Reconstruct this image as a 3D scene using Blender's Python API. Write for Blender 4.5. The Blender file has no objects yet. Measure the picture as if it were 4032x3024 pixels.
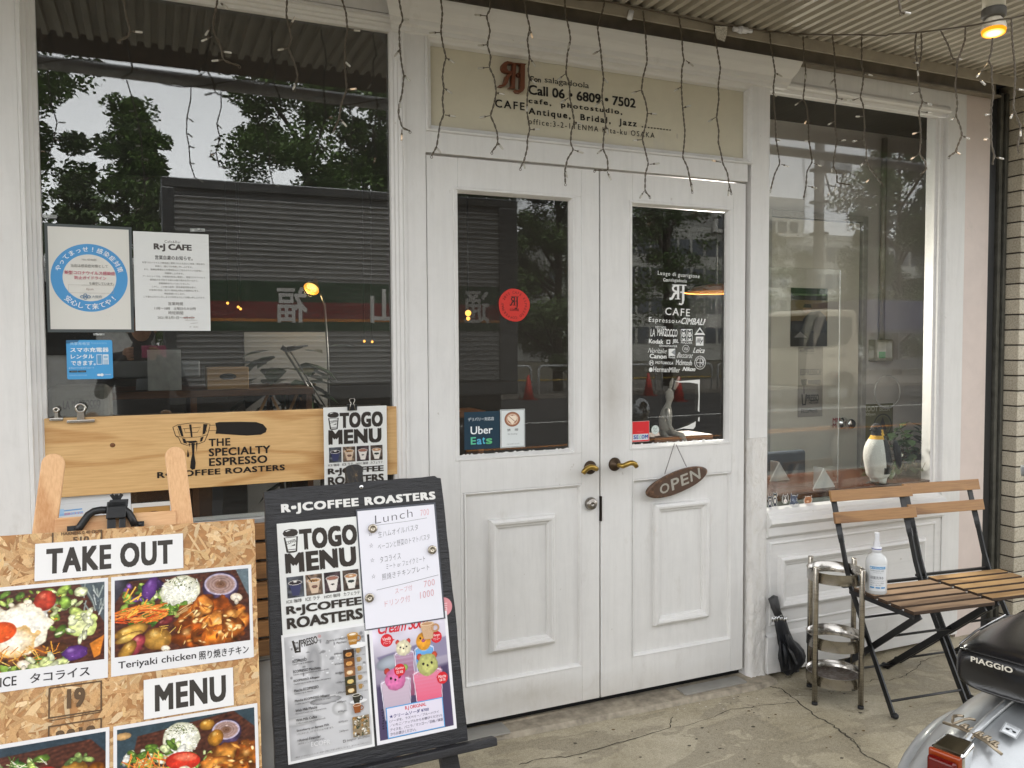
import bpy, bmesh, math, random
import numpy as np
from mathutils import Vector, Matrix
R = math.radians
PI = math.pi
C = bpy.context.scene.collection
SC = bpy.context.scene
random.seed(7)
RNG = np.random.default_rng(11)

# ------------------------------------------------------------------ camera, world, sun, exposure
CAM = np.array([-1.54819649, -2.70806663, 1.4048978])
YAW, PITCH, ROLL, FPX = R(23.61888), R(2.610826), R(-0.3322305), 3247.111     # focal length in px of a 4032 px wide picture
_f = np.array([math.sin(YAW)*math.cos(PITCH), math.cos(YAW)*math.cos(PITCH), -math.sin(PITCH)])
_r0 = np.array([math.cos(YAW), -math.sin(YAW), 0.0]); _u0 = np.cross(_r0, _f)
_r = math.cos(ROLL)*_r0 + math.sin(ROLL)*_u0
_u = -math.sin(ROLL)*_r0 + math.cos(ROLL)*_u0
cam = bpy.data.cameras.new('camera'); camo = bpy.data.objects.new('camera', cam); C.objects.link(camo)
M = Matrix.Identity(4)
for i in range(3):
    M[i][0], M[i][1], M[i][2], M[i][3] = _r[i], _u[i], -_f[i], CAM[i]
camo.matrix_world = M
cam.sensor_width = 36; cam.lens = FPX/4032*36
cam.clip_start = 0.05; cam.clip_end = 500
SC.camera = camo

world = bpy.data.worlds.new('World'); SC.world = world; world.use_nodes = True
wn = world.node_tree; bgn = wn.nodes['Background']
sky = wn.nodes.new('ShaderNodeTexSky'); sky.sky_type = 'NISHITA'; sky.sun_disc = False
SUN_EL, SUN_ROT = R(58), R(20)
sky.sun_elevation = SUN_EL; sky.sun_rotation = SUN_ROT
sky.air_density = 1.0; sky.dust_density = 1.5; sky.ozone_density = 1.0
hs = wn.nodes.new('ShaderNodeHueSaturation'); hs.inputs['Saturation'].default_value = 0.06
wn.links.new(sky.outputs[0], hs.inputs['Color']); wn.links.new(hs.outputs[0], bgn.inputs[0])
bgn.inputs[1].default_value = 0.15
sl = bpy.data.lights.new('sun', 'SUN'); sl.energy = 1.0; sl.angle = R(25); sl.color = (1.0, 0.97, 0.93)
so = bpy.data.objects.new('sun', sl); C.objects.link(so)
_sd = Vector((math.sin(SUN_ROT)*math.cos(SUN_EL), math.cos(SUN_ROT)*math.cos(SUN_EL), math.sin(SUN_EL)))   # towards the sun: behind the building
so.rotation_euler = _sd.to_track_quat('Z', 'Y').to_euler()
SC.view_settings.view_transform = 'Standard'; SC.view_settings.look = 'None'
SC.view_settings.exposure = 2.42; SC.view_settings.gamma = 1.0
SC.cycles.use_denoising = True
try: SC.cycles.denoiser = 'OPENIMAGEDENOISE'
except Exception: pass
SC.cycles.max_bounces = 9; SC.cycles.diffuse_bounces = 5; SC.cycles.glossy_bounces = 4
SC.cycles.transmission_bounces = 4; SC.cycles.transparent_max_bounces = 12
SC.cycles.caustics_reflective = False; SC.cycles.caustics_refractive = False
SC.cycles.sample_clamp_indirect = 8.0

# ------------------------------------------------------------------ turning a measured photo point into a place
def ray(p):
    return _f + _r*((p[0]-2016)/FPX) - _u*((p[1]-1512)/FPX)
def hit(p, ax, val):
    d = ray(p); return CAM + d*((val-CAM[ax])/d[ax])
def cr(n, x, y):            # crop n of a 3 x 3 grid, 2212 px wide crops
    return ([0,1344,2688][(n-1)%3]+x*1344/2212, [0,1008,2016][(n-1)//3]+y*1344/2212)
def ov(x, y): return (x*4032/2212, y*4032/2212)
def AT(n, x, y, Y=0.0): return hit(cr(n,x,y), 1, Y)
def GD(n, x, y, z=0.0): return hit(cr(n,x,y), 2, z)
def DP(p, d): return CAM + ray(p)*d
def MIR(n, x, y, Y, yg=0.05):   # where a thing mirrored in the panes (plane y = yg) really stands, at depth Y
    p = cr(n,x,y); h = hit(p,1,yg); d = ray(p).copy(); d[1] *= -1
    return h + d*((Y-h[1])/d[1])

# ------------------------------------------------------------------ colours and materials
def lin(h):
    if isinstance(h, (tuple, list)): return tuple(h)[:3]
    h = h.lstrip('#'); v = [int(h[i:i+2],16)/255 for i in (0,2,4)]
    return tuple(c/12.92 if c <= 0.04045 else ((c+0.055)/1.055)**2.4 for c in v)
def hexa(h): return lin(h)+(1,)
class N:
    """small node-tree builder"""
    def __init__(s, name):
        s.m = bpy.data.materials.new(name); s.m.use_nodes = True; s.t = s.m.node_tree
        s.b = s.t.nodes['Principled BSDF']; s.out = s.t.nodes['Material Output']
    def n(s, typ, **kw):
        nd = s.t.nodes.new(typ)
        for k, v in kw.items():
            if k in nd.inputs: nd.inputs[k].default_value = v
            else: setattr(nd, k, v)
        return nd
    def l(s, a, b): s.t.links.new(a, b)
    def coord(s, scale=(1,1,1), rot=(0,0,0), kind='Object'):
        tc = s.n('ShaderNodeTexCoord'); mp = s.n('ShaderNodeMapping')
        mp.inputs['Scale'].default_value = scale; mp.inputs['Rotation'].default_value = rot
        s.l(tc.outputs[kind], mp.inputs[0]); return mp.outputs[0]
    def noise(s, vec, scale, detail=4, rough=0.55, dist=0.0):
        nd = s.n('ShaderNodeTexNoise'); nd.inputs['Scale'].default_value = scale; nd.inputs['Detail'].default_value = detail
        nd.inputs['Roughness'].default_value = rough; nd.inputs['Distortion'].default_value = dist
        s.l(vec, nd.inputs['Vector']); return nd.outputs['Fac']
    def ramp(s, fac, stops):
        nd = s.n('ShaderNodeValToRGB'); e = nd.color_ramp.elements
        while len(e) < len(stops): e.new(0.5)
        for k, (p, c) in enumerate(stops): e[k].position = p; e[k].color = lin(c)+(1,)
        s.l(fac, nd.inputs[0]); return nd.outputs[0]
    def mix(s, fac, a, b, mode='MIX'):
        nd = s.n('ShaderNodeMix'); nd.data_type = 'RGBA'; nd.blend_type = mode
        for v, i in ((fac,0),(a,6),(b,7)):
            if hasattr(v,'is_linked'): s.l(v, nd.inputs[i])
            else: nd.inputs[i].default_value = v if i == 0 else lin(v)+(1,)
        return nd.outputs[2]
    def bump(s, h, strength=0.3, dist=0.002):
        nd = s.n('ShaderNodeBump'); nd.inputs['Strength'].default_value = strength; nd.inputs['Distance'].default_value = dist
        s.l(h, nd.inputs['Height']); s.l(nd.outputs[0], s.b.inputs['Normal']); return nd
    def set(s, col=None, rough=0.5, metal=0.0, spec=0.5):
        if col is not None:
            if hasattr(col,'is_linked'): s.l(col, s.b.inputs['Base Color'])
            else: s.b.inputs['Base Color'].default_value = lin(col)+(1,)
        s.b.inputs['Roughness'].default_value = rough; s.b.inputs['Metallic'].default_value = metal
        s.b.inputs['Specular IOR Level'].default_value = spec; return s
_mc = {}
def flat(name, col, rough=0.5, metal=0.0, var=0.12, scale=30, bump=0.0):
    if name in _mc: return _mc[name]
    k = N(name); v = k.coord(); f = k.noise(v, scale)
    c = lin(col)
    k.set(k.ramp(f, [(0.3, tuple(x*(1-var) for x in c)), (0.7, tuple(min(1,x*(1+var)) for x in c))]), rough, metal)
    if bump: k.bump(k.noise(v, scale*4), bump, 0.001)
    _mc[name] = k.m; return k.m
def wood(name, dark, light, axis=0, grain=26, rough=0.45, stretch=14, knots=0.25, bump=0.15, off=0.0):
    if name in _mc: return _mc[name]
    k = N(name); sc = [stretch]*3; sc[axis] = 1.0
    v = k.coord(scale=tuple(sc))
    big = k.noise(k.coord(scale=tuple([3.2 if i != axis else 0.7 for i in range(3)])), 1.6, 2)
    wv = k.n('ShaderNodeMath', operation='MULTIPLY_ADD'); k.l(big, wv.inputs[0]); wv.inputs[1].default_value = grain; wv.inputs[2].default_value = off
    sn = k.n('ShaderNodeMath', operation='SINE'); k.l(wv.outputs[0], sn.inputs[0])
    mr = k.n('ShaderNodeMapRange'); k.l(sn.outputs[0], mr.inputs[0]); mr.inputs[1].default_value = -1; mr.inputs[2].default_value = 1
    fine = k.noise(v, 9, 5, 0.65)
    c1 = k.ramp(mr.outputs[0], [(0.0, light), (0.72, light), (1.0, dark)])
    c2 = k.mix(0.45, c1, k.ramp(fine, [(0.32, dark), (0.62, light)]))
    k.set(c2, rough); k.bump(fine, bump, 0.001); _mc[name] = k.m; return k.m

def m_white(name='white_paint', base='#dddcda', streak=(30,30,2.6), spots=()):
    k = N(name); v = k.coord(scale=streak); f = k.noise(v, 1.3, 6, 0.7, 0.6)
    co = k.coord(); big = k.noise(co, 2.3, 5, 0.65); mid = k.noise(co, 11, 6, 0.7, 0.8)
    c = lin(base)
    a = k.ramp(f, [(0.28, tuple(x*0.93 for x in c)), (0.5, c), (0.72, tuple(min(0.83,x*1.04) for x in c))])
    a = k.mix(k.ramp(mid, [(0.45,(0,0,0)),(0.75,(0.30,0.30,0.30))]), a, tuple(x*0.84 for x in c))
    b = k.mix(k.ramp(big, [(0.40,(0,0,0)),(0.75,(0.35,0.35,0.35))]), a, tuple(x*0.82 for x in c))
    g = k.noise(k.coord(scale=(9,9,4)), 1.0, 6, 0.7)
    d = k.mix(k.ramp(g, [(0.60,(0,0,0)),(0.78,(0.5,0.5,0.5))]), b, '#b9b4ac')
    ch = k.noise(k.coord(scale=(1,1,0.6)), 46, 3, 0.6)
    d = k.mix(k.ramp(ch, [(0.735,(0,0,0)),(0.75,(0.45,0.45,0.45))]), d, '#a29a8c')
    for (p, r, col, amt) in spots:       # hand grime and worn patches, each at its own place
        mp = k.n('ShaderNodeMapping'); mp.inputs['Location'].default_value = tuple(-q/s_ for q, s_ in zip(p, r)); mp.inputs['Scale'].default_value = tuple(1/s_ for s_ in r); k.l(co, mp.inputs[0])
        ln = k.n('ShaderNodeVectorMath', operation='LENGTH'); k.l(mp.outputs[0], ln.inputs[0])
        ad = k.n('ShaderNodeMath', operation='MULTIPLY_ADD'); k.l(mid, ad.inputs[0]); ad.inputs[1].default_value = 1.1; k.l(ln.outputs['Value'], ad.inputs[2])
        d = k.mix(k.ramp(ad.outputs[0], [(0.55,(amt,)*3),(1.0,(amt*.35,)*3)] + [(1.0,(0,0,0))][:0]), d, col) if False else k.mix(k.ramp(k_div(k, ad.outputs[0], 1.7), [(0.25,(amt,)*3),(0.95,(0,0,0))]), d, col)
    k.set(d, 0.42); k.bump(f, 0.16, 0.0012); return k.m
def k_div(k, s, q):
    nd = k.n('ShaderNodeMath', operation='DIVIDE'); k.l(s, nd.inputs[0]); nd.inputs[1].default_value = q; return nd.outputs[0]
WHITE = m_white()
WHITE_D = m_white('white_door_paint', spots=(((0.05,0.0,1.22),(0.10,1.0,0.26),'#9b948a',0.55),((-0.05,0.0,0.93),(0.12,1.0,0.12),'#b3aea6',0.4),((0.05,0.0,0.90),(0.14,1.0,0.10),'#b3aea6',0.4),((0.0,0.0,0.05),(0.9,1.0,0.10),'#a59c8e',0.45),((-0.30,0.0,0.12),(0.35,1.0,0.06),'#a8a195',0.5)))
WHITE_H = m_white('white_paint_rails', streak=(2.2,34,34))
PINK = m_white('pinkish_plaster', '#d6c8c1', (5,5,5))
def m_flaky():
    k = N('flaking_white_paint'); v = k.coord(scale=(1,1,0.45)); f = k.noise(v, 26, 6, 0.7, 1.2)
    k.set(k.ramp(f, [(0.3,'#cbc6be'),(0.40,'#dad7d2'),(0.6,'#dfddda')]), 0.6); k.bump(f, 0.9, 0.012); return k.m
FLAKY = m_flaky()
CREAM = m_white('cream_sign_paint', '#cbc4ae', (3,3,3))
BLACK = flat('black_metal', '#17181a', 0.42, 0.0, 0.25, 60, 0.1)
DARK = flat('dark_gap', '#0c0c0d', 0.8)
GREYMETAL = flat('grey_metal', '#8b8c8b', 0.35, 0.6)
BRASS = flat('aged_brass', '#a08443', 0.3, 0.9, 0.35, 45, 0.15)
BRONZE = flat('tarnished_bronze', '#4a3c2e', 0.45, 0.7, 0.3, 45)
def m_steel():
    k = N('brushed_steel'); f = k.noise(k.coord(scale=(3,3,60)), 3, 3)
    k.set(k.ramp(f, [(0.3,'#a39c92'),(0.7,'#c9c4bb')]), 0.22, 1.0); return k.m
STEEL = m_steel()
CHROME = flat('chrome', '#cfd0d0', 0.07, 1.0, 0.03)
def m_print():
    k = N('printed_paper'); a = k.n('ShaderNodeAttribute', attribute_name='Col'); k.set(a.outputs['Color'], 0.5, 0, 0.35)
    k.b.inputs['Coat Weight'].default_value = 0.0; return k.m
PRINT = m_print()
def m_gloss():
    k = N('laminated_print'); a = k.n('ShaderNodeAttribute', attribute_name='Col'); k.set(a.outputs['Color'], 0.28, 0, 0.5); return k.m
GLOSSY = m_gloss()
def m_glass(name, f0, tint=(0.93,0.95,0.94), dust=0.0, wave=0.0):
    """architectural pane: a mirror part that grows with the angle of view, the rest looks straight through"""
    k = N(name); t = k.t; g = k.n('ShaderNodeNewGeometry'); dp = k.n('ShaderNodeVectorMath', operation='DOT_PRODUCT')
    k.l(g.outputs['Incoming'], dp.inputs[0]); k.l(g.outputs['Normal'], dp.inputs[1])
    ab = k.n('ShaderNodeMath', operation='ABSOLUTE'); k.l(dp.outputs['Value'], ab.inputs[0])
    om = k.n('ShaderNodeMath', operation='SUBTRACT'); om.inputs[0].default_value = 1.0; k.l(ab.outputs[0], om.inputs[1])
    pw = k.n('ShaderNodeMath', operation='POWER'); k.l(om.outputs[0], pw.inputs[0]); pw.inputs[1].default_value = 5.0
    ma = k.n('ShaderNodeMath', operation='MULTIPLY_ADD'); k.l(pw.outputs[0], ma.inputs[0]); ma.inputs[1].default_value = 1-f0; ma.inputs[2].default_value = f0
    gl = k.n('ShaderNodeBsdfGlossy'); gl.inputs['Roughness'].default_value = 0.0; gl.inputs['Color'].default_value = (1,1,1,1)
    tr = k.n('ShaderNodeBsdfTransparent'); tr.inputs['Color'].default_value = tint+(1,)
    mx = k.n('ShaderNodeMixShader'); k.l(ma.outputs[0], mx.inputs[0]); k.l(tr.outputs[0], mx.inputs[1]); k.l(gl.outputs[0], mx.inputs[2])
    # slight waviness of the sheet, and a film of dust with wiped streaks
    co = k.coord(); bn = k.n('ShaderNodeBump'); bn.inputs['Strength'].default_value = wave; bn.inputs['Distance'].default_value = 0.004; k.l(k.noise(co, 2.2, 1, 0.4), bn.inputs['Height']); k.l(bn.outputs[0], gl.inputs['Normal'])
    if dust:
        s1 = k.noise(k.coord(scale=(1.2,1,9), rot=(0,R(28),0)), 2.4, 5, 0.7, 1.2); s2 = k.noise(k.coord(scale=(26,1,1.2)), 1.6, 3, 0.6)
        df = k.n('ShaderNodeBsdfDiffuse'); df.inputs['Color'].default_value = (0.8,0.8,0.78,1); m2 = k.n('ShaderNodeMixShader')
        k.l(k.mix(1.0, k.ramp(s1, [(0.48,(dust*.35,)*3),(0.72,(dust,)*3)]), k.ramp(s2, [(0.66,(0,0,0)),(0.72,(dust*.7,)*3)]), 'ADD'), m2.inputs[0]); k.l(mx.outputs[0], m2.inputs[1]); k.l(df.outputs[0], m2.inputs[2]); mx = m2
    k.l(mx.outputs[0], k.out.inputs[0]); return k.m
GLASS = m_glass('window_glass', 0.085, dust=0.016, wave=0.05)
GLASS_R = m_glass('side_window_glass', 0.038, dust=0.009, wave=0.05)
GLASS_DOOR = m_glass('door_glass', 0.034, dust=0.006, wave=0.05)
CLEAR = m_glass('clear_plastic', 0.05, (0.97,0.97,0.97))
def m_emit(name, col, st):
    k = N(name); e = k.n('ShaderNodeEmission'); e.inputs[0].default_value = hexa(col); e.inputs[1].default_value = st
    k.l(e.outputs[0], k.out.inputs[0]); return k.m

# ------------------------------------------------------------------ mesh builder
class MB:
    def __init__(s): s.v = []; s.f = []; s.c = []; s.mi = []; s.sm = []
    def add(s, vs, fs, col=None, mi=0, smooth=False):
        o = len(s.v); s.v += [tuple(float(x) for x in p) for p in vs]
        for f in fs: s.f.append(tuple(i+o for i in f)); s.c.append(col); s.mi.append(mi); s.sm.append(smooth)
    def box(s, x0, x1, y0, y1, z0, z1, mi=0, M=None, col=None):
        vs = [(x,y,z) for z in (z0,z1) for y in (y0,y1) for x in (x0,x1)]
        if M is not None: vs = [tuple(M @ Vector(p)) for p in vs]
        s.add(vs, [(0,2,3,1),(4,5,7,6),(0,1,5,4),(2,6,7,3),(0,4,6,2),(1,3,7,5)], col, mi)
    def bar(s, a, b, w, t, up=(0,0,1), mi=0):
        """flat bar from a to b: width w across, thickness t along 'up'"""
        a, b = Vector(a), Vector(b); d = (b-a).normalized(); u = Vector(up); sd = d.cross(u).normalized(); n = sd.cross(d).normalized()
        vs = []
        for p in (a, b):
            for i, j in ((-1,-1),(1,-1),(1,1),(-1,1)): vs.append(p+sd*(w/2*i)+n*(t/2*j))
        s.add(vs, [(3,2,1,0),(4,5,6,7),(0,1,5,4),(1,2,6,5),(2,3,7,6),(3,0,4,7)], None, mi)
    def tube(s, pts, r, n=8, mi=0, caps=True, closed=False, smooth=True, col=None, flatten=None):
        P = [Vector(p) for p in pts]; k = len(P); rr = r if hasattr(r,'__len__') else [r]*k
        tg = []
        for i in range(k):
            if closed: d = P[(i+1)%k]-P[i-1]
            else: d = P[min(i+1,k-1)]-P[max(i-1,0)]
            tg.append(d.normalized() if d.length > 1e-9 else Vector((0,0,1)))
        a = Vector((0,0,1)) if abs(tg[0].z) < 0.9 else Vector((1,0,0))
        nm = (a-tg[0]*a.dot(tg[0])).normalized(); vs = []
        for i in range(k):
            if i: nm = (nm-tg[i]*nm.dot(tg[i])); nm = nm.normalized() if nm.length > 1e-6 else tg[i].orthogonal().normalized()
            bn = tg[i].cross(nm)
            for j in range(n):
                t = 2*PI*j/n; ca, sa = math.cos(t), math.sin(t)
                if flatten: ca *= flatten
                vs.append(P[i]+(nm*ca+bn*sa)*rr[i])
        fs = []; rng = k if closed else k-1
        for i in range(rng):
            for j in range(n):
                q = ((i+1)%k)*n; fs.append((i*n+j, i*n+(j+1)%n, q+(j+1)%n, q+j))
        s.add(vs, fs, col, mi, smooth)
        if caps and not closed:
            o = len(s.v)-len(vs)
            s.f.append(tuple(o+j for j in reversed(range(n)))); s.f.append(tuple(o+(k-1)*n+j for j in range(n)))
            for _ in (0,1): s.c.append(col); s.mi.append(mi); s.sm.append(False)
    def lathe(s, prof, O=(0,0,0), n=24, mi=0, M=None, smooth=True, sx=1.0, sy=1.0, capb=True, capt=True):
        O = Vector(O); vs = []
        for (r, z) in prof:
            for j in range(n):
                t = 2*PI*j/n; p = Vector((r*math.cos(t)*sx, r*math.sin(t)*sy, z))
                vs.append((M @ p if M is not None else p)+O)
        fs = [(i*n+j, i*n+(j+1)%n, (i+1)*n+(j+1)%n, (i+1)*n+j) for i in range(len(prof)-1) for j in range(n)]
        o = len(s.v); s.add(vs, fs, None, mi, smooth)
        if capb and prof[0][0] > 1e-6: s.f.append(tuple(o+j for j in reversed(range(n)))); s.c.append(None); s.mi.append(mi); s.sm.append(False)
        if capt and prof[-1][0] > 1e-6: s.f.append(tuple(o+(len(prof)-1)*n+j for j in range(n))); s.c.append(None); s.mi.append(mi); s.sm.append(False)
    def prism(s, poly, M, d, mi=0, col=None):
        """poly in the local XY plane, thickness d along local Z, placed by M"""
        k = len(poly); vs = [M @ Vector((p[0],p[1],0)) for p in poly]+[M @ Vector((p[0],p[1],d)) for p in poly]
        s.add(vs, [tuple(reversed(range(k))), tuple(range(k,2*k))]+[(i,(i+1)%k,k+(i+1)%k,k+i) for i in range(k)], col, mi)
    def mold(s, x0, x1, z0, z1, prof, mi=0):
        """mitred moulding round a rectangle in the facade plane; prof = [(inset towards the middle, y), ...]"""
        vs = []
        for (d, y) in prof: vs += [(x0+d,y,z0+d),(x1-d,y,z0+d),(x1-d,y,z1-d),(x0+d,y,z1-d)]
        fs = [(i*4+j, i*4+(j+1)%4, i*4+4+(j+1)%4, i*4+4+j) for i in range(len(prof)-1) for j in range(4)]
        s.add(vs, fs, None, mi)
    def ball(s, c, r, n=12, mi=0, M=None):
        prof = [(math.sin(PI*i/n)*1.0, -math.cos(PI*i/n)) for i in range(n+1)]
        r = r if hasattr(r,'__len__') else (r,r,r)
        vs = []; m = n*2
        for (a, z) in prof:
            for j in range(m):
                t = 2*PI*j/m; p = Vector((a*math.cos(t)*r[0], a*math.sin(t)*r[1], z*r[2]))
                vs.append((M @ p if M is not None else p)+Vector(c))
        s.add(vs, [(i*m+j, i*m+(j+1)%m, (i+1)*m+(j+1)%m, (i+1)*m+j) for i in range(n) for j in range(m)], None, mi, True)
    def build(s, name, mats, parent=None, bevel=0.0, seg=2, subd=0, loc=None):
        me = bpy.data.meshes.new(name); me.from_pydata(s.v, [], s.f)
        mats = mats if isinstance(mats, (list,tuple)) else [mats]
        for m in mats: me.materials.append(m)
        me.polygons.foreach_set('material_index', s.mi); me.polygons.foreach_set('use_smooth', s.sm)
        if any(c is not None for c in s.c):
            at = me.color_attributes.new('Col', 'FLOAT_COLOR', 'CORNER')
            nl = np.empty(len(me.polygons), dtype=np.int32); me.polygons.foreach_get('loop_total', nl)
            cc = np.array([tuple(c)+(1.0,) if c is not None else (0.8,0.8,0.8,1.0) for c in s.c], dtype=np.float32)
            at.data.foreach_set('color', np.repeat(cc, nl, axis=0).ravel())
        me.validate(); me.update()
        o = bpy.data.objects.new(name, me); C.objects.link(o)
        if parent is not None: o.parent = parent
        if loc is not None: o.location = loc
        if bevel:
            b = o.modifiers.new('bevel','BEVEL'); b.width = bevel; b.segments = seg; b.limit_method = 'ANGLE'; b.angle_limit = R(35)
        if subd:
            b = o.modifiers.new('subd','SUBSURF'); b.levels = subd; b.render_levels = subd
        return o
def tag(o, label=None, cat=None, group=None, kind=None):
    if label: o['label'] = label
    if cat: o['category'] = cat
    if group: o['group'] = group
    if kind: o['kind'] = kind
    return o
def thing(name, label, cat, loc=(0,0,0), rz=0.0, group=None):
    o = bpy.data.objects.new(name, None); C.objects.link(o); o.empty_display_size = 0.1
    o.location = loc; o.rotation_euler = (0,0,rz); return tag(o, label, cat, group)
def struct(o): o['kind'] = 'structure'; return o
def copy_tree(o, parent=None):
    c = o.copy(); C.objects.link(c)
    if parent is not None: c.parent = parent
    for ch in list(o.children): copy_tree(ch, c)
    return c

# ------------------------------------------------------------------ lettering and flat printed sheets
_tc = {}
def glyphs(txt, bold=0.0, spacing=1.0):
    key = (txt, bold, spacing)
    if key in _tc: return _tc[key]
    cu = bpy.data.curves.new('lettering','FONT'); cu.body = txt; cu.offset = bold; cu.resolution_u = 3; cu.space_character = spacing
    o = bpy.data.objects.new('lettering', cu); C.objects.link(o); bpy.context.view_layer.update()
    me = bpy.data.meshes.new_from_object(o.evaluated_get(bpy.context.evaluated_depsgraph_get()))
    v = np.array([tuple(p.co)[:2] for p in me.vertices]) if len(me.vertices) else np.zeros((0,2))
    f = [tuple(p.vertices) for p in me.polygons]
    bpy.data.objects.remove(o); bpy.data.curves.remove(cu); bpy.data.meshes.remove(me)
    _tc[key] = (v, f); return v, f
class Sheet:
    """flat printed thing: local x right, y DOWN from the top-left corner, units = metres / s"""
    def __init__(s, w, h, bg='#e4e4e3', unit=1.0, thick=0.0006, corner=0.0):
        s.u = unit; s.w, s.h = w*unit, h*unit; s.mb = MB(); s.z = 0.0
        if bg is not None:
            c = lin(bg); k = corner*unit
            if k: poly = [(cx+k*math.cos(a), cy+k*math.sin(a)) for cx, cy, a0 in ((s.w-k,-k,0),(k,-k,90),(k,-s.h+k,180),(s.w-k,-s.h+k,270)) for a in [R(a0+q*30) for q in range(4)]]
            else: poly = [(0,0),(0,-s.h),(s.w,-s.h),(s.w,0)]
            s.mb.prism(poly, Matrix.Translation((0,0,-thick)), thick, 0, c)
    def up(s): s.z += 0.00004; return s.z
    def tris(s, v, f, col): z = s.up(); s.mb.add([(p[0]*s.u, -p[1]*s.u, z) for p in v], f, lin(col))
    def poly(s, pts, col): s.tris(pts, [tuple(range(len(pts)))], col)
    def rect(s, x, y, w, h, col): s.poly([(x,y+h),(x+w,y+h),(x+w,y),(x,y)], col)
    def ell(s, cx, cy, rx, ry, col, n=36, a0=0, a1=360):
        s.poly([(cx+rx*math.cos(R(a0+(a1-a0)*i/n)), cy-ry*math.sin(R(a0+(a1-a0)*i/n))) for i in range(n+(a1-a0 < 360))], col)
    def ring(s, cx, cy, rx, ry, t, col, n=60, a0=0, a1=360):
        vs = []; 
        for i in range(n+1):
            a = R(a0+(a1-a0)*i/n)
            for q in (0,t): vs.append((cx+(rx-q)*math.cos(a), cy-(ry-q)*math.sin(a)))
        s.tris(vs, [(2*i,2*i+1,2*i+3,2*i+2)[::-1] for i in range(n)], col)
    def line(s, pts, w, col):
        vs = []; P = [Vector(p) for p in pts]
        for i in range(len(P)):
            d = (P[min(i+1,len(P)-1)]-P[max(i-1,0)]); d = d.normalized() if d.length else Vector((1,0)); nn = Vector((-d.y,d.x))*w/2
            vs += [tuple(P[i]+nn), tuple(P[i]-nn)]
        s.tris(vs, [(2*i,2*i+1,2*i+3,2*i+2) for i in range(len(P)-1)], col)
    def frame(s, x, y, w, h, t, col):
        s.rect(x,y,w,t,col); s.rect(x,y+h-t,w,t,col); s.rect(x,y+t,t,h-2*t,col); s.rect(x+w-t,y+t,t,h-2*t,col)
    def text(s, txt, x0, y0, x1, y1, col='#38352f', bold=0.0, spacing=1.0, shear=0.0, rot=0.0, mirror=False):
        """the words stretched to fill the box x0..x1, y0..y1"""
        v, f = glyphs(txt, min(bold,0.0), spacing)
        if not len(v): return
        k = len(v)
        if bold > 0.003:          # heavy letters are struck several times, slightly apart
            q = bold*1.0; D = [(-1,0),(1,0)] if bold < 0.012 else [(-1,-.7),(1,-.7),(-1,.7),(1,.7),(0,0),(-.5,0),(.5,0)]
            v = np.concatenate([v+np.array(d)*q for d in D]); f = [tuple(i+k*j for i in p) for j in range(len(D)) for p in f]
        lo, hi = v.min(0), v.max(0); n = (v-lo)/np.maximum(hi-lo, 1e-6)
        if mirror: n[:,0] = 1-n[:,0]
        px = x0+n[:,0]*(x1-x0)+shear*(n[:,1]-0.5)*(y1-y0); py = y1-n[:,1]*(y1-y0)
        if rot:
            cx, cy = (x0+x1)/2, (y0+y1)/2; a = R(rot); dx, dy = px-cx, py-cy
            px = cx+dx*math.cos(a)+dy*math.sin(a); py = cy-dx*math.sin(a)+dy*math.cos(a)
        p = np.stack([px,py],1); nf = len(f)*k//len(v)
        for j in range(len(v)//k): s.tris(p[j*k:(j+1)*k], [tuple(i-k*j for i in q) for q in f[j*nf:(j+1)*nf]], col)
    def arc(s, txt, cx, cy, r, a0, a1, size, col, bold=0.0, inside=False, sq=1.0):
        """letters one by one round a circle from angle a0 to a1 (degrees, counter-clockwise from +x)"""
        k = len(txt)
        for i, ch in enumerate(txt):
            if ch == ' ': continue
            a = a0+(a1-a0)*((i+0.5)/k); v, f = glyphs(ch, 0.0)
            if not len(v): continue
            lo, hi = v.min(0), v.max(0); w = v-np.array([(lo[0]+hi[0])/2, 0.36]); w = w*size
            t = R(a-90) if not inside else R(a+90)
            x = cx+r*math.cos(R(a)); y = cy-r*math.sin(R(a))*sq
            px = x+w[:,0]*math.cos(t)-w[:,1]*math.sin(t); py = y-(w[:,0]*math.sin(t)+w[:,1]*math.cos(t))
            for q in ((0,) if bold < 0.01 else (-bold,bold)):
                s.tris(np.stack([px+q*size*math.cos(t),py-q*size*math.sin(t)],1), f, col)
    def pic(s, x, y, w, h, arr):
        """arr (rows, cols, 3) sRGB 0..1 printed into the box"""
        H, W = arr.shape[:2]; z = s.up(); a = np.clip(arr,0,1)
        a = np.where(a <= 0.04045, a/12.92, ((a+0.055)/1.055)**2.4)
        xs = (x+np.linspace(0,1,W+1)*w)*s.u; ys = -(y+np.linspace(0,1,H+1)*h)*s.u
        o = len(s.mb.v); s.mb.v += [(xx,yy,z) for yy in ys for xx in xs]
        for j in range(H):
            for i in range(W):
                q = o+j*(W+1)+i; s.mb.f.append((q+W+1,q+W+2,q+1,q)); s.mb.c.append(tuple(a[j,i])); s.mb.mi.append(0); s.mb.sm.append(False)
    def put(s, name, O, u, v, mat=None, label=None, cat=None, group=None, parent=None):
        """O = world place of the top-left corner, u = unit vector right, v = unit vector down"""
        o = s.mb.build(name, mat or PRINT, parent); u, v = Vector(u).normalized(), Vector(v).normalized(); n = v.cross(u)
        o.matrix_world = Matrix(((u.x,-v.x,n.x,O[0]),(u.y,-v.y,n.y,O[1]),(u.z,-v.z,n.z,O[2]),(0,0,0,1)))
        return tag(o, label, cat, group)
UX, VZ = (1,0,0), (0,0,-1)
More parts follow.
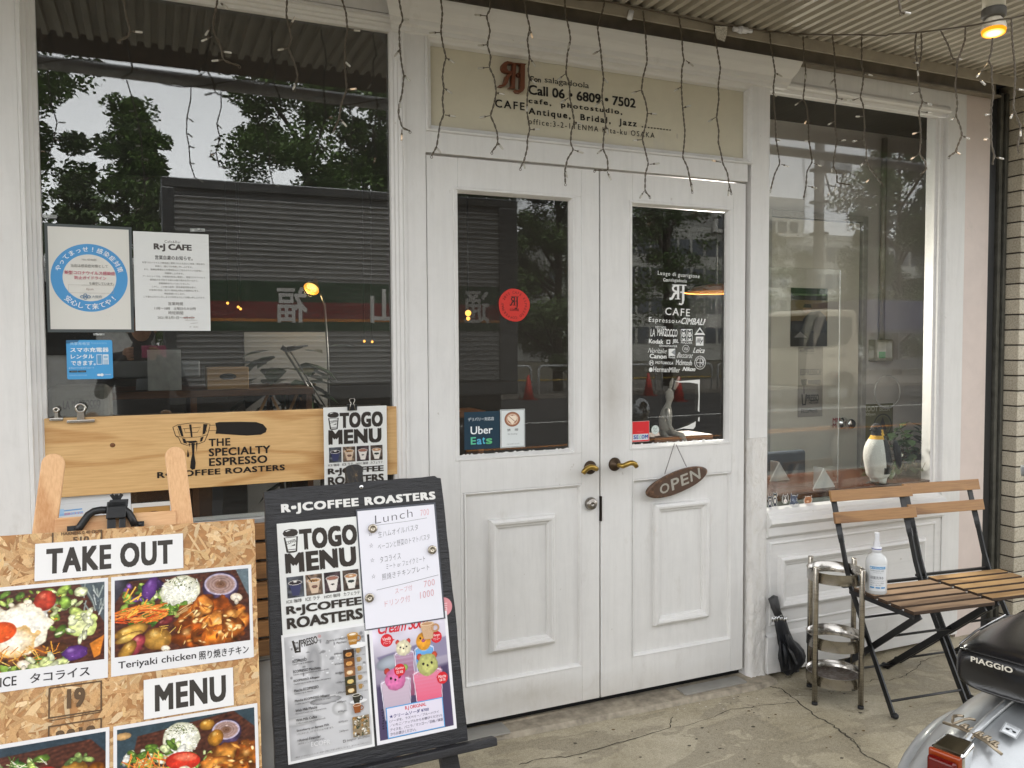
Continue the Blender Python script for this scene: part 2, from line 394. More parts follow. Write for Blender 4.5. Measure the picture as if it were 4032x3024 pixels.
# ------------------------------------------------------------------ ground, road
def m_concrete():
    k = N('stained_concrete'); v = k.coord(); a = k.noise(v, 1.7, 6, 0.62, 0.7); b = k.noise(v, 9, 8, 0.72); c = k.noise(v, 70, 4, 0.75); d = k.noise(k.coord(scale=(1,1.6,1), rot=(0,0,0.9)), 2.6, 5, 0.6, 1.4)
    e = k.noise(v, 230, 2, 0.6)
    c1 = k.ramp(a, [(0.28,'#70674f'),(0.42,'#958a6e'),(0.52,'#b8ae96'),(0.62,'#cac1ab'),(0.75,'#8f856b')])
    c2 = k.mix(0.40, c1, k.ramp(b, [(0.3,'#696049'),(0.5,'#a4997d'),(0.72,'#cdc4ae')]))
    c3 = k.mix(k.ramp(d, [(0.49,(0,0,0)),(0.525,(0.65,0.65,0.65)),(0.8,(0.45,0.45,0.45))]), c2, '#695f4b')
    c4 = k.mix(0.30, c3, k.ramp(c, [(0.3,'#625843'),(0.55,'#b8ae96'),(0.8,'#ddd4bd')]))
    c5 = k.mix(0.25, c4, k.ramp(e, [(0.35,'#575042'),(0.65,'#cfc7b2')]))
    k.set(c5, k_rough := 0.62); k.bump(c, 0.45, 0.004)
    rr = k.ramp(d, [(0.45,(0.62,)*3),(0.62,(0.42,)*3)]); k.l(rr, k.b.inputs['Roughness']); return k.m
CONC = m_concrete()
CONC_STEP = flat('doorstep_concrete', '#958c7c', 0.8, 0, 0.35, 26, 0.7)
ASPH = flat('asphalt', '#2c2c2d', 0.9, 0, 0.25, 40, 0.4)
KERB = flat('kerb_stone', '#8d8a84', 0.85, 0, 0.15, 12)
mb = MB(); nx, ny = 2, 2
mb.box(-12, 16, -4.2, 0.12, -0.4, 0.0)
pav = struct(mb.build('pavement', CONC)); pav['label'] = 'stained tan concrete pavement with cracks in front of the shop'
def jag(a, b, n, amp):
    a, b = np.array(a[:2], float), np.array(b[:2], float); d = b-a; nn = np.array([-d[1],d[0]])/max(1e-9,np.linalg.norm(d))
    return [tuple(a+d*t/n+(nn*random.uniform(-amp,amp) if 0 < t < n else 0)) for t in range(n+1)]
def crack(pts, w, parent):
    P = []
    for a, b in zip(pts[:-1], pts[1:]): P += jag(a,b,6,0.006)[:-1]
    P.append(tuple(pts[-1][:2])); mbx = MB(); vs = []
    for i, p in enumerate(P):
        d = np.array(P[min(i+1,len(P)-1)])-np.array(P[max(i-1,0)]); nn = np.array([-d[1],d[0]])/max(1e-9,np.linalg.norm(d))*w*random.uniform(0.25,0.75)
        vs += [(p[0]+nn[0],p[1]+nn[1],0.0012),(p[0]-nn[0],p[1]-nn[1],0.0012)]
    mbx.add(vs, [(2*i,2*i+1,2*i+3,2*i+2) for i in range(len(P)-1)]); return struct(mbx.build('crack', CRACK, parent))
CRACK = flat('crack_dirt', '#453f35', 0.95)
g9 = lambda *q: [GD(9,x,y) for x, y in q]
crack(g9((560,1130),(640,1145),(745,1225),(870,1330),(960,1375),(1050,1440),(1120,1500),(1180,1575),(1330,1650),(1420,1720)), 0.0050, pav)
crack(g9((0,1390),(150,1345),(300,1285),(420,1270),(560,1250),(735,1232)), 0.0028, pav)
crack(g9((1180,1105),(1260,1085),(1340,1092),(1450,1060),(1510,1020),(1540,970),(1640,940),(1760,930)), 0.0028, pav)
crack(g9((1040,1430),(1100,1470),(1150,1525)), 0.0028, pav)
crack([GD(8,x,y) for x, y in ((1150,1640),(1290,1600),(1480,1585),(1690,1530),(1900,1470),(2130,1400),(2150,1330))], 0.0036, pav)
# chips of fallen paint and dark gum spots on the concrete
mb = MB()
for i in range(170):
    p = GD(9, random.uniform(-400,1000), random.uniform(1040,1290)) if i < 110 else GD(9, random.uniform(-900,1500), random.uniform(1150,1640))
    r = random.uniform(0.0015,0.006) if i < 110 else random.uniform(0.003,0.011); n = 6; z = 0.0016
    pts = [(p[0]+r*random.uniform(.5,1)*math.cos(2*PI*j/n), p[1]+r*random.uniform(.4,.8)*math.sin(2*PI*j/n), z) for j in range(n)]
    mb.add(pts, [tuple(range(n))], None, 0 if i < 60 else (1 if i < 150 else 2))
o = mb.build('paint_chip', [flat('paint_chip_white','#cfcac0',0.7), flat('gum_spot','#5f584c',0.8), flat('dry_leaf_bit','#6b5532',0.8)], pav); struct(o)
struct(MB.build((lambda m: (m.box(-12,16,-4.36,-4.2,-0.4,0.004), m)[1])(MB()), 'kerb', KERB, bevel=0.015))
mb = MB(); mb.box(-60, 90, -19.0, -4.36, -0.5, -0.12); road = struct(mb.build('road', ASPH))
mb = MB()
for y, c in ((-12.1,0),(-8.5,1)):
    mb.box(-40,80,y-0.07,y+0.07,-0.12,-0.116, c)
struct(mb.build('road_marking', [flat('white_line','#c9c9c5',0.7), flat('orange_line','#c07a35',0.7)], road))
mb = MB(); mb.box(-60, 90, -26.0, -19.0, -0.5, 0.0); struct(mb.build('far_pavement', flat('far_paving','#6f6a62',0.9,0,0.2,3)))
mb = MB(); mb.box(-160, 200, -160, -26, -0.6, -0.02); struct(mb.build('park_ground', flat('park_soil','#4a4636',0.95,0,0.3,0.5)))

# ------------------------------------------------------------------ the cafe building
bld = thing('cafe_building', 'white painted cafe shopfront with double door, two show windows and dark upper storey', 'building')
XL0, XL1, XD0, XD1, XR0, XR1, XF = -1.829, -0.793, -0.675, 0.680, 0.795, 1.785, 1.95
ZD, ZT = 0.0562, 2.0615
mb = MB()
mb.box(-3.4, -1.875, 0, 0.12, 0, 2.60)                       # pier left of the big window
mb.box(-0.757, XD0-0.004, 0, 0.12, 0.02, 2.60)               # pier between window and door
mb.box(-1.875, -0.757, 0.0, 0.12, 2.507, 2.60)               # head over the window
mb.box(-1.875, -0.757, 0.014, 0.12, 0, 0.86)                 # panel below the window
mb.box(XD0-0.004, XD1+0.004, 0.0, 0.12, ZT+0.004, 2.135)     # rail over the door
mb.box(XD0-0.004, XD1+0.034, 0.004, 0.12, 2.46, 2.60)
mb.box(0.712, XD1+0.034, 0.004, 0.12, 2.135, 2.46)
mb.box(XD1+0.034, XF, 0.002, 0.12, 2.49, 2.60)                 # head over the right window
mb.box(1.835, XF, 0.0, 0.12, 0.02, 2.49)
mb.box(XD1+0.022, XR0, 0.0, 0.115, 1.02, 2.489)
mb.build('wall', WHITE, bld, bevel=0.004)
mb = MB(); mb.box(-1.874, -0.758, 0.0, 0.013, 0.0, 0.40); mb.box(-1.874, -0.758, 0.0, 0.013, 0.408, 0.445); mb.box(-1.874,-0.758,0.0,0.013,0.453,0.86)
mb.build('lower_panel', flat('grey_painted_boards','#8f8f8d',0.6,0,0.14,7,0.2), bld, bevel=0.002)
# knobbly old paint of the pier right of the door
mb = MB(); nz = 46
for i in range(nz+1):
    z = 0.02+i*(1.02-0.02)/nz
    for j in range(10):
        x = XD1+0.022+(XR0-XD1-0.022)*j/9; edge = 0.0 if j in (0,9) else 1.0
        mb.v.append((x, (0.018 if j == 0 else 0.0)-0.010*edge*(0.4+random.random())*min(1,max(0.15,(0.75-z)/0.35)), z))
for i in range(nz):
    for j in range(9): q = i*10+j; mb.f.append((q,q+1,q+11,q+10)); mb.c.append(None); mb.mi.append(0); mb.sm.append(True)
mb.box(XD1+0.0225, XR0-0.0005, 0.019, 0.115, 0.02, 1.0195)
mb.build('pilaster', FLAKY, bld)
# cornice over the door
mb = MB(); prof = [(0.003,2.452),(-0.010,2.456),(-0.012,2.470),(-0.022,2.476),(-0.026,2.492),(-0.044,2.512),(-0.050,2.520),(-0.062,2.546),(-0.064,2.554),(0.0,2.556)]
k = len(prof); x0, x1 = -0.790, 0.868
vs = [(x0-p[0]*-0.6+(-0.0), p[0], p[1]) for p in prof]+[(x1-p[0]*0.6, p[0], p[1]) for p in prof]
mb.add(vs, [(i,i+1,k+i+1,k+i) for i in range(k-1)]+[tuple(range(k)), tuple(reversed(range(k,2*k)))])
mb.build('cornice', WHITE_H, bld)
# sign panel over the door
sp = MB(); sp.box(-0.668, 0.690, 0.030, 0.10, 2.135, 2.46); sign = sp.build('sign_panel', CREAM, bld)
mb = MB(); mb.mold(-0.679, 0.712, 2.1351, 2.462, [(0,0.003),(0.004,-0.004),(0.010,-0.004),(0.016,0.006),(0.024,0.010),(0.030,0.028)])
mb.build('sign_moulding', WHITE_H, sign)
# --- windows
def window(x0, x1, z0, z1, w, parent, steps, glass=GLASS, sill=None):
    m = MB(); m.box(x0-0.004, x1+0.004, 0.050, 0.056, z0-0.004, z1+0.004)
    win = m.build('window', glass, parent)
    m = MB(); m.mold(x0-w, x1+w, z0-w, z1+w, [(0,0.0015)]+[(w*a, y) for a, y in steps]+[(w,0.049)])
    m.build('frame', WHITE, win); return win
ST = [(0.06,-0.006),(0.25,-0.006),(0.30,0.004),(0.5,0.008),(0.55,0.016),(0.72,0.020),(0.78,0.028),(0.97,0.032),(1.0,0.040)]
win1 = window(XL0, XL1, 0.86, 2.459, 0.046, bld, ST)
m = MB(); m.box(XR0-0.002, XR1+0.004, 0.030, 0.036, 0.716, 2.442); win2 = m.build('window', GLASS_R, bld)
m = MB()
m.mold(XR0-0.0005-0.11, 1.905, 0.585, 2.556, [(0.11,-0.001),(0.113,-0.008)])if False else None
def strip(m, x0, x1, z0, z1, prof, axis):   # straight moulding, prof = [(offset, y)]
    vs = []
    for d, y in prof:
        vs += ([(x0+d,y,z0),(x0+d,y,z1)] if axis == 'v' else [(x0,y,z0+d),(x1,y,z0+d)])
    m.add(vs, [(2*i,2*i+1,2*i+3,2*i+2) for i in range(len(prof)-1)])
pr = [(0,0.030),(0.012,0.024),(0.016,0.012),(0.040,0.008),(0.045,-0.004),(0.055,-0.012),(0.075,-0.012),(0.082,-0.003),(0.10,0.0015)]
strip(m, XR1, 0, 0.70, 2.44, [(d*0.55,y) for d, y in pr], 'v'); strip(m, XR0, XR1+0.055, 2.438, 0, [(d*0.55,y) for d, y in pr], 'h')
m.build('frame', WHITE_H, win2)
m = MB(); vs = [(0.030,0.719),(0.004,0.712),(-0.010,0.700),(-0.012,0.690),(-0.028,0.676),(-0.032,0.660),(-0.020,0.648),(-0.012,0.640),(-0.012,0.606),(-0.006,0.597),(0.004,0.594)]
m.add([(XR0,y,z) for y, z in vs]+[(1.835,y,z) for y, z in vs], [(i,len(vs)+i,len(vs)+i+1,i+1) for i in range(len(vs)-1)]+[tuple(range(len(vs))), tuple(reversed(range(len(vs),2*len(vs))))])
m.build('sill', WHITE_H, win2)
# --- panelled base under the right window
m = MB(); m.box(XR0, 1.835, 0.006, 0.11, 0.185, 0.597); m.box(XR0, 1.835, -0.012, 0.11, 0.02, 0.175); 
m.add([(XR0,-0.012,0.175),(1.835,-0.012,0.175),(1.835,0.006,0.187),(XR0,0.006,0.187)], [(0,1,2,3)])
m.mold(0.86, 1.725, 0.285, 0.512, [(0,0.007),(0.004,-0.010),(0.016,-0.016),(0.026,-0.010),(0.032,-0.003),(0.040,0.0),(0.046,0.0075)])
m.mold(0.815, 1.80, 0.215, 0.575, [(0,0.0072),(0.004,0.001),(0.010,0.001),(0.014,0.0072)])
m.build('base_panel', WHITE_H, bld, bevel=0.0015)
# --- doors
def door(x0, x1, gx0, gx1, px0, px1, rx0, rx1, hinge):
    z0, z1 = ZD, ZT-0.004; y0, y1 = 0.006, 0.046
    m = MB(); gz0, gz1, pz0, pz1 = 1.020, 1.940, 0.190, 0.888
    m.box(x0, min(gx0,px0)-0.0, y0, y1, z0, z1); m.box(max(gx1,px1), x1, y0, y1, z0, z1)
    a, b = min(gx0,px0), max(gx1,px1)
    m.box(a, b, y0, y1, gz1+0.016, z1); m.box(a, b, y0, y1, pz1, gz0-0.016); m.box(a, b, y0, y1, z0, pz0)
    m.box(a, gx0-0.016, y0, y1, gz0-0.016, gz1+0.016) if gx0-0.016-a > 0.002 else None
    m.box(gx1+0.016, b, y0, y1, gz0-0.016, gz1+0.016) if b-gx1-0.016 > 0.002 else None
    if px0-a > 0.002: m.box(a, px0, y0, y1, pz0, pz1)
    if b-px1 > 0.002: m.box(px1, b, y0, y1, pz0, pz1)
    d = m.build('door', WHITE_D, bld, bevel=0.002)
    m = MB(); m.box(px0-0.004, px1+0.004, y0+0.012, y1-0.004, pz0-0.004, pz1+0.004)
    m.mold(px0, px1, pz0, pz1, [(0,y0-0.001),(0.003,y0-0.003),(0.008,y0+0.001),(0.012,y0+0.0125)])
    m.build('panel', WHITE_D, d)
    m = MB(); m.mold(rx0, rx1, 0.298, 0.784, [(0,y0+0.0118),(0.003,y0-0.004),(0.012,y0-0.010),(0.020,y0-0.008),(0.026,y0+0.002),(0.033,y0+0.004),(0.036,y0+0.0115)])
    m.build('panel_moulding', WHITE, d)
    m = MB(); m.mold(gx0-0.0165, gx1+0.0165, gz0-0.0165, gz1+0.0165, [(0,y0+0.0006),(0.002,y0-0.004),(0.008,y0-0.004),(0.0165,y0+0.012),(0.0170,0.030)])
    m.build('glazing_bead', WHITE, d)
    m = MB(); m.box(gx0-0.003, gx1+0.003, 0.026, 0.032, gz0-0.003, gz1+0.003); m.build('pane', GLASS_DOOR, d)
    # ragged paint along the bottom edge of the glass
    m = MB(); n = 60; vs = []
    for i in range(n+1):
        x = gx0+(gx1-gx0)*i/n; vs += [(x,0.0245,gz0-0.004),(x,0.0245,gz0+0.001+0.010*max(0,random.random()-0.45)*(1 if i % 9 else 0))]
    m.add(vs, [(2*i,2*i+2,2*i+3,2*i+1) for i in range(n)])
    nv = 90; vs = []
    for i in range(nv+1):
        z = gz0+(gz1-gz0)*i/nv; w = 0.001+0.004*max(0,random.random()-0.4); vs += [(gx1+0.003,0.0243,z),(gx1-w,0.0243,z)]
    m.add(vs, [(2*i,2*i+1,2*i+3,2*i+2) for i in range(nv)]); m.build('paint_smear', flat('smeared_white_paint','#d5d4d1',0.5), d)
    return d
doorL = door(XD0, -0.002, -0.563, -0.121, -0.549, -0.078, -0.453, -0.188, -1)
doorR = door(0.004, XD1, 0.146, 0.592, 0.143, 0.618, 0.243, 0.509, 1)
m = MB(); m.box(XD0-0.003, XD1+0.021, 0.05, 0.11, 0.03, ZT); m.box(-0.0015,0.0035,0.047,0.05,0.05,ZT) if False else None
def handle(cx, cz, pts, parent):
    m = MB(); m.lathe([(0.0,0),(0.026,0),(0.026,0.004),(0.022,0.010),(0.012,0.012),(0.010,0.030)], (cx,0.006,cz), 20, 0, Matrix.Rotation(R(90),4,'X'))
    h = m.build('handle', BRONZE, parent)
    m = MB(); m.tube([(cx,-0.014,cz),(cx,-0.030,cz)]+[(cx+p[0],-0.046+0.004*abs(p[0])/0.06,cz+p[1]) for p in pts], [0.008,0.0085]+[0.0100]*(len(pts)-1)+[0.0085], 12)
    m.build('lever', BRASS, h); return h
pc = AT(5,1610,1365,-0.0); handle(pc[0]+0.004, pc[2]-0.004, [(-0.002,0.002),(-0.012,0.008),(-0.026,0.010),(-0.040,0.005),(-0.050,-0.004),(-0.056,-0.013)], doorL)
pc = AT(5,1775,1350,0.0); handle(pc[0], pc[2], [(0.006,-0.001),(0.020,0.003),(0.036,0.008),(0.050,0.008),(0.062,0.002),(0.070,-0.009)], doorR)
pc = AT(5,1618,1605,0.0); m = MB(); m.lathe([(0.0,0.001),(0.024,0.001),(0.025,0.006),(0.021,0.016),(0.019,0.018),(0.012,0.019),(0.011,0.021),(0.004,0.021),(0.0035,0.018),(0.0,0.018)], (pc[0],0.006,pc[2]), 24, 0, Matrix.Rotation(R(90),4,'X'))
m.build('lock', flat('nickel','#8f8a84',0.25,0.95), doorL)
m = MB(); m.box(0.0005, 0.0055, -0.001, 0.012, 0.74, 0.835); m.build('latch_plate', flat('dark_latch','#2c241e',0.5,0.5), doorR)
# near-black threshold paints in the dark gap under the leaves; behind lies the room
m = MB(); m.box(XD0-0.003, XD1+0.02, 0.055, 0.12, 0.0, 0.05); m.build('threshold', DARK, bld)
# --- doorstep
m = MB()
a = [(-1.2,0.02),(-0.36,-0.055),(0.37,-0.075),(0.70,-0.085),(0.80,-0.07)]
vs = [(x,y,0.0005) for x, y in a]+[(x,y+0.012,0.018) for x, y in a]+[(x,0.05,0.022) for x, y in a]; q = len(a)
m.add(vs, [(i,i+1,q+i+1,q+i) for i in range(q-1)]+[(q+i,q+i+1,2*q+i+1,2*q+i) for i in range(q-1)]+[(q-1,2*q-1,3*q-1)])
step = m.build('doorstep', CONC_STEP); struct(step)
m = MB(); m.box(0.36, 0.66, -0.045, 0.02, 0.020, 0.026); m.box(-0.62, -0.40, -0.05, 0.03, 0.020, 0.027); o = m.build('metal_plate', flat('dull_plate','#9d9b95',0.55,0.2,0.12,10), step); struct(o)
# --- pink plaster strip and the dark service slot beside the pillar
m = MB(); m.box(XF+0.002, 2.128, 0.012, 0.12, 0, 2.60); m.build('plaster_strip', PINK, bld)
m = MB(); m.box(2.128, 2.30, 0.09, 0.12, 0, 2.64); m.build('service_slot', DARK, bld)
# --- upper storey that overhangs the pavement, brick lintel
def m_brick(name, c1, c2, mortar, bw, bh):
    k = N(name); b = k.n('ShaderNodeTexBrick'); k.l(k.coord(rot=(R(90),0,0)), b.inputs[0])
    b.inputs['Color1'].default_value = hexa(c1); b.inputs['Color2'].default_value = hexa(c2); b.inputs['Mortar'].default_value = hexa(mortar)
    b.inputs['Scale'].default_value = 1.0; b.inputs['Brick Width'].default_value = bw; b.inputs['Row Height'].default_value = bh; b.inputs['Mortar Size'].default_value = 0.006
    k.set(b.outputs[0], 0.8); return k.m
LINT = m_brick('brown_brick_lintel', '#54402e', '#463425', '#2e241b', 0.21, 0.065)
m = MB(); m.box(-6, 7, -1.2, -0.92, 2.65, 9.0); m.box(-6, 7, -0.919, 5.0, 2.70, 9.0); m.build('upper_storey', LINT, bld)
# --- room inside
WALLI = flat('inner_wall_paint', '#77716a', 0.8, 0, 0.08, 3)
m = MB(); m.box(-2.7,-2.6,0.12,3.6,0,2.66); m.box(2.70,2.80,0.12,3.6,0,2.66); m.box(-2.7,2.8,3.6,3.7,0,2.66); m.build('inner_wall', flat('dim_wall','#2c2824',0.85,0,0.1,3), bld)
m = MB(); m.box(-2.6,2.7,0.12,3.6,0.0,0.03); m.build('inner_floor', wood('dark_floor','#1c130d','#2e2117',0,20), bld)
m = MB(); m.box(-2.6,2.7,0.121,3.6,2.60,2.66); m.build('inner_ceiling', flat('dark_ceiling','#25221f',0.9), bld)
m = MB(); m.box(1.46,2.70,0.80,0.86,0.03,2.60); part = m.build('partition_wall', flat('grey_plaster','#dbd5cf',0.7,0,0.07,4), bld)

# ------------------------------------------------------------------ canopy over the pavement
can = thing('canopy', 'grey corrugated metal soffit and steel edge beam above the shopfront', 'canopy')
m = MB(); p = 0.052; n = int(10.5/p); vs = []
for i in range(n):
    x = -5+i*p
    for dx, z in ((0,2.652),(p*0.40,2.652),(p*0.5,2.632),(p*0.90,2.632)): vs += [(x+dx,-0.918,z),(x+dx,-0.02,z)]
m.add(vs, [(2*i,2*i+2,2*i+3,2*i+1) for i in range(4*n-1)])
SOFF = flat('soffit_paint', '#b2aca0', 0.5, 0.0, 0.10, 5)
m.build('corrugated_sheet', SOFF, can)
BEAM = flat('beam_paint', '#857d70', 0.55, 0.2, 0.2, 12, 0.1)
m = MB(); m.box(-5,2.70,-0.100,-0.092,2.588,2.636); m.box(-5,2.70,-0.0915,-0.012,2.628,2.635); m.build('edge_angle', flat('upper_angle_paint','#a39b8c',0.55,0.2,0.15,12), can, bevel=0.002)
m = MB(); m.box(-5,2.128,-0.011,-0.003,2.557,2.634); m.box(-5,2.128,-0.040,-0.0115,2.557,2.566); m.build('beam', BEAM, can)
m = MB()
m.tube([(-5,-1.30,2.66),(3.4,-1.30,2.60)], 0.030, 14)
m.build('rain_pipe', flat('pipe_grey','#b4b4b5',0.4,0.3), can)

# ------------------------------------------------------------------ brick-tiled pillar and service pipes
pil = thing('tiled_pillar', 'cream brick tiled pillar with dark joints at the right end of the shopfront', 'pillar', (2.258,0,0))
m = MB(); m.box(0.006, 0.60, -0.054, 0.09, 0, 2.64); m.build('mortar', flat('dark_mortar','#3f3a35',0.9), pil)
m = MB(); ch = 0.0735; i = 0; z = 0.004
while z < 2.60:
    h = ch-0.007; off = 0.0 if i % 2 else 0.115; j = random.uniform(-.0006,.0006)
    first = 0.118+off*0.9
    tone = lambda: (random.uniform(.80,1.06),)*3
    m.box(0.0+j, first, -0.060+j, 0.07, z, z+h, col=tone())
    x = first+0.007
    while x < 0.59:
        m.box(x, min(0.6,x+0.222), -0.060+random.uniform(-.0006,.0006), -0.0545, z, z+h, col=tone()); x += 0.229
    z += ch; i += 1
k = N('cream_tile'); f = k.noise(k.coord(), 140, 3, 0.7); f2 = k.noise(k.coord(), 6, 4)
at = k.n('ShaderNodeAttribute', attribute_name='Col'); k.set(k.mix(1.0, k.mix(0.3, k.ramp(f, [(0.35,'#9a917f'),(0.5,'#c2b9a6'),(0.7,'#d6cfbf')]), k.ramp(f2, [(0.3,'#8d8574'),(0.7,'#cbc3b2')])), at.outputs['Color'], 'MULTIPLY'), 0.5)
m.build('tile', k.m, pil, bevel=0.0025)
sp_ = thing('service_pipe', 'dark metal channel and grey conduit standing in the slot beside the tiled pillar', 'pipe', (2.17,0.03,0))
m = MB(); m.box(-0.036,0.010,-0.012,0.05,0,2.62); m.build('channel', BLACK, sp_, bevel=0.002)
m = MB(); m.box(0.026,0.046,-0.020,0.02,0,2.60); m.box(0.062,0.080,-0.024,0.03,0,2.60); m.build('conduit', flat('weathered_rail','#57564f',0.6,0.3,0.3,20), sp_, bevel=0.002)
# ------------------------------------------------------------------ printed sheets
INK = '#38332f'
def T_(s, txt, x, y, h, col=INK, bold=0.0, al='c', cond=1.0, spacing=1.0, shear=0.0, rot=0.0):
    """one line of words of capital height h, middle of the line at y, natural width x cond"""
    v, f = glyphs(txt, 0.0, spacing)
    if not len(v): return
    w = v*(h/0.73); w0, w1 = w[:,0].min()*cond, w[:,0].max()*cond
    x0 = x-(w1-w0)/2 if al == 'c' else (x if al == 'l' else x-(w1-w0))
    px = x0+w[:,0]*cond-w0+shear*w[:,1]; py = y+h/2-w[:,1]
    if rot:
        a = R(rot); dx, dy = px-x, py-y; px = x+dx*math.cos(a)+dy*math.sin(a); py = y-dx*math.sin(a)+dy*math.cos(a)
    s.tris(np.stack([px,py],1), f, col)
Sheet.t = T_
class Cv:
    """a printed photograph, painted as an array of colours"""
    def __init__(s, W, H, base, seed=1):
        s.W, s.H = W, H; s.g = np.random.default_rng(seed); s.a = np.ones((H,W,3))*np.array(s.c(base)); s.Y, s.X = np.mgrid[0:H,0:W]
        s.X = (s.X+0.5)/W; s.Y = (s.Y+0.5)/H*(H/W)
    @staticmethod
    def c(h): return tuple(int(h.lstrip('#')[i:i+2],16)/255 for i in (0,2,4)) if isinstance(h,str) else h
    def nz(s, k):
        """smooth noise about 0, k cells across"""
        ny = max(2,int(k*s.H/s.W)+2); g = s.g.normal(0,1,(ny+2,k+3)); fx = s.X*k; fy = s.Y*k
        ix, iy = fx.astype(int), np.minimum(fy.astype(int),ny); tx, ty = fx-ix, fy-iy; tx = tx*tx*(3-2*tx); ty = ty*ty*(3-2*ty)
        return (g[iy,ix]*(1-tx)+g[iy,ix+1]*tx)*(1-ty)+(g[np.minimum(iy+1,ny+1),ix]*(1-tx)+g[np.minimum(iy+1,ny+1),ix+1]*tx)*ty
    def tex(s, m, amt, k): s.a = s.a*(1+m[...,None]*amt*s.nz(k)[...,None])
    def blend(s, m, col): s.a = s.a*(1-m[...,None])+m[...,None]*np.array(s.c(col))
    def ell(s, cx, cy, rx, ry, col, ang=0, edge=None, wob=0.0, tex=0.0, tk=40, hi=None, soft=0.06, shade=0.35, hx=-0.3, hy=-0.4):
        a = R(ang); dx, dy = s.X-cx, s.Y-cy; u = (dx*math.cos(a)+dy*math.sin(a))/rx; v = (-dx*math.sin(a)+dy*math.cos(a))/ry
        r = np.sqrt(u*u+v*v)+(wob*s.nz(14)+wob*0.6*s.nz(34) if wob else 0); m = np.clip((1-r)/soft,0,1)
        c = np.ones((s.H,s.W,3))*np.array(s.c(col)); e = np.array(s.c(edge)) if edge else np.array(s.c(col))*(1-shade)
        t = np.clip(r,0,1)[...,None]**2.2; c = c*(1-t)+e*t
        if tex: c = c*(1+tex*s.nz(tk)[...,None])
        if hi is not None:
            h = np.clip(1-np.sqrt((u-hx)**2+(v-hy)**2)/0.35,0,1)[...,None]; c = c*(1-h*0.8)+np.array(s.c(hi))*h*0.8
        s.a = s.a*(1-m[...,None])+c*m[...,None]; return m
    def line(s, x0, y0, x1, y1, w, col, sh=0.25):
        dx, dy = x1-x0, y1-y0; L = math.hypot(dx,dy)+1e-9; t = np.clip(((s.X-x0)*dx+(s.Y-y0)*dy)/L/L,0,1)
        d = np.sqrt((s.X-x0-t*dx)**2+(s.Y-y0-t*dy)**2)/w; m = np.clip((1-d)/0.4,0,1)
        c = np.array(s.c(col))*(1-sh*d[...,None]); s.a = s.a*(1-m[...,None])+np.clip(c,0,1)*m[...,None]
    def poly(s, pts, col, soft=0.006):
        m = np.ones((s.H,s.W))
        for (x0,y0),(x1,y1) in zip(pts,pts[1:]+pts[:1]):
            L = math.hypot(x1-x0,y1-y0); d = ((s.X-x0)*(y1-y0)-(s.Y-y0)*(x1-x0))/L; m = np.minimum(m, np.clip(0.5-d/soft,0,1))
        s.blend(m, col); return m
    def leaves(s, x0, y0, x1, y1, n, cols, r=(0.02,0.06)):
        for _ in range(n):
            c = cols[s.g.integers(len(cols))]; R_ = s.g.uniform(*r)
            s.ell(s.g.uniform(x0,x1), s.g.uniform(y0,y1), R_, R_*s.g.uniform(0.35,0.7), c, s.g.uniform(0,180), wob=0.13, tex=0.16, tk=50, shade=0.45, hi=tuple(min(1,q*1.25+0.08) for q in s.c(c)))
    def sticks(s, x0, y0, x1, y1, n, cols, L=(0.05,0.12), w=0.006, ang=(0,180)):
        for _ in range(n):
            x, y, a, l = s.g.uniform(x0,x1), s.g.uniform(y0,y1), R(s.g.uniform(*ang)), s.g.uniform(*L)
            s.line(x-l/2*math.cos(a), y-l/2*math.sin(a), x+l/2*math.cos(a), y+l/2*math.sin(a), w*s.g.uniform(.7,1.3), cols[s.g.integers(len(cols))])
    def board(s, pts, col='#4a2a20'):
        m = s.poly(pts, col); g = np.sin(s.Y*160+s.nz(7)*3+s.X*30)*0.10; s.a = s.a*(1+(m*g)[...,None]); s.tex(m,0.12,60)
def finish(c, amt=0.45):
    """print grain and the small light and dark of real food"""
    g = 1+amt*(0.16*c.nz(60)*0.6+0.12*c.nz(95)*0.7+0.10*c.nz(28)); c.a = np.clip(c.a,0,1)*g[...,None]
    gl = np.clip(c.nz(70)-1.35,0,1)[...,None]*0.55*amt; lum = c.a.mean(2,keepdims=True); c.a = c.a+gl*((lum > .28) & (lum < .72)); c.a = np.clip(c.a*1.02+0.01,0,1); return c.a
GREENS = ['#7f9a3c','#9fb84f','#5c7a2c','#b7c96a','#86a544','#d0d99a']
def rice(c, cx, cy, rx, ry, ang=-12):
    m = c.ell(cx, cy, rx, ry, '#f0efe2', ang, edge='#b9b79d', wob=0.025, tex=0.05, tk=90, shade=0.3)
    c.sticks(cx-rx*.8, cy-ry*.8, cx+rx*.8, cy+ry*.85, 160, ['#fbfaf2','#dcd9c6','#f5f3e6'], (0.012,0.024), 0.004)
    for _ in range(60): c.ell(c.g.normal(cx,rx*.38), c.g.normal(cy-ry*.55,ry*.2), 0.005, 0.004, '#6d7a3a')
def onion(c, cx, cy, rx, ry):
    c.ell(cx, cy+ry*0.22, rx, ry*1.15, '#57486a', 12, edge='#31263c', tex=0.12); c.ell(cx, cy, rx*.9, ry*.82, '#7d6f86', 12, edge='#c3b9cc')
    for q in (0.8,0.62,0.45,0.28,0.14): c.ell(cx, cy, rx*q, ry*q*.9, '#5b3a2a', 12, edge='#b39a96' if q > 0.3 else '#8c6b58', shade=0.2)
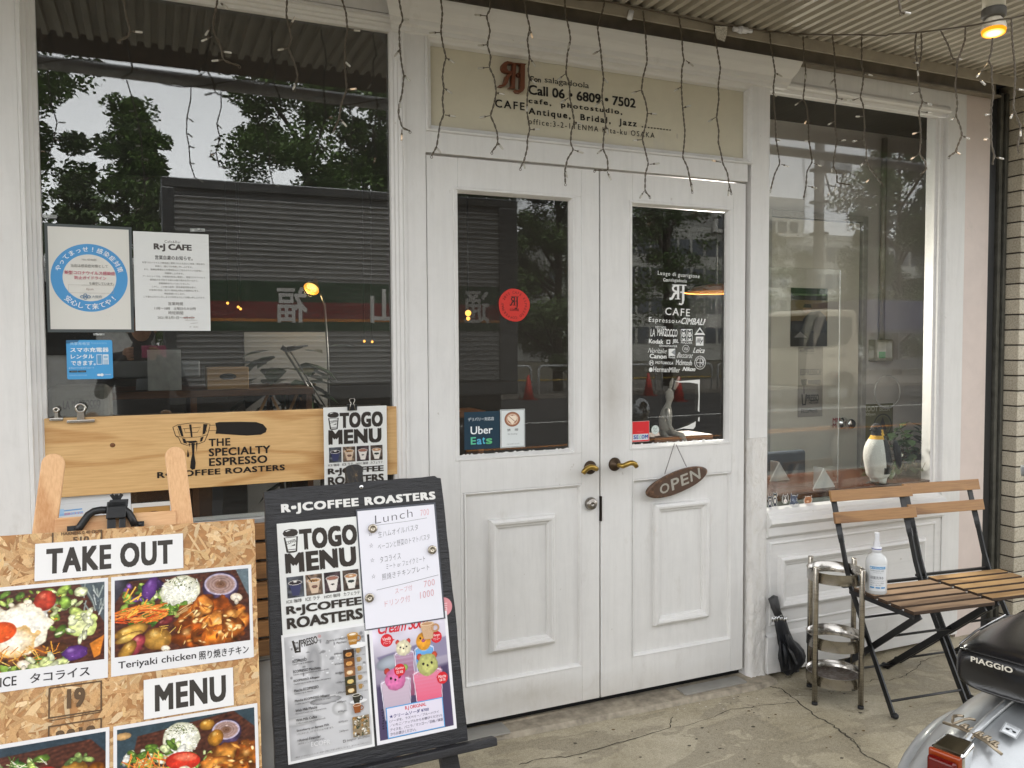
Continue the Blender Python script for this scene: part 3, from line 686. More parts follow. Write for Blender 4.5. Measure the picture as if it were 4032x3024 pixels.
def chicken(c, pts, cols=('#b5641f','#8c4312','#d58a3a')):
    for (x, y, rx, ry, a) in pts: c.ell(x, y, rx, ry, cols[c.g.integers(3)], a, edge='#5f2c0e', wob=0.12, tex=0.28, tk=26, hi='#f2c07a', shade=0.5, hx=c.g.uniform(-.5,.3), hy=c.g.uniform(-.5,.2))
    for (x, y, rx, ry, a) in pts:
        for _ in range(7):
            t = c.g.uniform(-1,1,2); c.ell(x+rx*.7*t[0], y+ry*.7*t[1], c.g.uniform(.012,.05), c.g.uniform(.006,.018), ['#ffe2a8','#e8a24c','#6e2f0d','#a9531a','#f7cf8c'][c.g.integers(5)], c.g.uniform(0,180), wob=0.2, soft=0.5)
def potato(c, x, y, rx, ry, a, col='#b98a3d'): c.ell(x, y, rx, ry, col, a, edge='#5e3c15', tex=0.12, tk=30, hi='#f0d48c', shade=0.5, wob=0.03)
def shroom(c, x, y, r): c.ell(x, y, r, r*.75, '#efe6d6', 20, edge='#b8a58c'); c.ell(x, y+r*.7, r*.35, r*.6, '#e2d5c0')
def food_teriyaki(W=190, H=122):
    c = Cv(W, H, '#3a3740', 3); c.tex(np.ones((H,W)), 0.25, 9); c.poly([(0.80,0),(1,0),(1,0.24)], '#5d6b72')
    c.board([(0.10,0.02),(0.90,0.0),(1.0,0.26),(1.0,0.66),(0.0,0.66),(0.0,0.20)])
    c.leaves(0.06,0.05,0.34,0.26,26,['#5b2f6b','#6f4a86','#86a544','#a9c25c','#4f7030','#3c2452'])
    c.leaves(0.20,0.16,0.50,0.36,34,GREENS)
    c.ell(0.25,0.10,0.05,0.11,'#643a80',18,edge='#3a1e50',hi='#9a78b8',wob=.08)
    rice(c, 0.475, 0.145, 0.155, 0.135); onion(c, 0.78, 0.12, 0.145, 0.12)
    c.leaves(0.33,0.26,0.53,0.33,22,['#8fb548','#b9cc6d','#6d9238'],(0.02,0.045)); c.leaves(0.14,0.33,0.36,0.39,8,['#5f8b34','#4d7a2a'],(0.05,0.09))
    c.sticks(0.0,0.24,0.33,0.37,70,['#e2742a','#f08f3a','#d9521f','#f3a24e'],(0.07,0.15),0.0065,(150,200)); c.sticks(0.08,0.10,0.22,0.3,9,['#f0a436','#f3c04e'],(0.05,0.1),0.007,(110,150))
    c.ell(0.36,0.39,0.085,0.035,'#6d2b2c',-28,edge='#43161a',hi='#b06a62',tex=.15)
    potato(c,0.12,0.44,0.13,0.055,-16,'#c59a45'); potato(c,0.10,0.49,0.11,0.035,-20,'#d8b35a'); potato(c,0.30,0.53,0.11,0.095,15); c.ell(0.15,0.56,0.055,0.10,'#a3424a',28,edge='#5c1c26',hi='#e0a090',tex=.15); potato(c,0.085,0.60,0.05,0.10,35,'#c7953f')
    chicken(c,[(0.70,0.34,0.16,0.14,-20),(0.58,0.40,0.15,0.14,30),(0.75,0.46,0.20,0.13,10),(0.55,0.53,0.14,0.13,0),(0.90,0.42,0.10,0.12,-40),(0.73,0.57,0.20,0.10,0),(0.64,0.30,0.09,0.09,40),(0.86,0.50,0.10,0.10,30)])
    c.sticks(0.42,0.28,0.56,0.36,5,['#c9a06a','#e2c48a'],(0.08,0.12),0.005,(140,160)); shroom(c,0.90,0.25,0.05); shroom(c,0.36,0.62,0.035); c.sticks(0.27,0.42,0.48,0.48,7,['#e8b04a','#f0c560'],(0.03,0.07),0.004)
    return finish(c)
def food_taco(W=190, H=122):
    c = Cv(W, H, '#4a5358', 5); c.board([(0.0,0.0),(0.83,0.0),(1.0,0.34),(1.0,0.66),(0,0.66)]); c.sticks(0.86,0.02,1.0,0.22,14,['#c8ccc8','#9aa39f'],(0.05,0.12),0.006,(60,110))
    c.leaves(0.05,0.02,0.78,0.2,40,GREENS); c.leaves(0.5,0.02,0.86,0.4,34,GREENS+['#e3e7b4']); c.leaves(0.05,0.5,0.78,0.65,44,GREENS+['#e3e7b4']); c.leaves(0.0,0.1,0.3,0.6,30,GREENS)
    for x,y in ((0.2,0.12),(0.5,0.2),(0.3,0.5),(0.55,0.47),(0.15,0.3)): c.ell(x,y,0.16,0.09,'#6b3f22',20,edge='#3d2313',wob=.2,tex=.3,tk=34)
    c.leaves(0.1,0.05,0.7,0.55,110,['#6b3f22','#8a5630','#cf8a2e','#e0a33c','#3e2414','#b56a24'],(0.008,0.02))
    c.ell(0.57,0.20,0.08,0.10,'#efece4',30,wob=.15,tex=.1); c.ell(0.6,0.11,0.075,0.085,'#b8402c',10,edge='#7a2014',hi='#e58a6a',tex=.12)
    c.ell(0.43,0.32,0.22,0.215,'#f3efe6',8,edge='#d9cdb4',wob=.07,tex=.04,shade=.15); c.ell(0.38,0.41,0.19,0.12,'#f1e9da',0,edge='#c99a56',wob=.1,shade=.2); c.ell(0.31,0.33,0.115,0.085,'#d9561c',-12,edge='#c23f12',hi='#f6b184',tex=.06,shade=.25)
    c.ell(0.85,0.34,0.10,0.12,'#dde0a6',10,edge='#a5b45f',wob=.09,tex=.12,hi='#fbfbe0'); c.leaves(0.74,0.24,0.9,0.46,10,['#e6e8bd','#cbd488'],(0.03,0.06)); c.ell(0.80,0.56,0.09,0.06,'#6a3d8a',0,edge='#3e1e58',hi='#b592cf',wob=.08); c.poly([(0.9,0.5),(1.0,0.44),(0.97,0.6),(0.93,0.62)],'#cf7a2a')
    c.sticks(0.05,0.06,0.35,0.2,10,['#f3ead6'],(0.06,0.12),0.004); c.sticks(0.25,0.46,0.7,0.62,34,['#e8a43a','#f0bd5c','#d07a24'],(0.03,0.09),0.004); shroom(c,0.49,0.11,0.03); shroom(c,0.47,0.60,0.045); c.leaves(0.5,0.56,0.72,0.65,8,['#d3dc92','#e8ebc0'],(0.03,0.07))
    return finish(c)
def food_salad(W=190, H=122):
    c = Cv(W, H, '#2f3d47', 8); c.board([(0.08,0.08),(0.90,0.04),(1.0,0.16),(1.0,0.66),(0.0,0.66)]); c.leaves(0.05,0.12,0.62,0.5,90,GREENS+['#3f6a2a','#d9e2b0']); c.sticks(0.1,0.12,0.6,0.2,30,['#c9d49a','#efe9d8','#5e8436'],(0.05,0.13),0.004)
    c.ell(0.60,0.30,0.12,0.11,'#c8362a',0,edge='#8a1d16',hi='#f3c0ae'); c.ell(0.78,0.28,0.11,0.09,'#c28c3c',-20,edge='#7a4e18',tex=.15,hi='#efc67c'); c.ell(0.92,0.34,0.08,0.12,'#a8641f',20,edge='#5e3210',tex=.2); c.ell(0.95,0.42,0.06,0.05,'#d94a26',0); c.leaves(0.72,0.14,0.9,0.2,6,['#8ba05a','#6d8446'],(0.02,0.05)); shroom(c,0.3,0.2,.05)
    c.leaves(0.05,0.4,0.9,0.65,50,GREENS+['#a8641f','#c8362a'])
    return finish(c)
def food_tomato(W=190, H=122):
    c = Cv(W, H, '#33424a', 9); c.board([(0.14,0.08),(0.84,0.0),(1.0,0.16),(1.0,0.66),(0.02,0.66)]); c.ell(0.04,0.06,0.06,0.03,'#c9a06a')
    onion(c,0.78,0.15,0.12,0.10); potato(c,0.64,0.08,0.055,0.05,0,'#c08a35'); potato(c,0.70,0.20,0.06,0.07,20,'#b67c2a'); rice(c,0.45,0.16,0.14,0.14,0)
    c.leaves(0.06,0.18,0.45,0.45,60,['#8fb548','#e6e8d0','#5c7a2c','#cfd9a0','#f0efe6']); c.leaves(0.5,0.3,0.66,0.44,14,GREENS); c.sticks(0.05,0.26,0.4,0.45,60,['#e2742a','#f08f3a','#f3a24e'],(0.06,0.14),0.005)
    c.ell(0.46,0.34,0.13,0.075,'#d43a26',12,edge='#a3231a',hi='#f7b6a2'); c.ell(0.48,0.315,0.09,0.035,'#e8785c',12,edge='#c9452e'); shroom(c,0.47,0.42,0.05)
    chicken(c,[(0.80,0.40,0.20,0.14,-10),(0.72,0.48,0.16,0.12,20),(0.93,0.42,0.1,0.12,0),(0.85,0.54,0.18,0.12,0)],('#c98a3a','#a8641f','#dca65a'))
    return finish(c)
# --- OSB board sheets
BO, BU, BV = np.array([-1.640,-0.712,0.903]), np.array([0.9983,0.0514,-0.0288]), np.array([-0.0158,-0.2376,-0.9712]); BU /= np.linalg.norm(BU); BV = BV-BU*BV.dot(BU); BV /= np.linalg.norm(BV); BN = np.cross(BV, BU)
def on_osb(u, v, n=0.0): return BO+BU*u+BV*v+BN*n
s = Sheet(294, 78, '#dfdedd', 0.001); s.text('TAKE OUT', 21, 12, 272, 66, '#3b3733', 0.045, 1.10)
s.put('paper_sign', on_osb(-0.146,-0.084,0.0035), BU, BV, PRINT, 'white strip reading TAKE OUT at the top of the chipboard menu board', 'paper sign', 'sheets on the chipboard menu board')
s = Sheet(186, 82, '#dfdedd', 0.001); s.text('MENU', 22, 14, 170, 70, '#3b3733', 0.045, 1.10)
s.put('paper_sign', on_osb(0.064,0.226,0.0035), BU, BV, PRINT, 'white strip reading MENU between two food photos on the chipboard board', 'paper sign', 'sheets on the chipboard menu board')
def photo_sheet(u, v, arr, cap, label, capx):
    s = Sheet(297, 210, '#dcdbdc', 0.001); s.pic(7, 8, 283, 163, arr)
    for txt, x0, x1 in cap: s.text(txt, x0, 181, x1, 200, '#2e2a2c', 0.012)
    s.put('food_photo', on_osb(u,v,0.0022), BU, BV, GLOSSY, label, 'photo sheet', 'sheets on the chipboard menu board')
photo_sheet(0.0, 0.0, food_teriyaki(), [('Teriyaki chicken',14,172),('照り焼きチキン',178,286)], 'food photo captioned Teriyaki chicken with rice and a purple onion', 0)
photo_sheet(-0.303, 0.0, food_taco(), [('TACO RICE',20,128),('タコライス',152,262)], 'food photo of taco rice with a fried egg on the chipboard board', 0)
photo_sheet(-0.300, 0.311, food_salad(), [], 'lower food photo of green salad with tomato, cut off by the picture edge', 0)
photo_sheet(0.0045, 0.312, food_tomato(), [], 'lower food photo of rice, tomato wedge and fried chicken under the MENU strip', 0)
# --- black easel board sheets
KO, KU, KV = np.array([-1.275,-0.674,0.707]), np.array([0.9996,0.0297,-0.0014]), np.array([0.0055,-0.2297,-0.9733]); KU /= np.linalg.norm(KU); KV = KV-KU*KV.dot(KU); KV /= np.linalg.norm(KV); KN = np.cross(KV, KU)
def on_black(u, v, n=0.0): return KO+KU*u+KV*v+KN*n
def drink(kind):
    W, H = 24, 34; c = Cv(W, H, ['#4a4d52','#6b5a4c','#3a3032','#4a3f38'][kind], 20+kind); c.tex(np.ones((H,W)), 0.25, 5); h = H/W
    cup = ['#3c3f5e','#c9b39c','#d9d3cc','#dcd8d0'][kind]
    c.poly([(0.12,0.42),(0.88,0.42),(0.70,h-0.12),(0.32,h-0.12)][::1], cup, 0.03)
    c.ell(0.5,0.42,0.42,0.17,'#d8d5d2',0,edge='#c5c1bd'); c.ell(0.5,0.42,0.37,0.13,['#2a2428','#d2a878','#9a6a5a','#c08a5e'][kind],0,shade=.1)
    if kind == 0: c.ell(0.5,0.34,0.12,0.09,'#e8e4e0',0)
    if kind == 1: c.line(0.1,0.05,0.35,0.5,0.04,'#1e1a1a'); c.ell(0.5,0.42,0.2,0.06,'#7a5236',0,wob=.2); c.ell(0.52,0.85,0.18,0.12,'#7c5a50',0)
    if kind == 2: c.ell(0.5,0.85,0.14,0.05,'#2c2a2c',0)
    if kind == 3: c.ell(0.5,0.40,0.16,0.06,'#f0dcc0',0); c.ell(0.5,0.80,0.22,0.10,'#2a3330',0)
    return c.a
def togo(name_label, group, O, u, v, mat):
    s = Sheet(212, 336, '#dedfdc', 0.001)
    s.poly([(13,29),(17,21),(28,18),(38,18),(47,21),(51,29),(48,36),(40,39),(24,39),(16,36)], INK); s.poly([(20,23),(28,20),(33,21),(22,25)], '#dedfdc')
    s.poly([(15,40),(50,40),(46,82),(38,84),(27,84),(20,82)], INK); s.poly([(19,42),(46,42),(43,74),(24,74)], '#dedfdc'); s.poly([(24,76),(43,76),(42,79),(25,79)], '#dedfdc')
    s.text('COFFEE', 20, 49, 45, 58, INK, 0.02, 1.0, 0, 14); s.poly([(30,66),(42,60),(42,65)], INK)
    s.text('TOGO', 53, 21, 199, 80, INK, 0.06, 1.1); s.text('MENU', 15, 85, 193, 140, INK, 0.06, 1.1)
    for i, x in enumerate((16,62,108,155)): s.pic(x, 150, 41, 57, drink(i))
    for txt, x0, x1 in (('ICE 珈琲',13,50),('ICE ラテ',59,95),('HOT 珈琲',105,146),('カフェラテ',154,196)): s.text(txt, x0, 211, x1, 221, INK, 0.008)
    s.text('R•JCOFFEE', 11, 228, 199, 257, INK, 0.04); s.text('ROASTERS', 11, 260, 199, 290, INK, 0.04)
    s.mb.v = [(x,y*0.884,z) for x,y,z in s.mb.v]
    return s.put('menu_sheet', O, u, v, mat, name_label, 'menu', group)
togo('TOGO MENU sheet with four cups of coffee on the black easel board', 'sheets on the black easel board', on_black(0.004,-0.268,0.0020), KU, KV, GLOSSY)
togo('TOGO MENU sheet hanging by a binder clip from the plank sign', None, (-1.035,0.010,1.208), UX, VZ, GLOSSY)
# handwritten lunch list
s = Sheet(210, 297, '#dedde5', 0.001); HW = '#55535a'; RD = '#cf8f96'
Z = s.z; 
def hand(txt, x0, y0, x1, y1, col=HW, rot=5): s.text(txt, x0, y0, x1, y1, col, -0.012, 1.12, 0.12, rot)
hand('Lunch', 45, 11, 148, 32); hand('700', 170, 11, 194, 27, RD)
s.line([(28,42),(60,40),(130,38),(187,34)], 0.8, HW)
for y, txt, x0, x1 in ((60,'生ハムオイルパスタ',50,160),(90,'ベーコンと野菜のトマトパスタ',47,190),(127,'タコライス',50,106),(168,'照焼きチキンプレート',52,182)):
    hand('☆', 25, y-5, 35, y+6, HW, 0); hand(txt, x0, y-8, x1, y+8)
hand('ミート or フェイクミート', 65, 137, 172, 151)
s.line([(35,204),(110,197),(205,186)], 0.9, HW)
hand('スープ付', 84, 204, 130, 218, RD); hand('700', 163, 196, 193, 212, RD); hand('ドリンク付', 54, 230, 122, 246, RD); hand('1000', 150, 222, 188, 239, RD)
o = s.put('lunch_sheet', on_black(0.2078,-0.2808,0.0046), KU, KV, PRINT, 'handwritten lunch list in a clear sleeve under three round magnets', 'menu', 'sheets on the black easel board')
sl2 = Sheet(218, 305, '#54575f', 0.001); sl2.put('sleeve', on_black(0.2045,-0.2858,0.0036), KU, KV, GLOSSY); bpy.context.view_layer.update()
q_ = bpy.data.objects['sleeve']; mw = q_.matrix_world.copy(); q_.parent = o; q_.matrix_parent_inverse = o.matrix_world.inverted(); q_.matrix_world = mw
# grey coffee menu
def ecobg():
    W, H = 105, 148; c = Cv(W, H, '#bcbcbe', 31); g = c.nz(6)*0.05+c.nz(14)*0.03; c.a = c.a+g[...,None]
    for _ in range(70):
        x, y = c.g.uniform(0.02,0.98), c.g.uniform(0.08,0.52); c.ell(x, y, c.g.uniform(.008,.04), c.g.uniform(.005,.03), '#dcdcde' if c.g.random() < .6 else '#868688', 0, soft=.6)
    c.ell(0.35,0.32,0.10,0.24,'#a2a2a4',0,soft=.5); c.ell(0.5,0.78,0.20,0.05,'#d9d9da',0,soft=.4); c.poly([(0.26,0.80),(0.66,0.80),(0.58,1.16),(0.36,1.16)],'#c4c4c6',0.02); c.ell(0.46,0.80,0.20,0.045,'#b2b2b4',0); c.ell(0.62,0.92,0.10,0.09,'#cfcfd0',0,soft=.3); c.poly([(0.32,1.12),(0.78,1.12),(0.68,1.40),(0.42,1.40)],'#c2c2c4',0.02)
    c.ell(0.13,0.98,0.28,0.06,'#c9c9ca',0,soft=.3); c.ell(0.9,0.62,0.3,0.08,'#cfcfd1',0,soft=.3); c.ell(0.25,0.62,0.2,0.10,'#c6c6c8',0,soft=.5); return c.a
s = Sheet(210, 297, '#e2e2e2', 0.001); s.pic(6, 6, 198, 285, ecobg())
s.poly([(24,17),(29,16),(34,41),(40,42),(41,17),(45,17),(44,46),(30,46)], INK); s.text('ECO', 27.5, 25.5, 47, 32.5, INK, 0.02, 1, 0, -82) if False else s.text('ECO', 30, 20, 40, 40, INK, 0.02); s.text('PRESSO', 46, 15, 86, 33, INK, 0.02, 0.95, 0, 6)
s.ring(91,15,3.6,3.6,0.7,'#d26a66',24); s.t('R',91,15,3.4,'#d26a66')
s.text('Photo by ECOPRESSO', 108, 27, 158, 33, '#55524f', 0.004); s.text('Macchiato', 132, 35, 157, 40, '#55524f', 0.004)
rows = [(66,'ECOPRESSO','Cookie cup in ESPRESSO','600yen',34,50),(90,'ECOPRESSO Macchiato','Cookie cup in ESPRESSO and Steamed milk','650yen',66,86),(112,'ECOPRESSO Affogato','Cookie cup in vanilla ice cream and espresso','800yen',62,90),(134,'Matcha ECOPRESSO','Cookie cup in Matcha','1100yen',58,44),(158,'Matcha ECOPRESSO Affogato','Cookie cup in Matcha and Vanilla ice cream','1200yen',84,86),(180,'With Milk Matcha','Matocha Cookie cup in Steamed milk','600yen',52,74),(202,'With Milk Coffee','Coffee Cookie cup in Steamed milk','600yen',50,70),(226,'Strawberry or Banana Milk','いちごみるくか、バナナチョコミルクが選べます。','600yen',78,88),(248,'+Animal Financier','上記のエコプレッソに追加できます。','260yen',56,66)]
for y, a, b, p, wa, wb in rows:
    s.text(a, 23, y-4.5, 23+wa, y+2, '#3c3a3a', 0.012); s.text(b, 23, y+4, 23+wb, y+8.5, '#4a4848', 0.0); s.text(p, 124, y-5, 146, y+0.5, '#4a4848', 0.002)
s.text('ECOPRESSO', 62, 176, 74, 214, '#dededf', 0.015, 1, 0, 0) if False else s.t('ECOPR', 78, 262, 11, '#dcdcdd', 0.02, rot=-4)
for i in range(5):
    c = Cv(14, 11, ['#3a2a20','#6b4426','#8a6040','#3c3a28','#4a3c24'][i], 40+i); c.ell(.5,.45,.32,.2,['#b06a2e','#c88a4a','#e0d4c0','#c9c07a','#d8cfae'][i],0,edge='#e0b070'); s.pic(146, 57+i*21.5, 27, 21, c.a)
def cup(x, y, w, col, rim): s.poly([(x,y),(x+w,y),(x+w*.82,y+w*.9),(x+w*.18,y+w*.9)], col); s.ring(x+w*1.0,y+w*.4,w*.25,w*.27,w*.10,col,20); s.ell(x+w*.5,y,w*.5,w*.16,rim,20); s.ell(x+w*.5,y,w*.4,w*.11,col,20)
for i in range(5): cup(178, 59+i*21.5, 11, '#a3824f', '#b8986a'); s.text('グルテンフリーに変更可能', 177, 73+i*21.5, 201, 76.5+i*21.5, '#5a5656', 0.002)
s.ell(186,50,22,7,'#e3e3e3'); cup(158, 22, 28, '#a9762f', '#c9a468'); s.ell(172,22,9,2.4,'#ece2d0'); s.text('ECOPRESSO', 161, 35, 182, 40, '#e6d6b4', 0.01)
s.ell(176,183,22,5,'#dcdcdd'); cup(161, 168, 21, '#34322a', '#d8d3c4'); cup(161, 191, 21, '#8a4f28', '#e0c8ae')
c = Cv(40, 44, '#8b7b62', 50); c.leaves(0,0,1,1.1,60,['#e3ded2','#a9793c','#55432c','#c9a468','#3f4a36','#f0ebe0'],(.04,.12)); s.pic(157, 218, 42, 47, c.a)
s.text('#ECOPRESSO', 168, 267, 198, 272, '#5a5656', 0.006, 1.1); s.frame(131,266,6,6,1.2,'#4a4848'); s.text('Instagram', 141, 266, 163, 273, '#4a4848', 0.0, 1, 0.2)
s.text('※季節やコラボなどによりクッキーの色や仕様などが変わる場合もございます。あらかじめご了承ください。', 14, 281, 198, 285, '#5a5656', 0.002)
s.put('coffee_menu', on_black(0.0,0.0,0.0036), KU, KV, GLOSSY, 'grey coffee price list with a column of small cup pictures', 'menu', 'sheets on the black easel board')
# cream soda poster
def soda():
    W, H = 118, 160; c = Cv(W, H, '#cfc9d6', 61); Y = c.Y[...,None]
    c.a = c.a*(1-np.clip((Y-0.25)/0.9,0,1))+np.array(c.c('#564a66'))*np.clip((Y-0.25)/0.9,0,1); c.tex(np.ones((H,W)),0.04,6)
    c.poly([(0.04,0.42),(0.62,0.34),(0.66,0.44),(0.10,0.54)],'#7b7490',0.02); c.poly([(0.62,0.34),(1,0.30),(1,0.52),(0.66,0.54)],'#8d86a0',0.02); c.ell(0.2,0.50,0.2,0.09,'#a9b0bb',-8,soft=.2)
    c.poly([(0,0.75),(1,0.62),(1,1.36),(0,1.36)],'#4d4360',0.05)
    for i in range(40): c.ell(0.06+0.05*(i%5)+c.g.uniform(-.01,.01),1.02+0.03*(i//5),0.014,0.010,'#332b42',0)
    def glass(x, y, w, h, top, bot, n=10):
        c.poly([(x-w,y),(x+w,y),(x+w*.82,y+h),(x-w*.82,y+h)],bot,0.02)
        for i in range(n): t = i/n; c.blend(np.clip(1-np.abs(c.Y-(y+h*t))/(h/n),0,1)*(np.abs(c.X-x) < w*(1-.18*t)-0.008), tuple(np.array(c.c(top))*(1-t)+np.array(c.c(bot))*t))
        c.ell(x,y,w,0.03,'#d5cfe0',0,edge='#e9e4f0',soft=.1); c.ell(x,y+.006,w*.9,0.022,top,0,shade=.1); c.line(x-w,y,x-w*.83,y+h,0.006,'#e9e6f2'); c.line(x+w,y,x+w*.83,y+h,0.006,'#d9d5e6')
    glass(0.40,0.42,0.13,0.50,'#b9a4ba','#8c4a66'); glass(0.68,0.40,0.13,0.40,'#7fb0dc','#2d7fd0'); glass(0.26,0.72,0.20,0.42,'#c9b4c4','#b9a9b8'); glass(0.70,0.68,0.20,0.42,'#d98aa4','#e0607c')
    def bear(x, y, r, col, ear, eyes='#2a2020', wob=.04):
        for k in (-1,1): c.ell(x+k*r*.72,y-r*.72,r*.28,r*.28,ear if k > 0 else c.c(ear),0,shade=.3)
        c.ell(x,y,r,r*.92,col,0,wob=wob,tex=.06,shade=.22)
        for k in (-.4,.4): c.ell(x+k*r,y-r*.12,r*.13,r*.13,eyes,0,soft=.3)
        c.ell(x,y+r*.05,r*.12,r*.12,eyes,0,soft=.3)
    bear(0.40,0.36,0.105,'#efe6c4','#cf4a3c'); c.ell(0.68,0.32,0.105,0.11,'#f0a83a',0,tex=.06,shade=.2); c.ell(0.64,0.28,.015,.015,'#3a2a1a',0); c.ell(0.73,0.27,.015,.015,'#3a2a1a',0); c.ell(0.68,0.31,.03,.02,'#c0688c',0)
    bear(0.26,0.70,0.145,'#e07ab0','#c0443c'); bear(0.71,0.60,0.145,'#c3c47a','#d0553a'); c.ell(0.40,0.585,.04,.04,'#9fc46a',0)
    return c.a
s = Sheet(212, 297, '#e4e2e6', 0.001); s.pic(8, 0, 196, 288, soda())
s.text('Cream Soda', 24, 4, 160, 34, '#cf2f3a', 0.02, 0.9, 0.30)
for cx, cy, r, a, b, tx, ty in ((44,51,16,'Vanilla','バニラ',66,52),(177,62,15,'Mango','マンゴー',160,62),(72,128,15,'Kyoho','巨峰',66,150),(184,166,15,'Matcha','抹茶',166,162)):
    s.ell(cx,cy,r,r,'#cf2b35',40); s.poly([(cx+(tx-cx)*.5-2,cy+(ty-cy)*.5-4),(cx+(tx-cx)*.5+2,cy+(ty-cy)*.5+4),(tx,ty)],'#cf2b35')
    s.text(a, cx-r*.72, cy-r*.5, cx+r*.72, cy-r*.02, '#f0dfe0', 0.01, 0.95, 0.2); s.text(b, cx-r*.6, cy+r*.08, cx+r*.6, cy+r*.58, '#f0dfe0')
s.rect(28,213,152,74,'#5a9fd6'); s.rect(30.5,215.5,147,69,'#dcd6e4')
s.text('R.J ORIGNAL', 78, 218, 134, 229, '#cf2b35', 0.02); s.text('★クリームソーダ ¥700', 36, 231, 140, 240, '#3a3a78', 0.012)
for i, (t, x1) in enumerate((('(ソーダを、ラズベリー／ブルーハワイ',166),('／いちご／アップルからお選びください)',174),('アイスを、バニラ／マンゴー／巨峰／抹茶',176),('からお選びください。',102))): s.text(t, 35, 243+i*10.2, x1, 250.5+i*10.2, '#4a4860', 0.004)
s.put('soda_poster', on_black(0.2165,0.0,0.0018), KU, KV, GLOSSY, 'cream soda poster with four animal ice cream floats in coloured glasses', 'poster', 'sheets on the black easel board')
s = Sheet(60, 50, None, 0.001); s.poly([(6,6),(44,6),(38,46),(14,46)], '#c9a684'); s.ring(46,20,12,11,5,'#b98e68',24); s.ell(25,7,19,5,'#dcc3a4',24); s.ell(25,7,15,3.2,'#b98e68',24)
for i in range(60): s.ell(random.uniform(12,40), random.uniform(12,42), 0.7, 0.7, random.choice(['#b89470','#dcc0a0']), 6)
s.put('cup_cutout', on_black(0.345,0.018,0.0056), KU, KV, PRINT, 'beige paper cut-out of a mug over the cream soda title', 'paper cut-out')
s = Sheet(50, 50, None, 0.001); s.ell(25,25,24,24,'#cf8a90'); s.t('店',25,25,18,'#e9c4c8',0.01)
s.put('round_sticker', on_black(0.396,-0.036,0.0012), KU, KV, PRINT, 'pink round sticker half hidden behind the lunch list', 'sticker')

# ------------------------------------------------------------------ sheets on the left window
Yp = 0.044
s = Sheet(230, 316, '#4d5354', 0.001); s.rect(8,8,214,299,'#d9d8d2'); s.z += 0.0001
cx, cy = 114, 155; s.ring(cx,cy,102,100,31,'#4f97cf',90)
s.arc('やってまっせ！感染症対策', cx, cy, 86, 168, 12, 17, '#e9edf0', 0.02, sq=.98); s.arc('安心して来てや！', cx, cy, 87, 222, 322, 19, '#e9edf0', 0.025, True, .98)
s.t('No. 034685', cx, 101, 6, '#9a9694'); s.t('当店は感染症対策として', cx, 120, 7.4, '#6d6a68', 0.01, cond=.9); s.text('新型コロナウイルス感染症', 48, 135, 182, 146, '#c0566e', 0.012); s.text('防止ガイドライン', 74, 150, 158, 160, '#c0566e', 0.012)
s.text('を遵守しています。', 112, 167, 178, 175, '#6d6a68', 0.006); s.frame(57,176,120,24,0.6,'#a9a5a0'); s.t('RJcafe', cx, 188, 6, '#a2908c')
for i, (dx, dy) in enumerate(((-9,1),(0,-4),(9,1),(0,5))): s.ring(101+dx,210+dy,5,4.4,1.7,'#44719a',20)
s.text('大阪府', 118, 206, 145, 215, '#7d8a96', 0.004)
for i in range(9): s.ell(random.uniform(155,200), random.uniform(240,300), 0.7, 0.5, '#a29d94', 6)
s.put('guideline_poster', (-1.823,Yp,1.770), UX, VZ, GLOSSY, 'white poster with a blue oval ring of Japanese lettering in the left window', 'poster', 'papers taped to the left window')
s = Sheet(214, 300, '#dcdedd', 0.001)
s.t('Cafe&Bar', 110, 27, 8, '#5a5654', 0.012, spacing=1.1); s.text('R•J CAFE', 56, 34, 164, 58, '#4a4543', 0.05); s.text('営業自粛のお知らせ。', 59, 70, 166, 83, '#4a4745', 0.012)
for i, (t, w) in enumerate((('新型コロナウイルス感染症に罹患された方及びご家族・関係者の',178),('皆様に、謹んでお見舞い申し上げます。',106),('また、医療従事者はじめ感染防止にご尽力されている皆様に、',168),('深謝申し上げます。',54),('アールジェイでは、お客様の安全に配慮し、新型コロナウイルス',178),('感染拡大を予防する様々な取り組みを行いながら、',138),('営業継続を行ってまいりました。',88),('しかし、この度大阪府・緊急事態措置を受け、',126),('お客様の安全、並びに感染拡大防止を最優先に考え、',142),('時短営業いたします。',58),('ご不便をおかけいたしますが何卒よろしくお願い申し上げます。',176))):
    s.text(t, 112-w/2, 90+i*10.4, 112+w/2, 95.5+i*10.4, '#8a8785', 0.004)
s.t('営業時間',114,217,8,'#7d7a78',0.006); s.text('11時〜18時　土曜日のみ20時', 54,227,172,236,'#7d7a78',0.003); s.t('時短期間',114,245,8,'#7d7a78',0.006); s.text('2021年3月1日〜4月4日', 62,255,164,264,'#7d7a78',0.003)
s.line([(134,260),(168,259)],1.6,'#a86a62'); s.line([(140,268),(176,267)],0.8,'#a9a5a2'); s.line([(155,277),(178,275)],0.9,'#a9a5a2'); s.t('月　日(日)',165,288,4,'#8f8c8a')
s.put('notice_sheet', (-1.589,Yp,1.759), UX, VZ, GLOSSY, 'white Japanese opening-hours notice headed CAFE in the left window', 'notice', 'papers taped to the left window')
s = Sheet(122, 116, '#4fa0d8', 0.001, corner=5)
s.poly([(0,0),(34,0),(30,6),(6,10),(0,10)],'#3c6f96'); s.text('共享充电宝',10,6,62,15,'#bcd9ee',0.0); s.text('POWER BANK RENTAL',66,7,108,12,'#8fc0e4',0.0)
s.text('スマホ充電器',10,22,112,36,'#f0f3f5',0.022); s.text('レンタル',11,42,72,55,'#f0f3f5',0.022); s.text('できます。',11,61,76,75,'#f0f3f5',0.022)
s.rect(79,43,15,30,'#e4ecf2'); s.rect(80.5,44.5,12,27,'#5f9cc8'); s.rect(96,43,15,30,'#e4ecf2'); s.rect(98,47,11,8,'#9cc0dc')
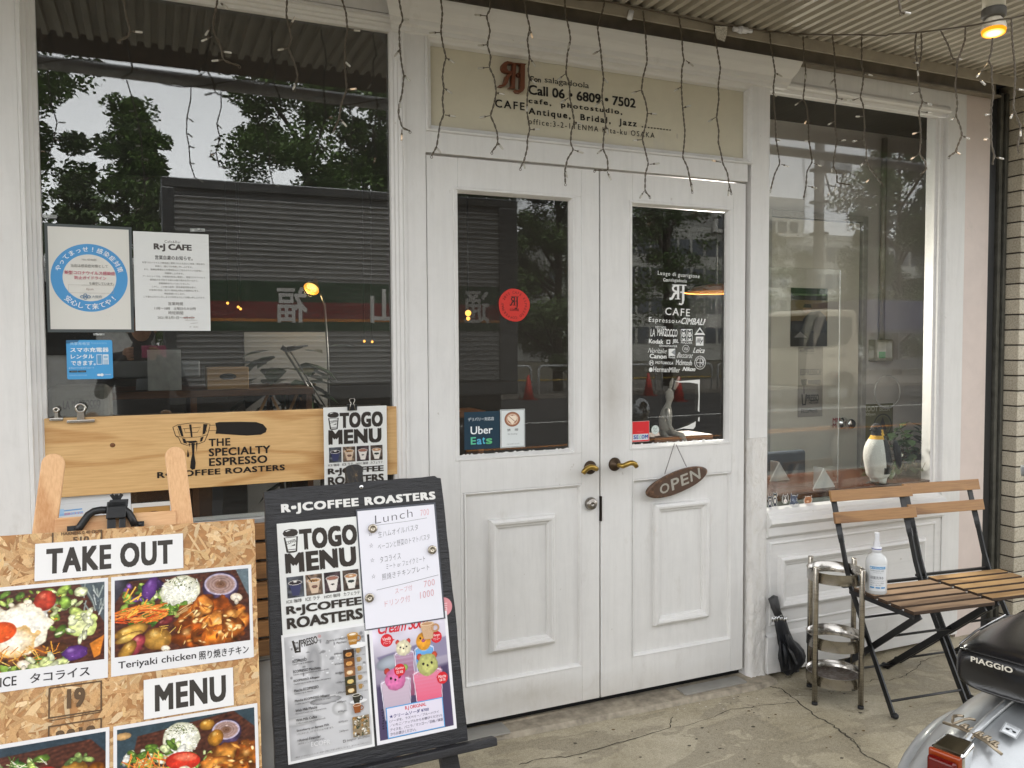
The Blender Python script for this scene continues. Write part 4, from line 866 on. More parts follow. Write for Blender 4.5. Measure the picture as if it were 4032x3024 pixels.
for k in range(4): s.rect(98+k*3,58,1.4,15,'#5f9cc8')
s.text('まずはアプリをダウンロード',5,80,72,85,'#d7e7f2',0.004); s.rect(6,90,21,5.5,'#26292e'); s.rect(29,90,21,5.5,'#26292e'); s.text('App Store',10,91.5,25,94,'#c9ced2'); s.text('Google Play',33,91.5,48,94,'#c9ced2')
s.text('充电宝租借小程序扫码使用',6,102,52,106,'#a9d0ec'); s.ell(84,104,5,3.6,'#e4ecf2'); s.ell(92,104,4.4,4.4,'#e4ecf2'); s.text('CHARGE',97,101.5,116,105,'#cfe2f0',0.01)
s.put('rental_sticker', (-1.776,Yp,1.431), UX, VZ, GLOSSY, 'square blue charger rental sticker under the ring poster on the left window', 'sticker', 'papers taped to the left window')
# tape
def tape(x, z, w, h, lab, rot=0, parent=None):
    s = Sheet(w, h, '#8d908e'); 
    for i in range(6): s.rect(random.uniform(0,w*.8), random.uniform(0,h*.7), w*random.uniform(.1,.3), h*random.uniform(.1,.3), random.choice(['#dfe2e0','#b4b8b5','#6d706e']))
    return s.put('tape', (x,Yp-0.0015,z), (math.cos(R(rot)),0,math.sin(R(rot))), (math.sin(R(rot)),0,-math.cos(R(rot))), GLOSSY, lab, 'tape', 'bits of shiny tape on the left window')
tape(-1.826, 1.795, 0.036, 0.010, 'short shiny strip of tape just above the ring poster'); tape(-1.429, 1.775, 0.044, 0.010, 'shiny strip of tape on the top right corner of the notice', 3); tape(-1.704, 1.451, 0.030, 0.006, 'small strip of tape under the ring poster, above the blue sticker')
# small papers half hidden behind the wooden easel
s = Sheet(200, 140, '#cfd2d4', 0.001); s.line([(0,22),(120,20),(200,18)],0.7,'#b3b6b8'); s.rect(4,36,16,14,'#9ec2e0'); s.line([(20,42),(68,40)],4,'#6f9fcf'); s.line([(4,54),(70,50)],7,'#8fb5da'); s.text('追跡システム',20,48,70,55,'#d0606a',0.01)
s.text('大阪コロナ追跡システム',26,64,190,78,'#6d7074',0.004); s.text('ご協力のお願い',70,86,130,94,'#85888b',0.004); s.text('■大阪コロナ追跡システムとは',4,104,100,109,'#6d7074',0.002)
s.put('tracing_notice', (-1.815,Yp,0.968), UX, VZ, PRINT, 'pale notice with a blue logo behind the wooden easel posts', 'notice')
c = Cv(60, 42, '#3f4a48', 70); c.poly([(0,0),(1,0),(1,.25),(0,.3)],'#b58a52',.03); c.ell(.55,.33,.26,.20,'#8a5a34',0,edge='#6a4224'); c.ell(.5,.31,.12,.10,'#efe2cc',0,soft=.2); c.ell(.58,.31,.12,.10,'#efe2cc',0,soft=.2); c.leaves(0,.45,.3,.7,8,['#d8d2c6','#5f8a86'],(.05,.1))
s = Sheet(116, 90, '#d3d1cc', 0.001); s.pic(5,13,104,72,c.a); s.text('PS',10,62,20,70,'#e4e2dd',.02)
s.put('latte_card', (-1.614,Yp,0.932), UX, VZ, GLOSSY, 'framed card with a latte heart between the wooden easel posts', 'card')

# ------------------------------------------------------------------ door stickers and lettering
Yd = 0.0215
def rj(s, x, y, w, h, col):
    """the linked monogram: a mirrored R whose stem is shared with a J"""
    t = w*0.13
    s.rect(x+w*.44,y,t,h*.72,col); s.ring(x+w*.44,y+h*.20,w*.30,h*.20,t*.9,col,26,88,272); s.rect(x+w*.16,y,w*.84,h*.045,col); s.line([(x+w*.46,y+h*.40),(x+w*.28,y+h*.46),(x+w*.20,y+h*.62),(x+w*.14,y+h*.70),(x,y+h*.72)],t*1.05,col); s.rect(x+w*.34,y+h*.70,w*.30,h*.035,col)
    s.rect(x+w*.74,y,t*1.05,h*.80,col); s.line([(x+w*.80,y+h*.78),(x+w*.78,y+h*.92),(x+w*.70,y+h*.985),(x+w*.56,y+h*.95)],t*.8,col); s.ell(x+w*.68,y+h*.38,w*.055,w*.055,col,16)
s = Sheet(132, 122, None, 0.001); s.poly([(66+61*(1+.02*math.sin(5*a+1))*math.cos(a),61-59*(1+.02*math.sin(4*a))*math.sin(a)) for a in [2*PI*i/48 for i in range(48)]], '#c8342c')
s.arc('CAFE ESPRESSO COFFEE', 66, 61, 46, 100, -150, 13, '#3a1c18', 0.006); s.arc('MAY 2012', 66, 61, 46, 205, 112, 13, '#3a1c18', 0.006); rj(s, 48, 30, 36, 44, '#3a1c18'); s.text('COFFEE', 48, 74, 84, 82, '#3a1c18', 0.012)
s.put('round_seal', (-0.410,Yd,1.6145), UX, VZ, PRINT, 'red round seal sticker with a monogram on the left door pane', 'sticker', 'stickers on the door panes')
s = Sheet(136, 134, '#1d3646', 0.001); s.text('デリバリー対応店',15,20,114,33,'#cfd6da',0.012); s.text('Uber',24,52,108,80,'#e9ecee',0.012); s.text('E',24,90,44,116,'#5fbf9a',0.022); s.text('a',47,97,66,117,'#57a6c8',0.022); s.text('t',68,92,79,116,'#58b3d0',0.022); s.text('s',82,97,106,117,'#5fb87e',0.022)
s.put('delivery_sticker', (-0.540,Yd,1.1735), UX, VZ, PRINT, 'square dark blue food delivery sticker low on the left door pane', 'sticker', 'stickers on the door panes')
s = Sheet(97, 139, '#d5dada', 0.001); s.frame(2,2,93,135,1.4,'#2a2a2a'); s.ell(47,36,31,27,'#8a5a44'); s.ell(47,36,27,23,'#a8765a'); s.ell(40,33,11,11,'#ead9c6'); s.ell(54,33,11,11,'#ead9c6'); s.poly([(31,38),(63,38),(47,56)],'#ead9c6'); s.line([(32,24),(64,50)],2,'#8a5a44'); s.ring(47,36,22,19,2,'#ead9c6',40)
s.text('禁　煙',26,70,70,79,'#4a4a4a',0.01); s.text('No Smoking',29,87,66,93,'#6d7272',0.004); s.text('ご協力をお願いいたします',24,124,74,127.5,'#6d7272')
o = s.put('smoking_card', (-0.402,Yd-0.002,1.1775), UX, VZ, PRINT, 'white no-smoking card with a latte heart on the left door pane', 'card', 'stickers on the door panes')
s = Sheet(78, 80, '#cf2a30', 0.001); s.rect(3,50,72,24,'#cfd2d8'); s.text('Security',24,38,52,42.5,'#e07a78'); s.text('by',35,44,42,48,'#e07a78')
for ch, x0, x1, col in (('S',7,18,'#2f4fa0'),('E',20,29,'#2f4fa0'),('C',31,42,'#7fc8b8'),('O',43,56,'#2f4fa0'),('M',58,72,'#2f4fa0')): s.text(ch,x0,54,x1,69,col,0.03)
s.frame(0,0,78,80,1.2,'#c9b9b4'); s.put('security_sticker', (0.1515,Yd,1.1115), UX, VZ, PRINT, 'small red and white security sticker at the corner of the right door pane', 'sticker', 'stickers on the door panes')
s = Sheet(36, 36, None, 0.001); s.ell(18,18,18,18,'#c9d2cd'); s.ell(18,18,16.4,16.4,'#a5b0ab'); s.ell(18,18,15.6,15.6,'#c9d2cd'); s.text('Fol',9,8,24,17,'#5f6d68',-.004,1,.2); s.text('Epi',11,19,27,29,'#5f6d68',-.004,1,.2)
s.put('round_sticker', (0.240,Yd,1.0925), UX, VZ, PRINT, 'tiny pale round sticker low on the right door pane', 'sticker', 'stickers on the door panes')
# white vinyl names on the right door: crop of the pane, 771 px = 460 px of the photo
W = '#dfe0de'; s = Sheet(771, 1659, None, 0.00070)
def sm(x, y): return x-60, y
t = lambda txt, x0, y0, x1, y1, b=0.0, sp=1.0, sh=0.0, rot=-3: s.text(txt, x0, y0, x1, y1, W, b, sp, sh, rot)
t('Luogo di guarigione',250,468,527,502,.008,1.25); t('Con',286,507,320,530,.02); t('salagadoola',323,508,440,538,-.004); rj(s,326,548,112,134,W)
t('CAFE',298,706,462,756,.012,1.25); t('Espresso',192,772,359,812,0,1.2); t('LA',370,787,402,804,.02,1,.2); t('CIMBALI',404,772,560,816,.02,1,.25)
t('PURELY CRAFTED',233,828,302,843,.01); t('LA',203,846,232,895,.01); t('MARZOCCO',246,845,378,895,.015,.9); t('Quality',296,880,362,902,.01,1,.2)
for i in range(2):
    for j in range(2): s.rect(400+j*40,846+i*42,37,38,W); s.text('M',403+j*40,851+i*42,434+j*40,880+i*42,'#202326',.03)
t('MAZZER',400,930,476,945,.01); s.poly([(526,833),(489,886),(562,886)],W); s.poly([(526,846),(506,872),(546,872)],'#202326'); t('MAHLKÖNIG',498,874,554,882,.01)
t('Kodak',190,914,284,943,.03); s.rect(304,918,24,28,W); s.ell(316,932,8,9,'#202326',16); t('JBL',343,914,384,946,.02); s.rect(499,897,51,61,W); s.text('illy',504,908,546,948,'#202326',.015,1,.2)
t('GRINDMASTER',256,953,374,966,.02,1.15); t('Noritake',188,974,306,1006,-.004,1,.35); s.rect(317,978,44,48,W); s.poly([(334,1002),(361,980),(361,1024)],'#8d9092'); t('Kodak',317,1028,361,1041,.01); s.ring(431,978,23,25,2.5,W,24); t('VIA',418,968,445,990,.0); t('Leica',484,972,560,1008,.012,1,.3)
t('Canon',193,1012,303,1042,.03); t('Baccarat',376,1006,478,1040,-.002,1,.35); s.ring(205,1070,15,18,2.5,W,24); t('M',197,1060,213,1080,.02,1,0,0); t('MOTOROLA',230,1063,347,1081,.02,1.05,.15); t('McIntosh',364,1054,471,1090,.012)
s.ring(526,1074,38,46,3,W,36); s.ring(526,1074,26,32,2.5,W,30); s.rect(524,1046,3,58,W); s.rect(502,1072,48,3,W); s.arc('ALFA ROMEO',526,1074,31,165,15,10,W,.01,sq=1.2); s.line([(536,1052),(546,1064),(535,1078),(546,1092)],4,W)
s.ell(199,1116,12,15,W,20); t('HermanMiller',215,1100,390,1134,.006); t('Nikon',410,1102,494,1130,.035,1,.3)
p0 = np.array(hit((2440+60*.59664, 790+0*.59664),1,Yd)); pa = np.array(hit((2440+255*.59664,790+1130*.59664),1,Yd)); pb = np.array(hit((2440+560*.59664,790+475*.59664),1,Yd))
o = s.put('vinyl_lettering', (0,Yd,0), UX, VZ, PRINT, 'white vinyl brand names and monogram stuck on the right door pane', 'lettering', 'stickers on the door panes')
# place: pixels of the crop to metres on the pane (measured at two corners)
L = [np.array(hit((2440+x*.59664,790+y*.59664),1,Yd)) for x, y in ((190,475),(560,475),(190,1130))]
sx = (L[1][0]-L[0][0])/(370*0.0007); sz = (L[0][2]-L[2][2])/(655*0.0007)
o.matrix_world = Matrix(((sx,0,0,L[0][0]-190*.0007*sx),(0,0,-1,Yd),(0,sz,0,L[0][2]+475*.0007*sz),(0,0,0,1)))
s = Sheet(100, 170, None, 0.001)
for pts in ([(4,2),(24,4),(100,0),(100,16),(92,14),(60,9),(22,8)],[(93,10),(100,10),(99,110),(93,104),(96,60)],[(95,128),(100,126),(99,142),(94,138)],[(0,166),(24,162),(58,152),(86,140),(84,158),(76,166),(40,162)]): s.poly(pts, '#d9dad6')
a_ = hit((2440+352*.59664,790+1185*.59664),1,Yd); b_ = hit((2440+527*.59664,790+1510*.59664),1,Yd)
o = s.put('torn_sticker', (a_[0],Yd,a_[2]), UX, VZ, PRINT, 'torn white remains of a square sticker low on the right door pane', 'sticker', 'stickers on the door panes')
o.matrix_world = Matrix(((abs(b_[0]-a_[0])/0.1,0,0,a_[0]),(0,0,-1,Yd),(0,(a_[2]-b_[2])/0.168,0,a_[2]),(0,0,0,1)))

# lettering and emblem on the cream sign panel, measured off the panel
def SR(x, y): return hit((1900+x*.36166,180+y*.36166),1,0.028)
SGN = Sheet(2, 1, None)
def sign_text(txt, x0, x1, ytop, ybot, bold, spacing=1.0):
    """x0..x1 along the line, ytop / ybot the letter heights at its left end"""
    A, B = SR(x0,ytop), SR(x0,ybot); w, h = SR(x1,(ytop+ybot)/2+0.115*(x1-x0))[0]-A[0], A[2]-B[2]
    SGN.text(txt, A[0], -A[2], A[0]+w, -A[2]+h, '#1d1a17', bold, spacing)
for a in (('Con',512,636,325,385,.03,1.0),('salagadoola',676,1160,335,418,.006,1.0),('Call 06 • 6809 • 7502',498,1668,420,528,.028,1.0),('cafe,  photostudio,',500,1522,566,640,.03,1.3),('Antique,  Bridal,  Jazz ..........',500,2050,672,765,.03,1.3),('office:3-2-1TENMA Kita-ku OSAKA',500,1872,790,852,.010,1.35),('CAFE',135,458,580,668,.02,1.3)): sign_text(*a)
SGN.put('lettering', (0,0.0288,0), UX, VZ, PRINT, parent=sign)

m = MB(); MO = np.array(SR(155,185)); 
def mg(pts, t=0.016): 
    return [np.array(SR(x,y))*np.array([1,0,1])+np.array([0,0.010,0]) for x, y in pts]
def slab(poly):
    P = [SR(x,y) for x, y in poly]; m.prism([(p[0],p[2]) for p in P], Matrix.Translation((0,0.0295,0)) @ Matrix.Rotation(R(90),4,'X'), 0.022)
for poly in ([(308,200),(345,205),(330,470),(338,480),(262,472),(292,462)],[(380,205),(458,214),(440,232),(436,480),(420,510),(390,528),(350,522),(330,500),(336,488),(352,500),(376,496),(388,476),(392,232)],
    [(308,200),(250,184),(215,196),(192,225),(188,262),(206,294),(240,310),(300,312),(300,296),(262,290),(244,268),(242,234),(256,214),(304,218)],[(300,312),(262,318),(232,350),(214,420),(200,440),(160,444),(156,456),(196,464),(232,448),(254,420),(272,356),(298,330)],[(300,200),(458,214),(452,222),(300,212)]): slab(poly)
c0 = SR(378,328); m.ball((c0[0],0.022,c0[2]),0.0085,8)
m.build('emblem', wood('emblem_wood','#3d1f10','#6b3a1f',2,20,0.4), sign, bevel=0.0015)
# ------------------------------------------------------------------ things standing in front of the shop
def world_part(mb, name, mat, th, **kw):      # mesh made in world coordinates, hung under a thing that has no turn
    return mb.build(name, mat, th, loc=tuple(-Vector(th.location)), **kw)
def plane_pt(p, O, n):
    d = ray(p); return CAM+d*(np.dot(np.array(O)-CAM, n)/np.dot(d, n))
OSBM = flat('chipboard_glue', '#a8794a', 0.6, 0, 0.2, 60, 0.3)
# --- chipboard menu board
osb = thing('chipboard_menu_board', 'chipboard board of pressed wood flakes carrying TAKE OUT and food photos', 'menu board', tuple(on_osb(0,0.55)))
def fM(O, U, V, Nn): return Matrix(((U[0],-V[0],Nn[0],O[0]),(U[1],-V[1],Nn[1],O[1]),(U[2],-V[2],Nn[2],O[2]),(0,0,0,1)))
m = MB(); m.prism([(-0.315,-0.56),(0.308,-0.56),(0.308,0.106),(-0.315,0.106)], fM(on_osb(0,0,-0.014),BU,BV,BN), 0.0135)
world_part(m, 'panel', OSBM, osb)
m = MB(); FM = fM(on_osb(0,0,0),BU,BV,BN); pal = [lin(h) for h in ('#d3ab78','#c69a66','#dfc092','#b98a58','#e6cba2','#cca06c','#d8b484','#a87a4c','#ddb880','#d3ab78')]
for i in range(3000):
    x, y = random.uniform(-0.315,0.308), random.uniform(-0.56,0.106); L_, w_ = random.uniform(0.008,0.045), random.uniform(0.002,0.011); a = random.gauss(0.6 if random.random() < .5 else 2.0, 0.6); z = random.uniform(0.0,0.0009)
    ca, sa = math.cos(a), math.sin(a); pts = []
    for dx, dy in ((-1,-.6),(-.3,-1),(.6,-.9),(1,.2),(.4,1),(-.7,.8)):
        px, py = x+(dx*L_*ca-dy*w_*sa)*.7, y+(dx*L_*sa+dy*w_*ca)*.7; pts.append((min(0.308,max(-0.315,px)), min(0.106,max(-0.56,py)), z+0.0002*dx))
    k = random.uniform(.75,1.12); c = random.choice(pal); m.add([FM @ Vector(p) for p in pts], [tuple(range(6))], tuple(q*k for q in c))
k = N('wood_flakes'); at = k.n('ShaderNodeAttribute', attribute_name='Col'); f = k.noise(k.coord(scale=(1,1,1)), 420, 3, 0.7)
k.set(k.mix(0.28, at.outputs['Color'], k.ramp(f, [(0.3,'#7d5530'),(0.7,'#e4c08f')])), 0.55); k.bump(f, 0.4, 0.001)
world_part(m, 'flakes', k.m, osb)
s = Sheet(110, 240, None, 0.001); ST_ = '#5f4a35'
s.frame(0,64,100,62,3,ST_); s.text('19',34,72,68,112,ST_,0.05); s.line([(2,130),(98,128)],2,ST_); s.frame(0,140,100,60,3,ST_); s.text('2018',14,152,88,190,ST_,0.04)
s.put('stamp_mark', on_osb(-0.1173,0.15,0.0012), BU, BV, PRINT, parent=None); st1 = bpy.data.objects['stamp_mark']
s = Sheet(110, 60, None, 0.001); s.text('510',42,12,74,25,ST_,0.04); s.line([(4,24),(38,24)],2,ST_); s.line([(78,22),(98,22)],2,ST_); s.text('HARNESS 0.40 OUT',20,0,98,7,ST_,0.02); s.line([(4,0),(4,26)],3,ST_); s.line([(98,0),(98,22)],3,ST_)
s.put('stamp_mark', on_osb(-0.1173,-0.105,0.0012), BU, BV, PRINT)
for o in [q for q in list(C.objects) if q.name.startswith('stamp_mark')]:
    mw = o.matrix_world.copy(); o.parent = osb; o.matrix_parent_inverse = Matrix.Translation(-Vector(osb.location)); o.matrix_world = mw
# --- pale wooden easel behind it
PINE = wood('pine', '#b98352', '#dcb183', 2, 30, 0.5, 30)
PINE_X = wood('pine_rail', '#bb8656', '#dcb183', 0, 30, 0.5, 30)
P4 = lambda x, y: (120+x*.31646, 1700+y*.31646)
EO = on_osb(0,0,-0.034); we = thing('wooden_easel', 'pale pine easel with two round-topped posts behind the chipboard board', 'easel', (-1.62,-0.62,0))
def post(top, low, w, t, name):
    A, B = plane_pt(P4(*top), EO, BN), plane_pt(P4(*low), EO, BN); d = (B-A)/np.linalg.norm(B-A); L_ = (A[2]-0.0)/(-d[2]); sd = np.cross(d, BN); sd /= np.linalg.norm(sd)
    poly = [(w/2*math.cos(R(q)), w/2*math.sin(R(q))) for q in range(0,181,15)]+[(-w/2,-(L_-w/2)),(w/2,-(L_-w/2))]
    O = A+d*(w/2); m = MB(); m.prism(poly, fM(O-BN*t, sd, d, BN), t); return world_part(m, name, PINE, we, bevel=0.003), A, d
_, A1, d1 = post((298,270), (172,1250), 0.047, 0.022, 'post'); _, A2, d2 = post((1790,185), (1905,1150), 0.044, 0.022, 'post')
m = MB(); a = plane_pt(P4(300,1205), EO-BN*0.004, BN); b = plane_pt(P4(1810,1100), EO-BN*0.004, BN); m.bar(a, b, 0.018, 0.045, BV, 0); world_part(m, 'crossbar', PINE_X, we, bevel=0.002)
m = MB(); m.bar(A1+d1*0.75, A2+d2*0.75, 0.018, 0.045, BV, 0); world_part(m, 'crossbar', PINE_X, we, bevel=0.002)
m = MB(); m.bar((-1.63,-0.60,0.86),(-1.60,-0.20,0.012), 0.04, 0.02, (0,1,0.3)); world_part(m, 'rear_leg', PINE, we, bevel=0.002)
# --- black bracket clamped on the easel
br = thing('black_bracket', 'black metal clamp with wing bolt and two curved arms above the chipboard board', 'clamp', tuple(on_osb(0,-0.12,-0.03)))
KO2 = on_osb(0,0,-0.020); pb = lambda x, y, n=0.0: plane_pt(P4(x,y), KO2+BN*n, BN)
m = MB(); m.tube([pb(x,y) for x, y in ((980,975),(880,975),(790,990),(720,1035),(670,1105),(625,1170),(580,1235))], 0.0085, 10); m.bar(pb(455,1228), pb(590,1215), 0.018, 0.004, BN); world_part(m, 'arm', BLACK, br)
m = MB(); m.tube([pb(x,y) for x, y in ((1130,968),(1180,980),(1225,1015),(1262,1080),(1300,1165))], 0.0085, 10); m.bar(pb(1300,1168), pb(1415,1160), 0.018, 0.004, BN); m.ball(pb(1362,1150), 0.006, 5); world_part(m, 'arm', BLACK, br)
m = MB(); a = pb(1062,925); m.prism([(-0.020,-0.028),(0.020,-0.028),(0.022,0.010),(-0.018,0.010)], fM(a, BU, BV, BN), 0.012); m.prism([(-0.020,-0.004),(0.024,-0.004),(0.026,0.014),(-0.012,0.014)], fM(a-BN*0.03, BU, BV, BN), 0.042)
m.prism([(-0.018,-0.09),(0.000,-0.09),(0.0,-0.028),(-0.018,-0.028)], fM(a, BU, BV, BN), 0.006); m.prism([(0.006,-0.09),(0.020,-0.09),(0.020,-0.028),(0.006,-0.028)], fM(a, BU, BV, BN), 0.006); world_part(m, 'clamp', BLACK, br, bevel=0.002)
m = MB(); q = pb(1075,885); z = np.array([0,0,1.0]); m.tube([q-z*0.004, q+z*0.004], 0.008, 8)
for sx in (-1,0,1): m.bar(q+z*0.002, q+z*0.020+BU*0.011*sx, 0.008, 0.005, BN)
world_part(m, 'wing_bolt', BLACK, br, bevel=0.001)

# --- black easel board
kb = thing('black_easel_board', 'black stained wooden easel board lettered ROASTERS with four menu sheets', 'menu board', tuple(on_black(0.21,0.72)))
def m_blackwood():
    k = N('black_stained_wood'); f = k.noise(k.coord(scale=(8,60,60)), 2.2, 6, 0.7); g = k.noise(k.coord(scale=(3,30,30)), 5, 5, 0.75)
    k.set(k.mix(k.ramp(g, [(0.68,(0,0,0)),(0.74,(0.55,)*3)]), k.ramp(f, [(0.3,'#141416'),(0.7,'#2b2b2f')]), '#6d6a66'), 0.42); k.bump(f, 0.9, 0.004); return k.m
BW = m_blackwood()
def edge(x0, y0, x1, y1, n=14): return [(x0+(x1-x0)*i/n+random.uniform(-.0012,.0012), y0+(y1-y0)*i/n+random.uniform(-.0012,.0012)) for i in range(n)]
m = MB(); m.prism(edge(-0.030,-0.334,0.457,-0.334)+edge(0.457,-0.334,0.4485,0.342)+[(0.446,0.350),(0.436,0.352),(0.430,0.357)]+edge(0.424,0.357,-0.014,0.355)+edge(-0.021,0.350,-0.030,-0.334), fM(on_black(0,0,-0.018),KU,KV,KN), 0.018)
world_part(m, 'panel', BW, kb, bevel=0.0015)
m = MB(); pw = 0.0225; m.prism([(pw*math.cos(R(q)), 0.010*math.sin(R(q))) for q in range(0,181,20)]+[(-pw,-0.20),(pw,-0.20)], fM(on_black(0.2145,-0.395,-0.040),KU,KV,KN), 0.020)
k = N('worn_black_post'); f = k.noise(k.coord(scale=(1,1,0.6)), 55, 5, 0.7); k.set(k.ramp(f, [(0.5,'#1b1917'),(0.62,'#3d3226'),(0.72,'#8d6f45')]), 0.6); k.bump(f,0.6,0.003)
world_part(m, 'post', k.m, kb, bevel=0.003)
m = MB(); a, b = on_black(-0.075,0.3445,0.012), on_black(0.527,0.3445,0.012); m.bar(a, b, 0.034, 0.020, KV); world_part(m, 'ledge', BW, kb, bevel=0.003)
def leg_to_ground(u, v, du, n0, name='leg', w=0.048):
    A = on_black(u,v,n0); d = KV+KU*du; B = A+d*(A[2]-0.0)/(-d[2]); m = MB(); m.bar(A, B, w, 0.022, KN); return world_part(m, name, BW, kb, bevel=0.002)
leg_to_ground(0.395,0.24,0.11,-0.031); leg_to_ground(0.032,0.24,-0.11,-0.031)
m = MB(); m.bar(on_black(0.2145,-0.30,-0.045), (-1.03,-0.08,0.010), 0.045, 0.02, (0,1,0)); world_part(m, 'rear_leg', BW, kb, bevel=0.002)
m = MB(); m.lathe([(0.0055,0),(0.0055,0.0012),(0.004,0.002),(0,0.002)], (0,0,0), 14, 0, fM(on_black(0.2242,-0.343,0.0),KU,KV,KN)); world_part(m, 'screw', CHROME, kb)
w_, h_ = 0.408, 0.0275; s = Sheet(w_, h_, None); s.text('R•JCOFFEE ROASTERS', 0, 0, w_, h_, '#dcdbd8', 0.055, 1.16)
o = s.put('lettering', on_black(0.017,-0.3155,0.0012), KU, KV, PRINT); mw = o.matrix_world.copy(); o.parent = kb; o.matrix_parent_inverse = Matrix.Translation(-Vector(kb.location)); o.matrix_world = mw
MAG = flat('magnet_nickel', '#a89f90', 0.25, 0.95, 0.1, 90)
for (u, v), lb in (((0.2438,-0.233),'upper left round magnet on the handwritten lunch list'),((0.4005,-0.162),'round magnet at the right edge of the handwritten lunch list'),((0.2222,-0.0603),'lower round magnet between the lunch list and the coffee menu sheet')):
    m = MB(); m.lathe([(0.0115,0),(0.0115,0.005),(0.0105,0.0062),(0.0045,0.0062),(0.0035,0.0052),(0.002,0.0052),(0.0,0.006)], (0,0,0), 24, 0, fM((0,0,0),KU,KV,KN).to_3x3().to_4x4())
    o = m.build('magnet', MAG, loc=tuple(on_black(u,v,0.0056))); tag(o, lb, 'magnet', 'magnets on the black easel board')

# --- slatted wooden screen under the big window
sc = thing('slat_screen', 'low screen of brown wooden slats between the two menu boards under the window', 'slatted screen', (-1.3,-0.03,0))
for i in range(7):
    z1 = 0.853-i*0.062; m = MB(); m.box(-0.50,0.505,-0.012,0.012,z1-0.050,z1)
    m.build('slat', wood('slat_wood','#5f4328','#93693f',0,24,0.55,18,off=0.0), sc, bevel=0.002)
for x in (-0.48,0.02,0.48): m = MB(); m.box(x-0.02,x+0.02,0.0125,0.0275,0.0,0.85); m.build('upright', wood('slat_wood','#5f4328','#93693f'), sc)

# --- plank sign in the window
PLK = wood('cedar_plank', '#b5854f', '#dab47e', 0, 38, 0.4, 20)
m = MB(); m.box(-0.528,0.528,-0.005,0.005,-0.117,0.117)
pk = m.build('plank_sign', PLK, bevel=0.002, loc=(-1.310,0.0330,1.086)); tag(pk, 'long cedar plank sign with a coffee handle drawing in the left window', 'sign')
for x, z, r in ((-0.35,0.03,0.008),(0.39,0.025,0.007),(-0.02,-0.03,0.003)):
    m = MB(); m.ball((x,-0.0048,z),(r,0.0012,r*.9),6); o = m.build('knot', flat('knot_brown','#6b4220',0.6,0,0.3,200), pk)
WR = lambda x, y: np.array(hit(cr(4,x,y),1,0.0275))-np.array((-1.310,0.0330,1.086))
s = Sheet(1, 1, None); DK = '#1f1b18'
def pp(q): w = WR(*q); return (w[0], -w[2])
def dpoly(*q): s.poly([pp(p) for p in q], DK)
def dl(w, *q): s.line([pp(p) for p in q], w*0.00028, DK)
dpoly((1395,1082),(1420,1076),(1560,1074),(1660,1076),(1705,1090),(1730,1120),(1722,1142),(1690,1158),(1600,1164),(1500,1158),(1420,1152),(1397,1153),(1402,1120))
dl(5,(1355,1098),(1398,1096)); dl(5,(1355,1132),(1400,1130))
dl(6,(1120,1110),(1150,1094),(1240,1082),(1320,1082),(1362,1090),(1358,1112)); dl(7,(1120,1110),(1138,1165),(1158,1178),(1175,1215),(1210,1226),(1290,1216),(1325,1202),(1345,1158),(1358,1112)); dl(5,(1138,1165),(1200,1178),(1290,1172),(1345,1158))
dpoly((1150,1100),(1172,1098),(1190,1170),(1175,1168)); dpoly((1225,1092),(1240,1091),(1248,1172),(1238,1174)); dpoly((1318,1088),(1345,1090),(1330,1150),(1312,1158)); dl(5,(1185,1120),(1300,1108),(1280,1142),(1200,1146),(1195,1120)); dpoly((1200,1200),(1270,1196),(1282,1206),(1230,1214))
dpoly((1180,1180),(1200,1186),(1212,1216),(1190,1212)); dpoly((1300,1176),(1320,1170),(1310,1200),(1296,1204)); dl(4,(1150,1120),(1165,1165)); dl(4,(1330,1112),(1340,1140))
dpoly((1240,1212),(1262,1212),(1258,1280),(1268,1340),(1264,1380),(1245,1386),(1232,1372),(1236,1330),(1246,1280)); dpoly((1216,1252),(1226,1290),(1222,1304),(1212,1300)); dpoly((1222,1216),(1232,1216),(1228,1238)); dpoly((1270,1210),(1280,1210),(1274,1272))
def wt(txt, x0, x1, yt, yb):
    A, B, D = pp((x0,yt)), pp((x0,yb)), pp((x1,yt)); s.text(txt, A[0], A[1], D[0], B[1], DK, 0.028, 1.08)
wt('THE',1352,1492,1185,1235); wt('SPECIALTY',1352,1752,1247,1299); wt('ESPRESSO',1354,1732,1310,1362); wt('R•JCOFFEE ROASTERS',1018,1846,1400,1452)
o = s.put('lettering', (0,0,0), UX, VZ, PRINT); o.parent = pk; o.matrix_parent_inverse = Matrix.Identity(4); o.location = (0,-0.0055,0)
# bulldog clips and binder clip
SS = flat('clip_steel', '#b9b5ad', 0.2, 1.0, 0.06)
def bulldog(x, z, w, h, lb):
    t = thing('bulldog_clip', lb, 'clip', (x,0.022,z), 0, 'steel bulldog clips on the plank sign')
    m = MB(); m.box(-w/2,w/2,-0.004,0.004,-0.005,0.004); m.build('jaw', SS, t, bevel=0.002)
    m = MB(); m.prism([(-w*.14,0.004),(w*.14,0.004),(w*.11,h*.55),(-w*.11,h*.55)], Matrix.Rotation(R(90),4,'X'), 0.002); m.tube([(w*.17*math.cos(a),0,h*.68+w*.17*math.sin(a)) for a in [2*PI*i/14 for i in range(14)]], 0.0035, 6, closed=True); m.build('grip', SS, t)
q = AT(4,366,1062,0.022); bulldog(q[0],q[2]+0.002,0.036,0.040,'smaller steel bulldog clip at the left end of the plank sign')
q = AT(4,524,1074,0.022); bulldog(q[0],q[2]+0.002,0.074,0.056,'larger steel bulldog clip on the top edge of the plank sign')
q = np.array(hit((1250+632*.21694,1560+215*.21694),1,0.004)); bc = thing('binder_clip', 'black binder clip holding the TOGO MENU sheet on the plank sign', 'clip', (q[0],0.0075,q[2]))
